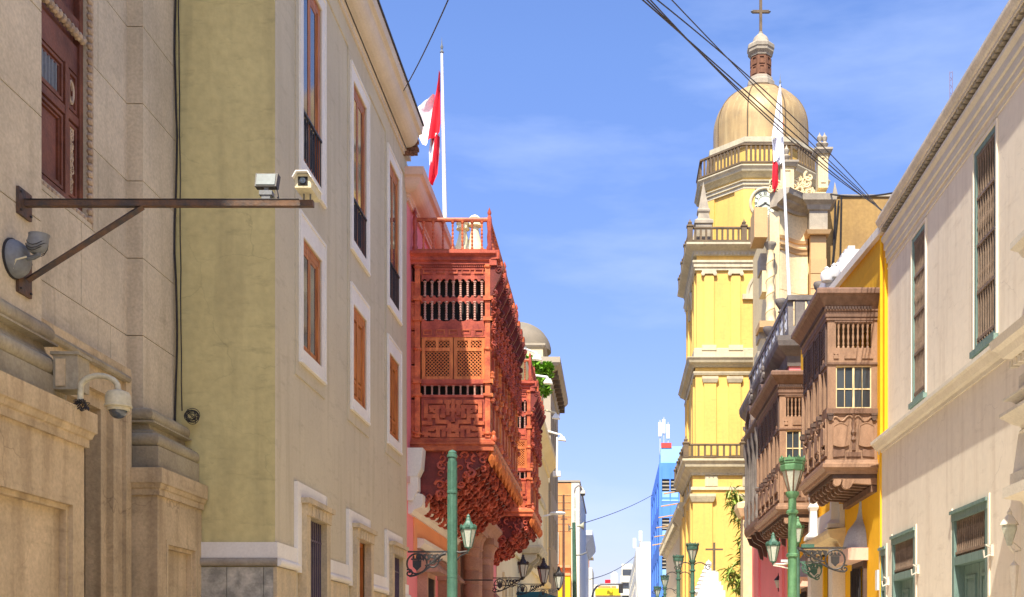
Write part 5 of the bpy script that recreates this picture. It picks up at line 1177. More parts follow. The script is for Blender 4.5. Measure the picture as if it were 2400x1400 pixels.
# ornate dark enclosed balcony
b = MB(); X0, X1 = 4.82, XR; Ya, Yb_ = 36.2, 41.6
b.box(X0, X1 - .002, Ya, Yb_, 5.9, 6.1); ob = t.part(b, 'balcony', m_greyw, label='dark grey-brown ornate balcony with round-arched pediments')
t.part(MB().box(X0, X1 - .002, Ya, Yb_, 9.2, 9.4), 'balcony_roof', m_greyw, ob)
pth = [(X1, Yb_), (X0, Yb_), (X0, Ya), (X1, Ya)]
t.part(MB().mould(pth, [(-.02, 9.2), (.05, 9.2), (.14, 9.36), (.14, 9.46), (-.02, 9.5)]), 'balcony_cornice', m_brndk, ob)
t.part(MB().mould(pth, [(-.02, 5.8), (.06, 5.8), (.12, 5.95), (.12, 6.1), (-.02, 6.12)]), 'balcony_base', m_brn, ob)
for k in range(6):
    y = Ya + .1 + k * 1.1
    b = MB(); b.box(X0, X0 + .12, y, y + .14, 6.1, 9.2); b.lathe([(.06, 6.1), (.1, 6.3), (.05, 6.5), (.09, 6.9), (.05, 7.0), (.05, 8.6), (.1, 8.8), (.1, 9.2)], X0 - .03, y + .07, 8); t.part(b, 'post', m_greyw, ob)
    b = MB(); b.prism([(X0, 5.8), (X1, 5.8), (X1, 5.0), (X1 - .1, 5.05), (X1 - .2, 5.4), (X0 + .1, 5.55)], 'y', y, y + .14); t.part(b, 'corbel', m_brndk, ob)
    if k < 5:
        t.part(MB().box(X0 + .05, X0 + .07, y + .14, y + 1.1, 7.0, 9.2), 'pane', m_glass, ob)
        b = MB(); b.T = lambda u, n, z: (X0 - n, u, z); b.frame(y + .16, y + 1.08, 6.12, 7.0, .09, -.08, .02)
        for q in range(5): b.box(y + .26 + q * .17, y + .31 + q * .17, -.06, .0, 6.2, 6.92)
        t.part(b, 'rail_panel', m_brn, ob)
for cy in (37.4, 40.6):
    b = MB(); b.T = lambda u, n, z: (X0 - n, cy + u, z)
    b.prism(arc(0, 9.5, .85, 0, 180, 14) + arc(0, 9.5, .68, 180, 0, 14), 'y', -.1, .12); pd = t.part(b, 'arched_pediment', m_brndk, ob)
    b = MB(); b.T = lambda u, n, z: (X0 - n, cy + u, z)
    b.prism(arc(0, 9.5, .68, 0, 180, 12), 'y', -.06, -.02)
    for a in range(7): b.tube([(p[0], .0, p[2]) for p in spiral(.38 * cos(R(a * 30)), 9.55 + .38 * sin(R(a * 30)) * .9, .15, 1.3, a, 10)], .035, 5)
    t.part(b, 'pediment_scrollwork', m_rtrim, ob)
    b = MB(); b.T = lambda u, n, z: (X0 - n, cy + u, z); random.seed(4)
    for a in range(12): b.tube([(p[0], .03, p[2]) for p in spiral(random.uniform(-.35, .35), 10.4 + random.uniform(0, .42), .1, 1.2, a, 8)], .045, 5)
    t.part(b, 'crest', m_greyw, ob)
# pilaster of cream stone and wall lantern on the pink wall
t.part(MB().box(XR - .35, XR + .02, 45.2, 46.1, 0, 7.6), 'stone_pilaster', m_chst)
t.part(MB().mould([(XR - .35, 46.1), (XR - .35, 45.2), (XR, 45.2)], [(-.02, 7.0), (.1, 7.0), (.25, 7.3), (.25, 7.5), (-.02, 7.6)]), 'stone_capital', m_chst)
f = Thing('wall_lantern', 'black iron lantern on the pink wall beside the leafy creeper', 'lantern', (XR - .3, 37.9, 2.9))
lx, ly, lz = PX(1824, 1378, 37.6)
b = MB(); b.lathe([(.05, lz), (.12, lz + .22), (.13, lz + .24)], lx, ly, 6, smooth=False); f.part(b, 'glass', m_frost)
b = MB(); b.lathe([(.15, lz + .24), (.05, lz + .36), (.02, lz + .4), (0, lz + .5)], lx, ly, 6, smooth=False); f.part(b, 'cap', m_iron)
f.part(MB().tube([(lx, ly, lz), (lx, ly, lz - .1), (lx + .2, ly, lz - .15), (XR, ly, lz - .05)], .02, 5), 'arm', m_iron)
# flag of the pink house
Yf = 36.4
base, top = PX(1850, 700, Yf), PX(1828.5, 205, Yf)
wh1 = poly_rows([(1826, 200), (1822, 235), (1817, 270), (1812, 300), (1808, 325)], [(1829, 200), (1831, 235), (1832, 270), (1833, 300), (1835, 322)], 5, Yf - .1, .08)
wh2 = poly_rows([(1809, 322), (1812, 345), (1814, 372), (1812, 380)], [(1836, 318), (1837, 345), (1836, 372), (1830, 384)], 5, Yf - .05, .1)
rd1 = poly_rows([(1812, 374), (1811, 400), (1810, 425), (1810, 444)], [(1824, 388), (1825, 405), (1825, 430), (1816, 450)], 4, Yf - .1, .06)
rd2 = poly_rows([(1831, 278), (1832, 292)], [(1835, 282), (1836, 300)], 2, Yf, .02)
flag_thing(base, top, .058, [wh1, wh2], [rd1, rd2], 'slightly tilted white flag pole on the grey roof balustrade', 'white and red flag drooping in front of the church tower dome')
# ================================================================== RIGHT: church tower
AX, AY, HW = 10.82, 85.19, 5.19            # tower axis and half width
t = Thing('church_tower', 'tall yellow church bell tower with tan dome, clock and railed galleries', 'tower', (AX, AY, 0))
def sq(h): return [(AX - h, AY + h), (AX - h, AY - h), (AX + h, AY - h), (AX + h, AY + h)]
def ZT(y, Y=80.0): return H + (1530 - y) * Y / 2700
def stage(h, z0, z1, name, mat=m_yel): return t.part(MB().box(AX - h, AX + h, AY - h, AY + h, z0, z1), name, mat)
def ring(h, prof, name, mat=m_pale): return t.part(MB().mould(sq(h), prof, closed=True), name, mat, ang=25)
def dent(h, z, n, sz, mat=m_pale):
    me = MB().box(-sz / 2, sz / 2, -.08, .08, 0, .16).mesh('dentil', mat)
    for k in range(n):
        u = -h + (k + .5) * 2 * h / n
        t.inst(me, 'dentil', (AX + u, AY - h - .08, z)); 
        if k % 1 == 0: t.inst(me, 'dentil', (AX - h - .08, AY + u, z), rot=(0, 0, R(90)))
# base stage
h0 = 5.4
stage(h0, 0, 14.2, 'base_stage')
for u in (-4.72, -1.3, 2.6):
    block(t, 'pilaster', m_yel, AX + u - .68, AX + u + .68, AY - h0 - .16, AY - h0 + .02, 0, ZT(1178))
    t.part(MB().mould([(AX + u - .68, AY - h0), (AX + u - .68, AY - h0 - .16), (AX + u + .68, AY - h0 - .16), (AX + u + .68, AY - h0)], [(-.02, ZT(1180)), (.08, ZT(1178)), (.22, ZT(1166)), (.22, ZT(1160)), (-.02, ZT(1159))]), 'capital', m_pale)
for v in (-4.4, .2, 4.4): block(t, 'pilaster', m_yel, AX - h0 - .16, AX - h0 + .02, AY + v - .8, AY + v + .8, 0, ZT(1178))
ring(h0, [(-.05, ZT(1150)), (.12, ZT(1150)), (.12, ZT(1143)), (-.05, ZT(1142))], 'astragal')
ring(h0, [(-.05, ZT(1116)), (.1, ZT(1116)), (.18, ZT(1110)), (.35, ZT(1103)), (.55, ZT(1098)), (.6, ZT(1091)), (.75, ZT(1085)), (.75, ZT(1080)), (-.05, ZT(1078))], 'cornice')
dent(h0, ZT(1116), 40, .14)
for u in (-4.1, -1.5, 1.1, 3.6):
    for q in range(3): block(t, 'triglyph_bar', m_pale, AX + u - .42 + q * .29, AX + u - .2 + q * .29, AY - h0 - .1, AY - h0 + .01, ZT(1141), ZT(1117))
    block(t, 'triglyph_back', m_pale, AX + u - .45, AX + u + .45, AY - h0 - .05, AY - h0 + .011, ZT(1141), ZT(1117))
for v in (-3, 0, 3): block(t, 'triglyph_back', m_pale, AX - h0 - .06, AX - h0 + .011, AY + v - .45, AY + v + .45, ZT(1141), ZT(1117))
ZG1 = ZT(1078)
# railed galleries
rb = MB().box(-.07, .07, -.07, .07, 0, 1).mesh('rail_bar', m_brnrail)
post = MB().lathe([(.22, 0), (.22, 1.05), (.28, 1.1), (.28, 1.2), (.12, 1.28), (.17, 1.42), (.06, 1.55), (0, 1.75)], seg=4, smooth=False, ph=pi / 4).mesh('rail_post', m_brnrail)
def gallery(pth, z, hgt, nb, closed=True, postz=1.0, posts=True):
    g = MB(); g.mould(pth, [(-.1, z + hgt - .12), (.1, z + hgt - .12), (.1, z + hgt), (-.1, z + hgt)], closed=closed); g.mould(pth, [(-.1, z + .03), (.1, z + .03), (.1, z + .14), (-.1, z + .14)], closed=closed)
    ga = t.part(g, 'gallery_rail', m_brnrail)
    n = len(pth)
    for i in range(n if closed else n - 1):
        a, c = pth[i], pth[(i + 1) % n]
        if (a[1] + c[1]) / 2 > AY + 1.5: continue
        for k in range(1, nb): t.inst(rb, 'rail_bar', (a[0] + (c[0] - a[0]) * k / nb, a[1] + (c[1] - a[1]) * k / nb, z + .14), ga, scale=(1, 1, hgt - .26))
        if posts:
            for k in (0, .333, .667): t.inst(post, 'rail_post', (a[0] + (c[0] - a[0]) * k, a[1] + (c[1] - a[1]) * k, z), ga, scale=(1.2, 1.2, hgt / 1.1))
    return ga
gallery(sq(h0 + .5), ZG1, ZT(1045) - ZG1, 27)
block(t, 'obelisk_base', m_pale, AX - h0 + .02, AX - h0 + .9, AY + h0 - 1.5, AY + h0 - .6, ZG1, ZG1 + .8)
b = MB(); b.lathe([(.5, ZG1 + .8), (.55, ZG1 + .9), (.0, ZG1 + 3.0)], AX - h0 + .45, AY + h0 - 1, 4, smooth=False, ph=pi / 4); t.part(b, 'obelisk', m_pale)
# second stage
h1 = HW
stage(h1, ZG1, ZT(845), 'second_stage')
for u in (-4.18, -2.47, 2.47, 4.18):
    block(t, 'pilaster', m_yel, AX + u - .42, AX + u + .42, AY - h1 - .14, AY - h1 + .02, ZG1, ZT(893))
    t.part(MB().mould([(AX + u - .42, AY - h1), (AX + u - .42, AY - h1 - .14), (AX + u + .42, AY - h1 - .14), (AX + u + .42, AY - h1)], [(-.02, ZT(899)), (.06, ZT(898)), (.14, ZT(890)), (.14, ZT(884)), (-.02, ZT(883))]), 'capital', m_pale)
for v in (-4.18, -2.47, 2.47, 4.18): block(t, 'pilaster', m_yel, AX - h1 - .14, AX - h1 + .02, AY + v - .42, AY + v + .42, ZG1, ZT(884))
ring(h1, [(-.05, ZT(880)), (.1, ZT(880)), (.16, ZT(875)), (.16, ZT(872)), (-.05, ZT(871))], 'architrave')
ring(h1, [(-.05, ZT(862)), (.1, ZT(862)), (.25, ZT(857)), (.45, ZT(853)), (.5, ZT(848)), (.6, ZT(843)), (.6, ZT(841)), (-.05, ZT(840))], 'cornice')
dent(h1, ZT(862), 44, .11)
# third stage: belfry with round arch
zb = ZT(840)
h2 = 5.1
ring(h2, [(-.05, zb), (.2, zb), (.2, ZT(818)), (.1, ZT(816)), (-.05, ZT(815))], 'pedestal_band')
zt3 = ZT(600)
arch_w, spring = 1.2, ZT(690)
b = MB(); b.wall(AY - h2, AY - h2 + .8, AX - h2, AX + h2, zb, zt3, [(AX - arch_w, AX + arch_w, ZT(815), spring + arch_w)], axis='y'); t.part(b, 'belfry_front', m_yel)
b = MB(); b.wall(AX - h2, AX - h2 + .8, AY - h2 + .801, AY + h2, zb, zt3, [(AY - arch_w, AY + arch_w, ZT(815), spring + arch_w)], axis='x'); t.part(b, 'belfry_side', m_yel)
b = MB(); b.box(AX - h2 + .9, AX + h2, AY + h2 - 1, AY + h2, zb, zt3); b.box(AX + h2 - .8, AX + h2, AY - h2 + .81, AY + h2 - 1.01, zb, zt3); t.part(b, 'belfry_back', m_yel)
for ax in ('y', 'x'):
    # spandrels that round the arch
    for s in (-1, 1):
        pts = [(s * arch_w, spring + arch_w), (s * .0, spring + arch_w)] + [(s * arch_w * sin(R(a)), spring + arch_w * cos(R(a))) for a in range(0, 91, 10)]
        b = MB()
        if ax == 'y': b.prism([(AX + p, z) for p, z in pts], 'y', AY - h2 + .01, AY - h2 + .78)
        else: b.prism([(AY + p, z) for p, z in pts], 'x', AX - h2 + .01, AX - h2 + .78)
        t.part(b, 'spandrel', m_yel)
    for (r0, r1, d) in ((arch_w + .02, arch_w + .28, .12), (arch_w + .3, arch_w + .48, .18)):
        b = MB(); pr = arc(0, spring, r0, 0, 180, 16) + arc(0, spring, r1, 180, 0, 16)
        if ax == 'y': b.prism([(AX + p, z) for p, z in pr], 'y', AY - h2 - d, AY - h2 + .01)
        else: b.prism([(AY + p, z) for p, z in pr], 'x', AX - h2 - d, AX - h2 + .01)
        t.part(b, 'archivolt', m_pale)
for s in (-1, 1): block(t, 'impost', m_pale, AX + s * (arch_w + .35) - .38, AX + s * (arch_w + .35) + .38, AY - h2 - .2, AY - h2 + .02, spring - .35, spring)
b = MB(); b.lathe([(0, spring + .9), (.15, spring + .8), (.35, spring + .5), (.45, spring - .2), (.75, spring - .8), (.8, spring - 1.0), (0, spring - 1.0)], AX, AY, 16); t.part(b, 'bell', m_brnrail)
block(t, 'bell_beam', m_chst2, AX - h2 + .8, AX + h2 - .8, AY - .2, AY + .2, spring + .9, spring + 1.3)
block(t, 'bell_beam', m_chst2, AX - arch_w, AX + arch_w, AY - h2 + .3, AY - h2 + .6, spring - 1.6, spring - 1.0)
for u in (-4.25, -2.4, 2.4, 4.25):
    block(t, 'pilaster', m_yel, AX + u - .34, AX + u + .34, AY - h2 - .14, AY - h2 + .02, ZT(815), ZT(645))
    b = MB(); block(t, 'capital', m_pale, AX + u - .5, AX + u + .5, AY - h2 - .24, AY - h2 + .01, ZT(643), ZT(635))
    for s in (-1, 1):
        b = MB(); b.T = lambda x, y, z: (AX + u + s * .42 + x, AY - h2 - .1 - z, ZT(643) + y); b.lathe([(0, 0), (.14, 0), (.14, .14), (.05, .16), (0, .16)], seg=10); t.part(b, 'volute', m_pale)
    block(t, 'pilaster_base', m_pale, AX + u - .5, AX + u + .5, AY - h2 - .26, AY - h2 + .01, ZT(822), ZT(810))
for v in (-4.25, -2.4, 2.4, 4.25): block(t, 'pilaster', m_yel, AX - h2 - .14, AX - h2 + .02, AY + v - .34, AY + v + .34, ZT(815), ZT(640))
ring(h2, [(-.05, ZT(634)), (.14, ZT(634)), (.14, ZT(628)), (.22, ZT(627)), (.22, ZT(620)), (.3, ZT(617)), (.3, ZT(612)), (-.05, ZT(611))], 'entablature')
ring(h2, [(-.05, ZT(600)), (.15, ZT(600)), (.3, ZT(590)), (.55, ZT(585)), (.75, ZT(580)), (.75, ZT(575)), (-.05, ZT(573))], 'cornice')
dent(h2 + .1, ZT(599), 40, .12)
t.part(MB().box(AX - h2 - .4, AX + h2 + .4, AY - h2 - .4, AY + h2 + .4, ZT(576), ZT(573)), 'gallery_floor', m_pale)
ZG2 = ZT(573)
gallery(sq(h2 + .5), ZG2, ZT(538) - ZG2, 30)
for (sx, sy) in ((-1, -1), (1, -1), (-1, 1)):
    x, y = AX + sx * (h2 - .5), AY + sy * (h2 - .5)
    b = MB(); b.lathe([(.8, ZG2), (.8, ZT(525)), (.92, ZT(523)), (.92, ZT(516)), (.6, ZT(510)), (.5, ZT(497)), (.62, ZT(492)), (.62, ZT(488)), (.5, ZT(485)), (.0, ZT(418))], x, y, 4, smooth=False, ph=pi / 4); t.part(b, 'obelisk', m_grstone)
# octagon clock stage
def octp(r): return [(AX + r / cos(pi / 8) * cos(pi / 8 + k * pi / 4 + pi), AY + r / cos(pi / 8) * sin(pi / 8 + k * pi / 4 + pi)) for k in range(8)]
ro = 4.1
b = MB(); b.prism(octp(ro), 'z', ZG2, H + (1530 - 400) * 81.09 / 2700); t.part(b, 'octagon_stage', m_yel)
YF8 = AY - ro
def Z8(y): return H + (1530 - y) * YF8 / 2700
oc = octp(ro)
for k in range(8):
    x, y = oc[k]; 
    if y > AY + 1: continue
    b = MB(); a = math.atan2(y - AY, x - AX)
    p0 = (x - .75 * (oc[k][0] - oc[k - 1][0]) / math.dist(oc[k], oc[k - 1]), y - .75 * (oc[k][1] - oc[k - 1][1]) / math.dist(oc[k], oc[k - 1])); nx = oc[(k + 1) % 8]
    p1 = (x + .75 * (nx[0] - x) / math.dist(nx, oc[k]), y + .75 * (nx[1] - y) / math.dist(nx, oc[k]))
    b.mould([p0, (x, y), p1], [(-.05, ZG2), (.12, ZG2), (.12, Z8(440)), (-.05, Z8(440))]); t.part(b, 'corner_strip', m_yel)
t.part(MB().mould(oc, [(-.05, Z8(444)), (.14, Z8(444)), (.14, Z8(437)), (.24, Z8(436)), (.24, Z8(430)), (.34, Z8(428)), (.34, Z8(426)), (-.05, Z8(425))], closed=True), 'entablature', m_pale, ang=25)
t.part(MB().mould(oc, [(-.05, Z8(418)), (.12, Z8(416)), (.3, Z8(411)), (.5, Z8(407)), (.56, Z8(402)), (.68, Z8(397)), (.68, Z8(394)), (-.05, Z8(392))], closed=True), 'cornice', m_pale, ang=25)
ZG3 = Z8(390)
gallery(octp(ro + .45), ZG3, Z8(344) - ZG3, 12, posts=False)
# clock
cx, cz = PX(1793, 478, YF8)[0], Z8(478)
b = MB(); b.T = lambda x, y, z: (cx + x, YF8 - z, cz + y); b.lathe([(0, .1), (.94, .1), (.94, .0)], seg=40); ck = t.part(b, 'clock', m_clock)
b = MB(); b.T = lambda x, y, z: (cx + x, YF8 - z, cz + y); b.lathe([(.95, .0), (.95, .2), (1.02, .24), (1.14, .2), (1.16, .0), (.95, .0)], seg=40); t.part(b, 'clock_rim', m_pale, ck)
nums = ['XII', 'I', 'II', 'III', 'IV', 'V', 'VI', 'VII', 'VIII', 'IX', 'X', 'XI']
for i, s in enumerate(nums):
    a = R(90 - 30 * i); b = MB()
    def TT(u, n, z, a=a):
        r = .70 + z; tx, tz = sin(a), -cos(a)
        return (cx + r * cos(a) + u * tx, YF8 - .1 - n, cz + r * sin(a) + u * tz)
    b.T = TT; wch = {'I': .06, 'V': .12, 'X': .12}; tot = sum(wch[c] for c in s); u = -tot / 2
    for c in s:
        m = u + wch[c] / 2; th = .014
        def stroke(x0, z0, x1, z1):
            b.add([(x0 - th, 0, z0), (x0 + th, 0, z0), (x1 + th, 0, z1), (x1 - th, 0, z1), (x0 - th, .02, z0), (x0 + th, .02, z0), (x1 + th, .02, z1), (x1 - th, .02, z1)], [(4, 5, 6, 7), (0, 1, 5, 4), (2, 3, 7, 6), (1, 2, 6, 5), (0, 4, 7, 3), (0, 3, 2, 1)])
        if c == 'I': stroke(m, -.11, m, .11)
        if c == 'V': stroke(m - .04, .11, m, -.11); stroke(m + .04, .11, m, -.11)
        if c == 'X': stroke(m - .04, .11, m + .04, -.11); stroke(m + .04, .11, m - .04, -.11)
        u += wch[c]
    t.part(b, 'clock_numeral', m_iron, ck)
b = MB(); b.T = lambda x, y, z: (cx + x, YF8 - z, cz + y); b.lathe([(.53, .1), (.53, .115), (.51, .115), (.51, .1), (.53, .1)], seg=32); b.lathe([(.90, .1), (.90, .115), (.87, .115), (.87, .1), (.90, .1)], seg=36); t.part(b, 'clock_ring', m_iron, ck)
for (a, L_, wd) in ((-28, .78, .03), (-150, .55, .04)):
    b = MB(); c_, s_ = cos(R(a)), sin(R(a)); b.T = lambda x, y, z: (cx + x * c_ - y * s_, YF8 - .13 - z, cz + x * s_ + y * c_); b.box(-.1, L_, -wd, wd, 0, .02); t.part(b, 'clock_hand', m_iron, ck)
# drum, dome, lantern, cross
YA = AY
def ZA(y): return H + (1530 - y) * YA / 2700
ring8 = octp(3.62)
def ZD(y): return H + (1530 - y) * 81.4 / 2700
b = MB(); b.prism(ring8, 'z', ZG3 - .5, ZD(322)); t.part(b, 'drum', m_yel)
t.part(MB().mould(octp(3.62), [(-.05, ZD(344)), (.12, ZD(342)), (.3, ZD(334)), (.3, ZD(322)), (-.05, ZD(318))], closed=True), 'drum_cornice', m_pale)
zd = ZD(320); rd = 3.5; hd = ZA(200) - zd
b = MB(); zs_ = ZA(316); hd = ZA(211) - zs_
b.lathe([(rd, zd - .3), (rd * 1.0, zs_)] + [(rd * cos(R(a)) ** .95, zs_ + hd * sin(R(a))) for a in range(5, 86, 5)], AX, YA, 48); dm = t.part(b, 'dome', m_dome)
for k in range(8):
    a0 = pi / 8 + k * pi / 4
    b = MB(); b.tube([(AX + rd * 1.005 * cos(a0), YA + rd * 1.005 * sin(a0), zd)] + [(AX + rd * 1.005 * cos(R(a)) ** .95 * cos(a0), YA + rd * 1.005 * cos(R(a)) ** .95 * sin(a0), zs_ + hd * 1.003 * sin(R(a))) for a in range(0, 80, 6)], .05, 5); t.part(b, 'dome_rib', m_brnrail, dm)
b = MB(); s = YA / 2700
def ZA(y): return H + (1530 - y) * (YA - .95) / 2700
def LZ(pts): return [(r * s, ZA(y)) for r, y in pts]
b.lathe(LZ([(42, 212), (38, 205), (31, 203), (30, 196), (33, 193), (33, 182), (29, 178), (28, 172), (26, 170)]), AX, YA, 8, smooth=False, ph=pi / 8); t.part(b, 'lantern_base', m_grstone)
b = MB(); b.lathe(LZ([(25, 172), (23.5, 122)]), AX, YA, 8, smooth=False, ph=pi / 8); t.part(b, 'lantern_shaft', m_lant)
for k in range(8):
    a = k * pi / 4
    for (y0, y1) in ((166, 148), (144, 126)):
        b = MB(); b.T = lambda u, n, z: (AX + (22.6 * s + n) * cos(a) - u * sin(a), YA + (22.6 * s + n) * sin(a) + u * cos(a), z); b.frame(-.2, .2, ZA(y0), ZA(y1), .06, -.05, .05); t.part(b, 'lantern_panel', m_lant)
b = MB(); b.lathe(LZ([(25, 122), (26, 118), (31, 112), (31, 106), (33, 104), (33, 96), (28, 91), (0, 90)]), AX, YA, 8, smooth=False, ph=pi / 8); t.part(b, 'lantern_cap', m_grstone)
b = MB(); b.lathe(LZ([(21, 91), (20, 84), (16, 74), (9, 67), (5, 64), (5, 60), (3, 60)]), AX, YA, 20); t.part(b, 'cupola', m_grstone)
b = MB(); X = AX; b.box(X - .1, X + .1, YA - .1, YA + .1, ZA(62), ZA(-24)); b.box(X - .62, X + .62, YA - .09, YA + .09, ZA(14), ZA(8)); cr_ = t.part(b, 'cross', m_brnrail)
for (dx, zz) in ((-.62, ZA(11)), (.62, ZA(11)), (0, ZA(-24))):
    b = MB(); b.lathe([(0, zz - .14), (.14, zz), (0, zz + .14)], X + dx, YA, 6); t.part(b, 'cross_knob', m_grey, cr_)
# iron cross on the tower base front
f = Thing('iron_cross', 'thin dark wooden cross standing before the yellow tower base', 'cross', PX(1674, 1325, 66))
a, c = PX(1674, 1325, 66), PX(1674, 1272, 66); f.part(MB().box(a[0] - .06, a[0] + .06, 65.94, 66.06, a[2] - 2, c[2]), 'upright', m_brnrail)
z = PX(0, 1288, 66)[2]; f.part(MB().box(a[0] - .5, a[0] + .5, 65.95, 66.05, z - .05, z + .05), 'arm', m_brnrail)

# nave wall running on behind the tower
t = Thing('church_nave', 'cream and yellow church side wall with carved eaves behind the tower', 'building', (9, 105, 0))
t.part(MB().box(5.75, 20, 89.5, 128, 0, 13.0), 'wall', m_chst)
t.part(MB().box(5.5, 20, 89.3, 97, 0, 17.5), 'buttress_block', m_yel)
t.part(MB().mould([(5.75, 128), (5.75, 89.4)], [(-.1, 12), (.3, 12.2), (.8, 12.9), (.8, 13.3), (-.1, 13.4)]), 'cornice', m_pale)
for k in range(30): t.part(MB().box(4.95, 5.75, 97.5 + k * 1.0, 97.8 + k * 1.0, 12.3, 12.7), 'eave_bracket', m_pale)
for k in range(6):
    b = MB(); b.tube([(5.7, 91 + k * 5.5, 14.5 - k * .3), (3.9, 91 + k * 5.5, 14.2 - k * .3)], .06, 5); t.part(b, 'roof_beam', m_chst2)

# ------------------------------------------------------------------ church front with curved gable
t = Thing('baroque_church', 'curved cream stone church front with medallion, volutes and pinnacles', 'church', (11, 71, 0))
Yc0 = 68.0
def P(x, y, Y=Yc0): return PX(x, y, Y)
xl, xm, xr = P(1826, 0)[0], P(1900, 0)[0], P(1942, 0)[0]
zl = lambda y: H + (1530 - y) * Yc0 / 2700
# concave wall: from the left pier back towards the right pier
N = 14; ctr = (xl - .2, Yc0 + 2.2); 
curve = [(xl + (xm - xl) * k / N, Yc0 + 1.6 * sin(pi * .5 * k / N) ** 1.5 * (1 - .35 * k / N)) for k in range(N + 1)]
crv = MB(); crv.mould(curve, [(-.6, 2), (0, 2), (0, zl(462)), (-.6, zl(462))]); cw = t.part(crv, 'curved_wall', m_chst, ang=60)
# block joints as raised courses
for r_, y in enumerate(range(640, 1000, 38)):
    b = MB(); b.mould(curve, [(-.01, zl(y + 37)), (.03, zl(y + 37)), (.03, zl(y + .8)), (-.01, zl(y + .8))]); t.part(b, 'stone_course', m_chst, cw, ang=60)
t.part(MB().mould(curve, [(-.02, zl(585)), (.08, zl(584)), (.12, zl(578)), (.2, zl(574)), (.2, zl(570)), (-.02, zl(568))]), 'string_course', m_chst2, cw, ang=60)
t.part(MB().mould(curve, [(-.02, zl(560)), (.1, zl(559)), (.16, zl(552)), (-.02, zl(550))]), 'string_course', m_chst2, cw, ang=60)
corn = [(-.3, zl(492)), (.15, zl(492)), (.2, zl(486)), (.55, zl(478)), (.6, zl(474)), (.95, zl(468)), (1.0, zl(460)), (1.05, zl(456)), (-.3, zl(454))]
cc = [(P(1812, 0)[0], Yc0 - .5), (xl, Yc0 - .05)] + curve[1:]
t.part(MB().mould(cc, corn), 'cornice', m_grstone, ang=50)
YP_ = Yc0 - 1.6; block(t, 'flat_panel', m_chst2, PX(1768, 0, YP_)[0], PX(1799, 0, YP_)[0], YP_, Yc0 + .3, PX(0, 556, YP_)[2], PX(0, 486, YP_)[2])
# side face to the street and left pier
block(t, 'left_pier', m_chst, P(1803, 0)[0], xl, Yc0 - .2, Yc0 + 8, 2, zl(500))
for k, (y0, y1, d) in enumerate(((600, 640, .5), (640, 690, .3), (770, 800, .7), (800, 830, .5), (830, 900, .9))):
    block(t, 'stepped_block', m_chst if k % 2 else m_grstone, P(1790, 0)[0] - d * .5, xl - .3, Yc0 - .45 - .05 * k, Yc0 + 1, zl(y1), zl(y0))
# twisted column
cxx = P(1800, 0)[0]; b = MB(); n = 60
zz0, zz1 = zl(768), zl(600)
vsr = []
for i in range(n + 1):
    f = i / n; ang = f * 2 * pi * 4.5
    vsr.append((cxx + .025 * cos(ang), Yc0 - .95 + .025 * sin(ang), zz0 + (zz1 - zz0) * f))
b.tube(vsr, [.27 - .07 * i / n for i in range(n + 1)], 12); tcol = t.part(b, 'twisted_column', m_chst)
b = MB(); b.tube([(cxx + (.28 - .07 * i / 60) * cos(i / 60 * 2 * pi * 4.5), Yc0 - .95 + (.28 - .07 * i / 60) * sin(i / 60 * 2 * pi * 4.5), zz0 + (zz1 - zz0) * i / 60) for i in range(61)], .035, 5); t.part(b, 'twisted_cord', m_chst2, tcol)
b = MB(); b.lathe([(.42, zz0 - .5), (.42, zz0 - .2), (.3, zz0)], cxx, Yc0 - .95, 10); t.part(b, 'column_base', m_chst, tcol); b = MB(); b.lathe([(.2, zz1), (.3, zz1 + .2), (.36, zz1 + .3), (.36, zz1 + .42)], cxx, Yc0 - .95, 8); t.part(b, 'column_capital', m_grstone, tcol)
block(t, 'column_ledge', m_chst2, cxx - .7, cxx + .9, Yc0 - 1.6, Yc0 + .3, zl(785), zl(770))
# right pier with capital and stepped mouldings
pr0, pr1 = P(1903, 0)[0], P(1940, 0)[0]
pier = block(t, 'right_pier', m_chst2, pr0, pr1, Yc0 + .5, Yc0 + 3, 2, zl(540))
for k in range(10): block(t, 'pier_stone', m_chst2, pr0 + .0, pr1 + .02, Yc0 + .42, Yc0 + .5, zl(600 + k * 36 + 35), zl(600 + k * 36 + .8))
block(t, 'pier_upper', m_grstone, pr0 - .1, pr1 + .05, Yc0 + .3, Yc0 + 3, zl(540), zl(484))
pt_ = [(pr0 - .1, Yc0 + 2), (pr0 - .1, Yc0 + .3), (pr1 + .05, Yc0 + .3), (pr1 + .05, Yc0 + 2)]
t.part(MB().mould(pt_, [(-.05, zl(546)), (.1, zl(545)), (.2, zl(536)), (-.05, zl(534))]), 'pier_band', m_chst2)
t.part(MB().mould(pt_, [(-.05, zl(490)), (.1, zl(488)), (.2, zl(478)), (.45, zl(470)), (.5, zl(456)), (-.05, zl(454))]), 'pier_capital', m_grstone)
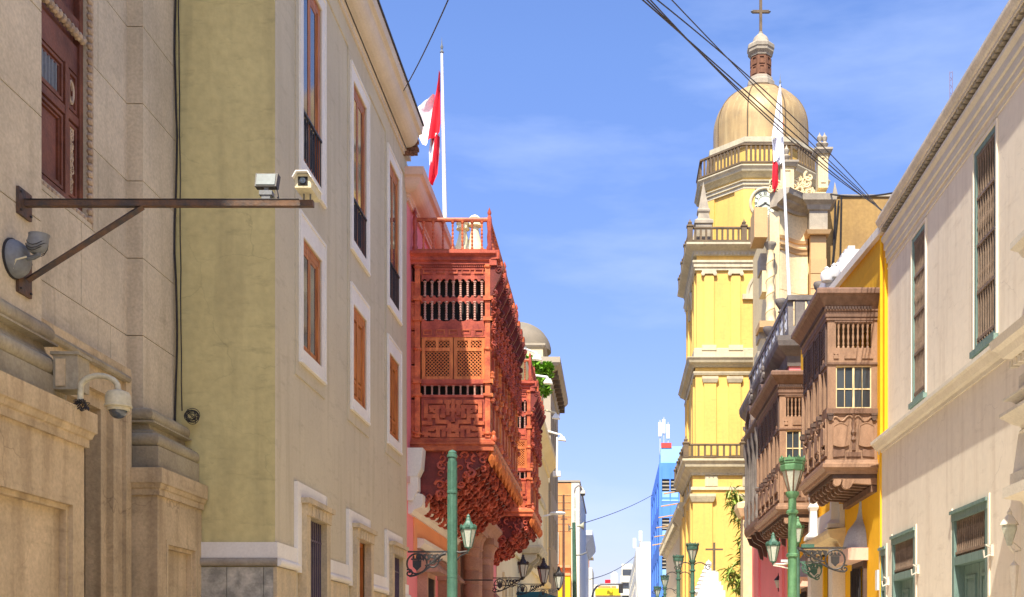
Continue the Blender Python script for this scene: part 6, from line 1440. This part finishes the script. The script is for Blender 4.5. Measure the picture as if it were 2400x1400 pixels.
# crowning piers with pinnacles, openwork scroll between
def crown(x0, x1, ytop, ybase, Y, n):
    a, c = PX(x0, ybase, Y), PX(x1, ytop, Y)
    p = block(t, 'crown_pier', m_chst, a[0], c[0], Y, Y + .9, a[2], c[2])
    q = [(a[0], Y + .9), (a[0], Y), (c[0], Y), (c[0], Y + .9)]
    t.part(MB().mould(q, [(-.05, c[2]), (.1, c[2] + .02), (.25, c[2] + .22), (.25, c[2] + .34), (-.05, c[2] + .38)], closed=True), 'crown_cap', m_grstone)
    b = MB(); b.T = lambda u, n_, z: (u, Y - n_, z); b.frame(a[0] + .15, c[0] - .15, a[2] + .3, c[2] - .15, .06, -.01, .05); t.part(b, 'crown_panel', m_chst)
    for k in range(n):
        x = a[0] + (c[0] - a[0]) * (k + .5) / n; z = c[2] + .36
        b = MB(); b.lathe([(.24, z), (.26, z + .12), (.12, z + .22), (.2, z + .32), (.24, z + .42), (.1, z + .55), (.15, z + .68), (.17, z + .82), (.06, z + .98), (0, z + 1.15)], x, Y + .4, 10); t.part(b, 'pinnacle', m_grstone)
crown(1830, 1861, 392, 452, Yc0 + .4, 1)
crown(1918, 1941, 362, 440, Yc0 + 1.0, 2)
block(t, 'crown_base', m_chst, P(1905, 0)[0], P(1942, 0)[0], Yc0 + .9, Yc0 + 2, zl(456), zl(436))
b = MB(); random.seed(8); gx0, gx1 = P(1864, 0)[0], P(1908, 0)[0]
for k in range(26):
    u = random.random(); x = gx0 + (gx1 - gx0) * u; z = zl(450) + (zl(385) - zl(450)) * random.random() * (.6 + .4 * u)
    r = random.uniform(.16, .38); b.tube(spiral(x, z, r, random.uniform(.9, 1.5), random.uniform(0, 6), 12, random.choice((-1, 1)), Yc0 + .9 + random.uniform(-.15, .1)), [r * .28 * (1 - .4 * i / 12) for i in range(13)], 5)
t.part(b, 'openwork_scroll', m_chst)
b = MB(); b.prism([(gx0, zl(452)), (gx1, zl(452)), (gx1, zl(400)), (gx0 + .3, zl(420))], 'y', Yc0 + 1.1, Yc0 + 1.4); t.part(b, 'scroll_backing', m_grstone)
b = MB(); random.seed(18)
for k in range(14): b.tube(spiral(P(1815 + random.uniform(-12, 12), 0)[0], zl(448 + random.uniform(-14, 8)), .22, 1.1, k, 10, 1, Yc0 - .6), .07, 5)
t.part(b, 'leaf_carving', m_chst)
# medallion with profile
mc = P(1881, 617); my = Yc0 + 1.35
b = MB(); b.T = lambda x, y, z: (mc[0] + x * .72, my - z, mc[2] + y); b.lathe([(.0, .05), (.6, .05), (.66, .2), (.78, .22), (.86, .1), (.86, -.4)], seg=32); md = t.part(b, 'medallion', m_chst)
b = MB(); b.T = lambda x, y, z: (mc[0] + x, my - .05 - z, mc[2] + y)
b.prism([(-.05, -.42), (.2, -.42), (.14, -.2), (.24, -.12), (.3, .0), (.24, .08), (.26, .2), (.14, .38), (-.08, .42), (-.2, .28), (-.2, .05), (-.1, -.1), (-.12, -.25)], 'z', 0, .09); t.part(b, 'profile_head', m_chst, md)
# plain ochre transept wall
t = Thing('ochre_transept', 'plain weathered ochre wall of the church transept with hanging cables', 'building', (16, 74, 0))
b = MB(); b.box(P(1938, 0)[0], 30, 72, 90, 0, H + (1530 - 462) * 72 / 2700); t.part(b, 'wall', m_ochre)
zt_ = H + (1530 - 462) * 72 / 2700
t.part(MB().box(P(1938, 0)[0] - .1, 30.1, 71.9, 90.1, zt_, zt_ + .12), 'coping', m_grstone)
b = MB()
for (x0, y0, x1, y1) in ((1958, 470, 1950, 700), (1972, 462, 1968, 690), (1948, 480, 1958, 462), (1966, 470, 1945, 680)):
    a, c = PX(x0, y0, 71.8), PX(x1, y1, 71.8); b.tube(hang(a, c, .0, 6), .06, 4)
t.part(b, 'cable_bundle', m_iron)
# ================================================================== far right: blue tower block, white block, end of street
t = Thing('blue_office_block', 'bright blue office block with grid windows and rooftop antennas', 'building', (10, 150, 0))
X0 = 5.4; Yn = 139
zr = H + (1530 - 1088) * Yn / 2700
sB = Yn / 2700
wx = [(X0 + .35 + k * 1.05, X0 + 1.25 + k * 1.05) for k in range(8)]
zs = [zr - 4.0 - k * 4.7 for k in range(6)]
hol = [(a, c, z, z + 2.2) for a, c in wx for z in zs if z > 0]
t.part(MB().wall(Yn, Yn + .4, X0, X0 + 9, 0, zr, hol, axis='y'), 'front_wall', m_blue)
for (a, c, z0, z1) in hol:
    if a > X0 + 4.5: continue
    w_ = t.part(MB().box(a, c, Yn + .25, Yn + .3, z0, z1), 'window', m_glass)
    b = MB()
    for q in range(3): b.box(a, c, Yn + .15, Yn + .2, z0 + .9 + q * .45, z0 + 1.05 + q * .45)
    t.part(b, 'window_louvre', m_greyb, w_)
    t.part(MB().box(a, c, Yn + .1, Yn + .24, z0, z0 + .7), 'spandrel_panel', m_ltblue if int(a * 10 + z0) % 3 else m_blue, w_)
for a, c in wx: t.part(MB().box(a - .13, a - .03, Yn - .12, Yn, 0, zr - .3), 'mullion', m_blue)
for z in zs: t.part(MB().box(X0 + .3, X0 + 9, Yn - .06, Yn - .001, z - .5, z - .3), 'floor_band', m_ltblue)
sw = [(Yn + 4 + k * 6.5, Yn + 7 + k * 6.5, z, z + 3) for k in range(4) for z in [zr - 4.6 - q * 4.7 for q in range(5)] if z > 0]
t.part(MB().wall(X0, X0 + .4, Yn + .401, Yn + 32, 0, zr, [h for h in sw]), 'side_wall', m_blue)
for h in sw: t.part(MB().box(X0 + .2, X0 + .3, h[0], h[1], h[2], h[3]), 'window', m_glass)
t.part(MB().box(X0 + .41, X0 + 9, Yn + .41, Yn + 32, 0, zr - .1), 'core', m_dark)
t.part(MB().box(X0, X0 + 9, Yn, Yn + 32, zr, zr + .15), 'roof', m_blue)
t.part(MB().box(X0 + .2, X0 + 3.2, Yn + .3, Yn + 5, zr + .15, zr + 2.2), 'roof_house', m_ltblue)
b = MB(); b.box(X0 + .25, X0 + 1.5, Yn + .2, Yn + .29, zr + 2.0, zr + 2.6); t.part(b, 'red_sign', m_redb)
for (x, y0, y1) in ((1547, 1045, 985), (1556, 1045, 978), (1566, 1045, 990)):
    a, c = PX(x, y0, Yn + 2), PX(x, y1, Yn + 2)
    b = MB(); b.tube([(a[0], a[1], zr + 1.5), c], .06, 5); an = t.part(b, 'antenna_mast', m_hood)
    t.part(MB().box(c[0] - .22, c[0] + .16, a[1] - .2, a[1] + .1, c[2] - 2.0, c[2] - .3), 'antenna_panel', m_white2, an)
t = Thing('white_office_block', 'plain white block with windowed flank at the street end', 'building', (10, 300, 0))
Yn = 290; zr = H + (1530 - 1283) * Yn / 2700
t.part(MB().box(5.4, 30, Yn, Yn + 1, 0, zr), 'front_wall', m_cream2)
t.part(MB().box(6.4, 30, Yn + .2, Yn + 30, zr, zr + 1.4), 'roof_house', m_cream2)
sw = [(Yn + 8 + k * 16, Yn + 20 + k * 16, z, z + 1.8) for k in range(8) for z in (5, 9.5, 14, 18.5, 23)]
t.part(MB().wall(5.4, 5.9, Yn + 1.01, Yn + 140, 0, zr - .5, sw), 'side_wall', m_cream2); t.part(MB().box(5.95, 29, Yn + 1.01, Yn + 139, 0, zr - .6), 'core', m_greyb)
for (x, y) in ((1502, 1245), (1488, 1262)):
    a, c = PX(x, 1284, Yn + 3), PX(x, y, Yn + 3); b = MB(); b.tube([a, c], .2, 5); b.box(c[0] - .5, c[0] + .3, Yn + 2.4, Yn + 3.4, c[2] - 2.5, c[2]); t.part(b, 'antenna_mast', m_white2)
t = Thing('banded_apartment_block', 'cream apartment block with banded storeys beside the white block', 'building', (12, 450, 0))
Yn = 440; zr = H + (1530 - 1322) * Yn / 2700
t.part(MB().box(PX(1457, 0, Yn)[0], 20, Yn, Yn + 40, 0, zr), 'wall', m_cream2)
for k in range(7):
    z = zr - 4.5 - k * 5; t.part(MB().box(PX(1459, 0, Yn)[0], 12, Yn - .3, Yn - .01, z, z + 2.4), 'window_band', m_glass); t.part(MB().box(PX(1454, 0, Yn)[0], 12, Yn - 1.2, Yn - .02, z - 2.6, z - .1), 'balcony_band', m_cream2)
t = Thing('yellow_topped_building', 'far building with a bright yellow fascia closing the street', 'building', (-2, 520, 0))
Yn = 520
a, c = PX(1392, 1377, Yn), PX(1470, 1377, Yn)
t.part(MB().box(a[0], c[0], Yn, Yn + 20, 0, a[2] + 1.2), 'wall', m_cream2)
t.part(MB().box(a[0] + .6, c[0], Yn - 1.5, Yn - .01, PX(0, 1396, Yn)[2], PX(0, 1380, Yn)[2]), 'yellow_fascia', m_yel2)
t.part(MB().box(PX(1402, 0, Yn)[0], PX(1444, 0, Yn)[0], Yn - .5, Yn - .02, PX(0, 1380, Yn)[2], PX(0, 1374, Yn)[2]), 'red_panel', m_orange)
t = Thing('roof_antenna_mast', 'small white lattice antenna mast on the far yellow building roof', 'antenna', PX(1440, 1378, 525))
for dx in (-6, -2, 3, 6):
    a, c = PX(1440 + dx * .4, 1378, 525), PX(1440 + dx, 1338 + abs(dx), 525); b = MB(); b.tube([a, c], .22, 5); b.box(c[0] - .35, c[0] + .35, 524.6, 525.4, c[2] - 4, c[2]); t.part(b, 'panel_mast', m_white2)
f = Thing('far_flag', 'tiny red flag flying at the far end of the street', 'flag', PX(1432, 1378, 515))
a, c = PX(1432, 1378, 515), PX(1432, 1356, 515); f.part(MB().tube([a, c], .15, 5), 'pole', m_white2)
q = PX(1418, 1359, 515); q2 = PX(1431, 1368, 515); b = MB(); n = 6
b.add([(q[0] + (q2[0] - q[0]) * k / n, 515 + .4 * sin(k), q[2] if j else q2[2]) for j in (0, 1) for k in range(n + 1)], [(k, k + 1, n + 2 + k, n + 1 + k) for k in range(n)], True); f.part(b, 'cloth', m_red)
# curved traffic mast at the far crossing
f = Thing('curved_mast', 'grey curved mast arm arching over the far crossing', 'mast', (-6, 150, 0))
pp = [(PX(1388, 0, 150)[0], 150, 0), PX(1388, 1400, 150), PX(1391, 1386, 150), PX(1398, 1376, 150), PX(1408, 1370, 150), PX(1455, 1369, 150)]
f.part(MB().tube(pp, .14, 8), 'arm', m_grey)
b = MB(); b.box(pp[-1][0] - .3, pp[-1][0] + .3, 149.8, 150.2, pp[-1][2] - 1.2, pp[-1][2]); f.part(b, 'signal_head', m_iron)

# ================================================================== street lamps
def spire_post(b, x, y, z1, r):
    b.lathe([(r * 2.2, .12), (r * 2.2, .45), (r * 1.7, .5), (r * 1.8, .7), (r * 1.5, 1.0), (r * 1.25, 1.1), (r * 1.1, 1.2), (r * 1.0, z1 * .55), (r * .82, z1)], x, y, 16)
def lantern(f, x, y, z, s, mg, name='lantern'):
    # tapering six-sided glazed lantern, base at z
    b = MB(); b.lathe([(.0, z - .14 * s), (.03 * s, z - .12 * s), (.035 * s, z - .05 * s), (.09 * s, z - .03 * s), (.1 * s, z)], x, y, 8); b.lathe([(.225 * s, z + .50 * s), (.25 * s, z + .52 * s), (.25 * s, z + .56 * s), (.2 * s, z + .60 * s), (.12 * s, z + .70 * s), (.07 * s, z + .78 * s), (.075 * s, z + .82 * s), (.05 * s, z + .86 * s), (.06 * s, z + .9 * s), (0, z + .98 * s)], x, y, 6, smooth=False)
    l = f.part(b, name, mg)
    b = MB(); b.lathe([(.095 * s, z), (.215 * s, z + .5 * s)], x, y, 6, smooth=False); f.part(b, 'glass', m_frost, l)
    b = MB()
    for k in range(6):
        a = k * pi / 3; b.tube([(x + .1 * s * cos(a), y + .1 * s * sin(a), z), (x + .222 * s * cos(a), y + .222 * s * sin(a), z + .5 * s)], .013 * s, 4)
    f.part(b, 'lantern_frame', mg, l)
    for k in range(6):
        a = (k + .5) * pi / 3; b = MB(); b.prism([(-.06 * s, 0), (.06 * s, 0), (.075 * s, .07 * s), (.03 * s, .05 * s), (0, .1 * s), (-.03 * s, .05 * s), (-.075 * s, .07 * s)], 'y', -.008, .008)
        b.v = [(x + .225 * s * cos(a) - u * sin(a) - n * cos(a), y + .225 * s * sin(a) + u * cos(a) - n * sin(a), z + .56 * s + zz) for u, n, zz in b.v]; f.part(b, 'crown_leaf', mg, l)
    return l
def scroll_arm(f, x0, x1, y, z, mat, crest=True):
    # flat bar with scrollwork bracket and round emblem below, from post x0 to tip x1
    s = 1 if x1 > x0 else -1; L_ = abs(x1 - x0)
    b = MB(); b.box(min(x0, x1), max(x0, x1), y - .012, y + .012, z - .012, z + .018); ar = f.part(b, 'sign_arm', mat)
    b = MB(); X = lambda u: x0 + s * u
    cx, cz, r = L_ * .78, z - .2, .17
    b.tube([(X(cx + r * cos(k * pi / 12)), y, cz + r * sin(k * pi / 12)) for k in range(24)], .016, 6, closed=True)
    b.tube([(X(.06 + .5 * L_ * k / 10), y, z - .03 - .2 * sin(k / 10 * pi / 2) ** 2) for k in range(11)], [.03 - .0015 * k for k in range(11)], 6)
    b.tube([(X(p[0]), y, p[2]) for p in spiral(L_ * .42, z - .16, .12, 1.7, 2.6, 22)], .015, 5); b.tube([(X(p[0]), y, p[2]) for p in spiral(L_ * .28, z - .09, .08, 1.4, 3.4, 16)], .012, 5)
    b.tube([(X(L_ * .45 + .52 * L_ * k / 8), y, z - .24 - .17 * sin(pi * .5 * k / 8)) for k in range(9)], .018, 5)
    b.tube([(X(p[0]), y, p[2]) for p in spiral(L_ * .97, z - .36, .07, 1.3, 1.0, 14)], .014, 5)
    for k in range(5): b.prism([(X(.1 + k * .09), z - .03), (X(.2 + k * .09), z - .05), (X(.17 + k * .09), z - .13 - .01 * k)], 'y', y - .01, y + .01)
    f.part(b, 'scrollwork', mat, ar)
    b = MB(); b.prism([(X(cx - .075), cz + .06), (X(cx + .075), cz + .06), (X(cx + .07), cz - .05), (X(cx), cz - .12), (X(cx - .07), cz - .05)], 'y', y - .012, y + .012)
    b.box(min(X(cx - .1), X(cx + .1)), max(X(cx - .1), X(cx + .1)), y - .014, y + .014, cz + .065, cz + .09)
    for q in (-.06, 0, .06): b.lathe([(.012, cz + .09), (.022, cz + .11), (0, cz + .15)], X(cx + q), y, 6)
    f.part(b, 'emblem', mat, ar)
# left green post with lantern on its right and emblem arm on its left
YL = 19.5; f = Thing('street_lamp', 'tall teal-green lamp post before the pink palace with one hanging lantern', 'street lamp', (PX(1060, 0, YL)[0], YL, .12), 'street lamps')
x = PX(1060, 0, YL)[0]; z1 = PX(0, 1068, YL)[2]
b = MB(); spire_post(b, x, YL, z1, .085); po = f.part(b, 'post', m_green2)
b = MB()
for zz in (z1 - .01, z1 - .62, z1 - 2.05): b.lathe([(.07, zz - .03), (.088, zz - .02), (.088, zz + .02), (.07, zz + .03)], x, YL, 16)
b.lathe([(.07, z1), (.075, z1 + .05), (.05, z1 + .08), (.0, z1 + .1)], x, YL, 12); f.part(b, 'collar', m_green2, po)
b = MB()
for k in range(10): a = k * pi / 5; b.tube([(x + .083 * cos(a), YL + .083 * sin(a), 1.4), (x + .07 * cos(a), YL + .07 * sin(a), z1 - .1)], .01, 4)
f.part(b, 'flute', m_green2, po)
lx, lz = PX(1098, 0, YL)[0], PX(0, 1283, YL)[2]
lantern(f, lx, YL - .02, lz, .58, m_green2); b = MB(); b.tube([(x, YL, lz - .06), (x + .12, YL, lz - .09), (lx, YL - .02, lz - .07)], .02, 6); b.tube([(x, YL, lz - .3), (x + .15, YL, lz - .14), (lx, YL - .02, lz - .09)], .014, 5); f.part(b, 'lantern_arm', m_iron)
scroll_arm(f, x - .05, PX(956, 0, YL)[0], YL, PX(0, 1294, YL)[2], m_iron)
# right light-green post: crowned lantern on top, side lantern, emblem arm
def crown_lamp(Y, px, ytop, col, label, arms=True):
    s = Y / 20.0
    x = PX(px, 0, Y)[0]; z = PX(0, ytop, Y)[2]
    f = Thing('street_lamp', label, 'street lamp', (x, Y, .12), 'street lamps')
    zg = z - .56
    b = MB(); spire_post(b, x, Y, zg - .12, .085); b.lathe([(.05, zg - .14), (.12, zg - .05), (.12, zg), (.06, zg + .01)], x, Y, 12); po = f.part(b, 'post', col)
    b = MB()
    for q in (zg - .35, zg - 1.1, zg - 1.9): b.lathe([(.08, q - .04), (.105, q - .02), (.105, q + .02), (.08, q + .04)], x, Y, 14)
    f.part(b, 'collar', col, po)
    b = MB(); b.lathe([(.07, zg + .01), (.185, zg + .36)], x, Y, 8, smooth=False); g = f.part(b, 'glass', m_frost)
    b = MB()
    for k in range(8):
        a = k * pi / 4; b.tube([(x + .07 * cos(a), Y + .07 * sin(a), zg), (x + .19 * cos(a), Y + .19 * sin(a), zg + .37)], .013, 4)
    f.part(b, 'lantern_frame', m_brn if arms else col, g)
    b = MB(); b.lathe([(.17, zg + .34), (.205, zg + .37), (.215, zg + .45), (.2, zg + .47), (.22, zg + .49), (.22, zg + .53), (.16, zg + .55), (.04, zg + .6), (0, zg + .6)], x, Y, 8, smooth=False); f.part(b, 'lantern_roof', col, g)
    for k in range(8):
        a = (k + .5) * pi / 4; b = MB(); b.prism([(-.07, 0), (.07, 0), (.08, .05), (.03, .04), (0, .09), (-.03, .04), (-.08, .05)], 'y', -.01, .01)
        b.v = [(x + .21 * cos(a) - u * sin(a) - n * cos(a), Y + .21 * sin(a) + u * cos(a) - n * sin(a), zg + .53 + zz) for u, n, zz in b.v]; f.part(b, 'crown_leaf', col, g)
    return f, x, z
f, x, z = crown_lamp(20.0, 1857, 1078, m_green, 'light green lamp post with crowned top lantern before the yellow house')
lx, lz = PX(1812, 0, 20)[0], PX(0, 1316, 20)[2]
lantern(f, lx, 20.0, lz, .52, m_green2); b = MB(); b.tube([(x, 20, lz - .02), (x - .15, 20, lz - .05), (lx, 20, lz - .05)], .02, 6); b.tube([(x, 20, lz - .14), (x - .2, 20, lz - .09), (lx, 20, lz - .07)], .012, 5); f.part(b, 'lantern_arm', m_rtrim)
scroll_arm(f, x + .05, PX(1984, 0, 20)[0], 20.0, PX(0, 1285, 20)[2], m_iron)
f.part(MB().box(PX(1878, 0, 20)[0], PX(1908, 0, 20)[0], 19.97, 20.03, PX(0, 1284, 20)[2], PX(0, 1276, 20)[2]), 'sign_box', m_green2)
# the lamp standing behind it
YB2 = 27.0
f = Thing('street_lamp', 'green lamp half hidden behind the light green post, lantern under the balcony', 'street lamp', (PX(1866, 0, YB2)[0], YB2, .12), 'street lamps')
x = PX(1868, 0, YB2)[0]; b = MB(); spire_post(b, x, YB2, PX(0, 1250, YB2)[2], .075); f.part(b, 'post', m_green2)
lz = PX(0, 1272, YB2)[2]; lantern(f, PX(1868, 0, YB2)[0], YB2 - .12, lz, .62, m_green)
scroll_arm(f, x + .05, PX(1918, 0, YB2)[0], YB2, PX(0, 1318, YB2)[2], m_green2)
f.part(MB().box(PX(1830, 0, YB2)[0], x, YB2 - .03, YB2 + .03, PX(0, 1318, YB2)[2], PX(0, 1312, YB2)[2]), 'sign_box', m_hood)
# far right crowned lamps
for (px, yt, Y, lab) in ((1623, 1276, 40, 'dark green crowned lamp tallest against the yellow tower base'), (1590, 1304, 46, 'dark green crowned lamp beside the shaded church nave wall'), (1558, 1350, 58, 'dark green crowned lamp standing before the blue block'), (1541, 1376, 68, 'farthest dark green crowned lamp at the foot of the blue block')):
    f, x, z = crown_lamp(Y, px, yt, m_green2, lab, False)
    b = MB()
    for sgn in (-1, 1):
        b.tube([(x, Y, z - .55 - .25)] + [(x + sgn * .5 * k / 6, Y, z - .75 + .12 * sin(k / 6 * pi)) for k in range(1, 7)], .02, 5); b.tube(spiral(x + sgn * .55, z - .8, .12, 1.3, 1, 12, sgn, Y), .015, 5)
    f.part(b, 'scroll', m_iron)
# left wall-arm lanterns
for (px, y0, y1, Y, xa, lab) in ((1226, 1318, 1352, 34, 1155, 'black lantern on a long arm below the second carved balcony'), (1274, 1328, 1366, 44, 1210, 'black lantern on scrolled arm before the cream building'), (1310, 1345, 1378, 54, 1262, 'small black lantern beside the teal awning')):
    X, _, Z = PX(px, y1, Y); f = Thing('wall_lantern', lab, 'lantern', (PX(xa, 0, Y)[0], Y, Z))
    s = (y1 - y0) * Y / 2700 / .62
    lantern(f, X, Y, Z, s, m_iron)
    scroll_arm(f, X + .05, PX(xa, 0, Y)[0], Y, Z - .06 * s, m_iron)
    f.part(MB().tube([(PX(xa, 0, Y)[0], Y, Z - .1), (XW + .05 if xa < 1250 else PX(xa - 20, 0, Y)[0], Y, Z - .1)], .02, 5), 'wall_fixing', m_iron)
# tall poles on the left pavement
f = Thing('tall_pole', 'tall thin brown pole before the grey domed building', 'pole', (PX(1321, 0, 75)[0], 75, 0))
f.part(MB().tube([(PX(1321, 0, 75)[0], 75, .1), PX(1321, 1160, 75)], [.11, .07], 8), 'shaft', m_ptl)
f.part(MB().box(PX(1314, 0, 75)[0], PX(1330, 0, 75)[0], 74.95, 75.05, PX(0, 1218, 75)[2], PX(0, 1216, 75)[2]), 'cross_arm', m_grey)
Yq = 90; f = Thing('camera_pole', 'green pole carrying horn speakers and a street camera', 'pole', (PX(1349, 0, Yq)[0], Yq, 0))
xq = PX(1347, 0, Yq)[0]
f.part(MB().tube([(PX(1349, 0, Yq)[0], Yq, .1), PX(1345, 1225, Yq)], [.22, .14], 8), 'shaft', m_green2)
b = MB(); b.T = lambda x, y, z: (PX(1352, 0, Yq)[0] + z, Yq + x, PX(0, 1233, Yq)[2] + y); b.lathe([(.06, 0), (.1, .25), (.28, .5), (.36, .55), (.05, .5)], seg=12); f.part(b, 'horn_speaker', m_frost)
b = MB(); b.T = lambda x, y, z: (PX(1344, 0, Yq)[0] - z, Yq + x, PX(0, 1238, Yq)[2] + y); b.lathe([(.06, 0), (.1, .2), (.28, .4), (.05, .4)], seg=12); f.part(b, 'horn_speaker', m_frost)
pp = [PX(1345, 1225, Yq), PX(1345, 1170, Yq), PX(1348, 1145, Yq), PX(1355, 1139, Yq), PX(1362, 1140, Yq), PX(1366, 1148, Yq)]
f.part(MB().tube(pp, .07, 6), 'camera_arm', m_white2)
c = PX(1366, 1150, Yq); b = MB(); b.lathe([(.05, c[2] + .05), (.2, c[2] - .05), (.22, c[2] - .25), (.0, c[2] - .25)], c[0], Yq, 12); f.part(b, 'camera_housing', m_white2)
b = MB(); b.lathe([(.2, c[2] - .25), (.16, c[2] - .4), (0, c[2] - .48)], c[0], Yq, 12); f.part(b, 'camera_bubble', m_glass)
f.part(MB().tube([PX(1349, 1302, Yq), PX(1365, 1300, Yq), PX(1375, 1295, Yq)], .06, 5), 'lamp_arm', m_grey)
# cobra-head lamp over the left pavement
f = Thing('cobra_lamp', 'white cobra-head street lamp on an arm above the stone balcony', 'street lamp', (XW, 62, 6))
a, c = PX(1258, 1214, 62), PX(1296, 1205, 62)
f.part(MB().tube([(XW, 62, a[2] - .1), a, c], .05, 6), 'arm', m_white2)
b = MB(); b.T = lambda x, y, z: (c[0] + .25 + z, 62 + x * .8, c[2] + .04 + y * .4); b.lathe([(.0, -.45), (.18, -.35), (.26, 0), (.2, .35), (0, .45)], seg=12); f.part(b, 'lamp_head', m_white2)
# teal awning on the left pavement
f = Thing('teal_awning', 'teal canvas awning low beside the cream building', 'awning', (-4.2, 58, 2.6))
a, c = PX(1262, 1378, 58), PX(1316, 1400, 58)
b = MB(); b.prism([(XW, 4.6), (a[0] + .3, 4.62), (c[0] - .1, 4.35), (c[0] - .1, 4.1), (XW, 4.1)], 'y', 56, 60); f.part(b, 'canvas', m_tealaw)
b = MB(); b.tube([(c[0] - .1, 56, 4.1), (XW, 56, 3.6)], .03, 5); f.part(b, 'stay', m_iron)
# ------------------------------------------------------------------ white church gate with ball finials
t = Thing('white_church_gate', 'white stepped gate gable with rows of ball finials below the cross', 'gate', (6.5, 60, 0))
Yg = 60.0
def W(x): return PX(x, 0, Yg)[0]
def Zg(y): return H + (1530 - y) * Yg / 2700
for (x0, x1, y0, y1, d) in ((1642, 1700, 1395, 1440, 1.6), (1650, 1700, 1384, 1395, 1.5), (1655, 1695, 1372, 1384, 1.3), (1660, 1690, 1362, 1372, 1.2), (1664, 1684, 1342, 1362, 1.0), (1667, 1682, 1338, 1342, .9)):
    t.part(MB().box(W(x0), W(x1), Yg, Yg + d, Zg(y1) if y1 < 1430 else 0, Zg(y0)), 'step', m_white)
for k in range(8):
    x, y = 1663 - k * 3.6, 1320 + k * 9.5
    b = MB(); q = (W(x), Yg + .6 + .0 * k); z = Zg(y); r = .15 + .01 * k
    b.lathe([(r * .9, z - .35), (r, z - .25), (r * .45, z - .18), (r * .9, z - .12), (r * 1.15, z), (r * .9, z + .1), (r * .3, z + .16), (0, z + .24)], q[0], q[1], 10); t.part(b, 'ball_finial', m_white)
b = MB(); b.prism([(W(1628), 0), (W(1668), 0), (W(1668), Zg(1330)), (W(1660), Zg(1334)), (W(1628), Zg(1412))], 'y', Yg + .3, Yg + .9); t.part(b, 'gable', m_white)
# ------------------------------------------------------------------ leafy bamboo-like creeper in front of the tower
t = Thing('tall_shrub', 'tall thin leafy shrub with drooping leaf clumps before the yellow tower', 'shrub', (5.4, 48, .12))
Ys = 47.5
random.seed(77)
def clump(b, c, n, L_):
    for _ in range(n):
        a = random.uniform(0, 2 * pi); e = random.uniform(-1.1, .5)
        d = mathutils.Vector((cos(a) * cos(e), sin(a) * cos(e), sin(e))); u = d.cross(mathutils.Vector((0, 0, 1))).normalized()
        l = L_ * random.uniform(.6, 1.2); w_ = l * .11; P0 = mathutils.Vector(c) + mathutils.Vector((random.gauss(0, .16), random.gauss(0, .16), random.gauss(0, .14)))
        drop = mathutils.Vector((0, 0, -.25 * l))
        b.add([tuple(P0), tuple(P0 + d * l * .45 + u * w_), tuple(P0 + d * l + drop), tuple(P0 + d * l * .45 - u * w_)], [(0, 1, 2, 3)])
stem1 = [(1760, 1400), (1757, 1340), (1752, 1280), (1745, 1230), (1735, 1190), (1722, 1160), (1712, 1140)]
stem2 = [(1762, 1400), (1745, 1375), (1728, 1352), (1712, 1335)]
b = MB(); p0 = PX(1758, 1400, Ys); b.tube([(p0[0], Ys, .12)] + [PX(x, y, Ys) for x, y in stem1], [.07, .06, .05, .05, .04, .03, .02, .01], 6); t.part(b, 'trunk', m_twig)
b = MB(); b.tube([PX(x, y, Ys) for x, y in stem2], .025, 5); b.tube([PX(1756, 1330, Ys), PX(1765, 1290, Ys - .3), PX(1763, 1250, Ys - .2)], .025, 5); t.part(b, 'limb', m_twig)
for (x, y, n) in ((1712, 1148, 12), (1720, 1165, 26), (1728, 1180, 34), (1734, 1198, 36), (1743, 1212, 30), (1752, 1240, 34), (1748, 1262, 46), (1758, 1280, 40), (1745, 1300, 46), (1757, 1318, 46), (1748, 1345, 44), (1763, 1352, 40), (1755, 1375, 46), (1760, 1398, 50), (1712, 1338, 30), (1722, 1355, 34), (1735, 1368, 34), (1747, 1385, 30), (1750, 1155, 0), (1764, 1300, 30)):
    if n:
        b = MB(); clump(b, PX(x, y, Ys), int(n * 1.8), .46); t.part(b, 'leaf_clump', m_leaf2, kind='stuff')
# ------------------------------------------------------------------ overhead wires and mast
G = 'overhead wires'
for i, (x0, y0, Ya, x1, y1, Yb, sag, r, lab) in enumerate((
    (1495, -10, 12, 2072, 500, 23, .0, .009, 'lowest black wire of the bundle crossing the sky before the dome'),
    (1506, -10, 12, 2060, 488, 23.2, .12, .009, 'second black wire of the bundle crossing the sky'),
    (1515, -10, 12, 2050, 478, 23.4, .2, .008, 'third black wire of the bundle, sagging towards the tower dome'),
    (1528, -10, 12, 2066, 494, 23.1, -.16, .008, 'fourth black wire of the bundle crossing before the church front'),
    (1565, -10, 12, 2075, 500, 23.2, .06, .007, 'single thin black wire above the wire bundle'))):
    solo(MB().tube(hang(PX(x0, y0, Ya), PX(x1, y1, Yb), sag, 24), r, 5), 'overhead_wire', m_iron, lab, 'wire', G)
solo(MB().tube(hang(PX(1054, -8, 14), PX(946, 213, 20), .05, 10), .009, 5), 'overhead_wire', m_iron, 'black wire slanting up from the beige building eave', 'wire', G)
solo(MB().tube(hang(PX(1362, 1228, 90), PX(1530, 1160, 139), .25, 14), .035, 5), 'overhead_wire', m_iron, 'long thin wire from the green camera pole to the blue block', 'wire', G)
solo(MB().tube(hang(PX(1382, 1358, 200), PX(1486, 1306, 290), .8, 14), .08, 5), 'overhead_wire', m_iron, 'far thin wire running down to the white block', 'wire', G)
solo(MB().tube(hang(PX(1944, 455, 68), PX(2110, 449, 60), .2, 10), .05, 5), 'overhead_wire', m_iron, 'level wire from the church front over the ochre wall', 'wire', G)
b = MB(); Ym = 420
for x in (2226, 2232): b.tube([PX(x, 560, Ym), PX(x, 168, Ym)], .14, 4)
for k in range(28): b.tube([PX(2226, 172 + k * 9, Ym), PX(2232, 168 + k * 9 + (9 if k % 2 else 0), Ym)], .1, 4)
solo(b, 'lattice_mast', m_mast, 'faint thin grey lattice radio mast behind the cream building roof', 'mast')
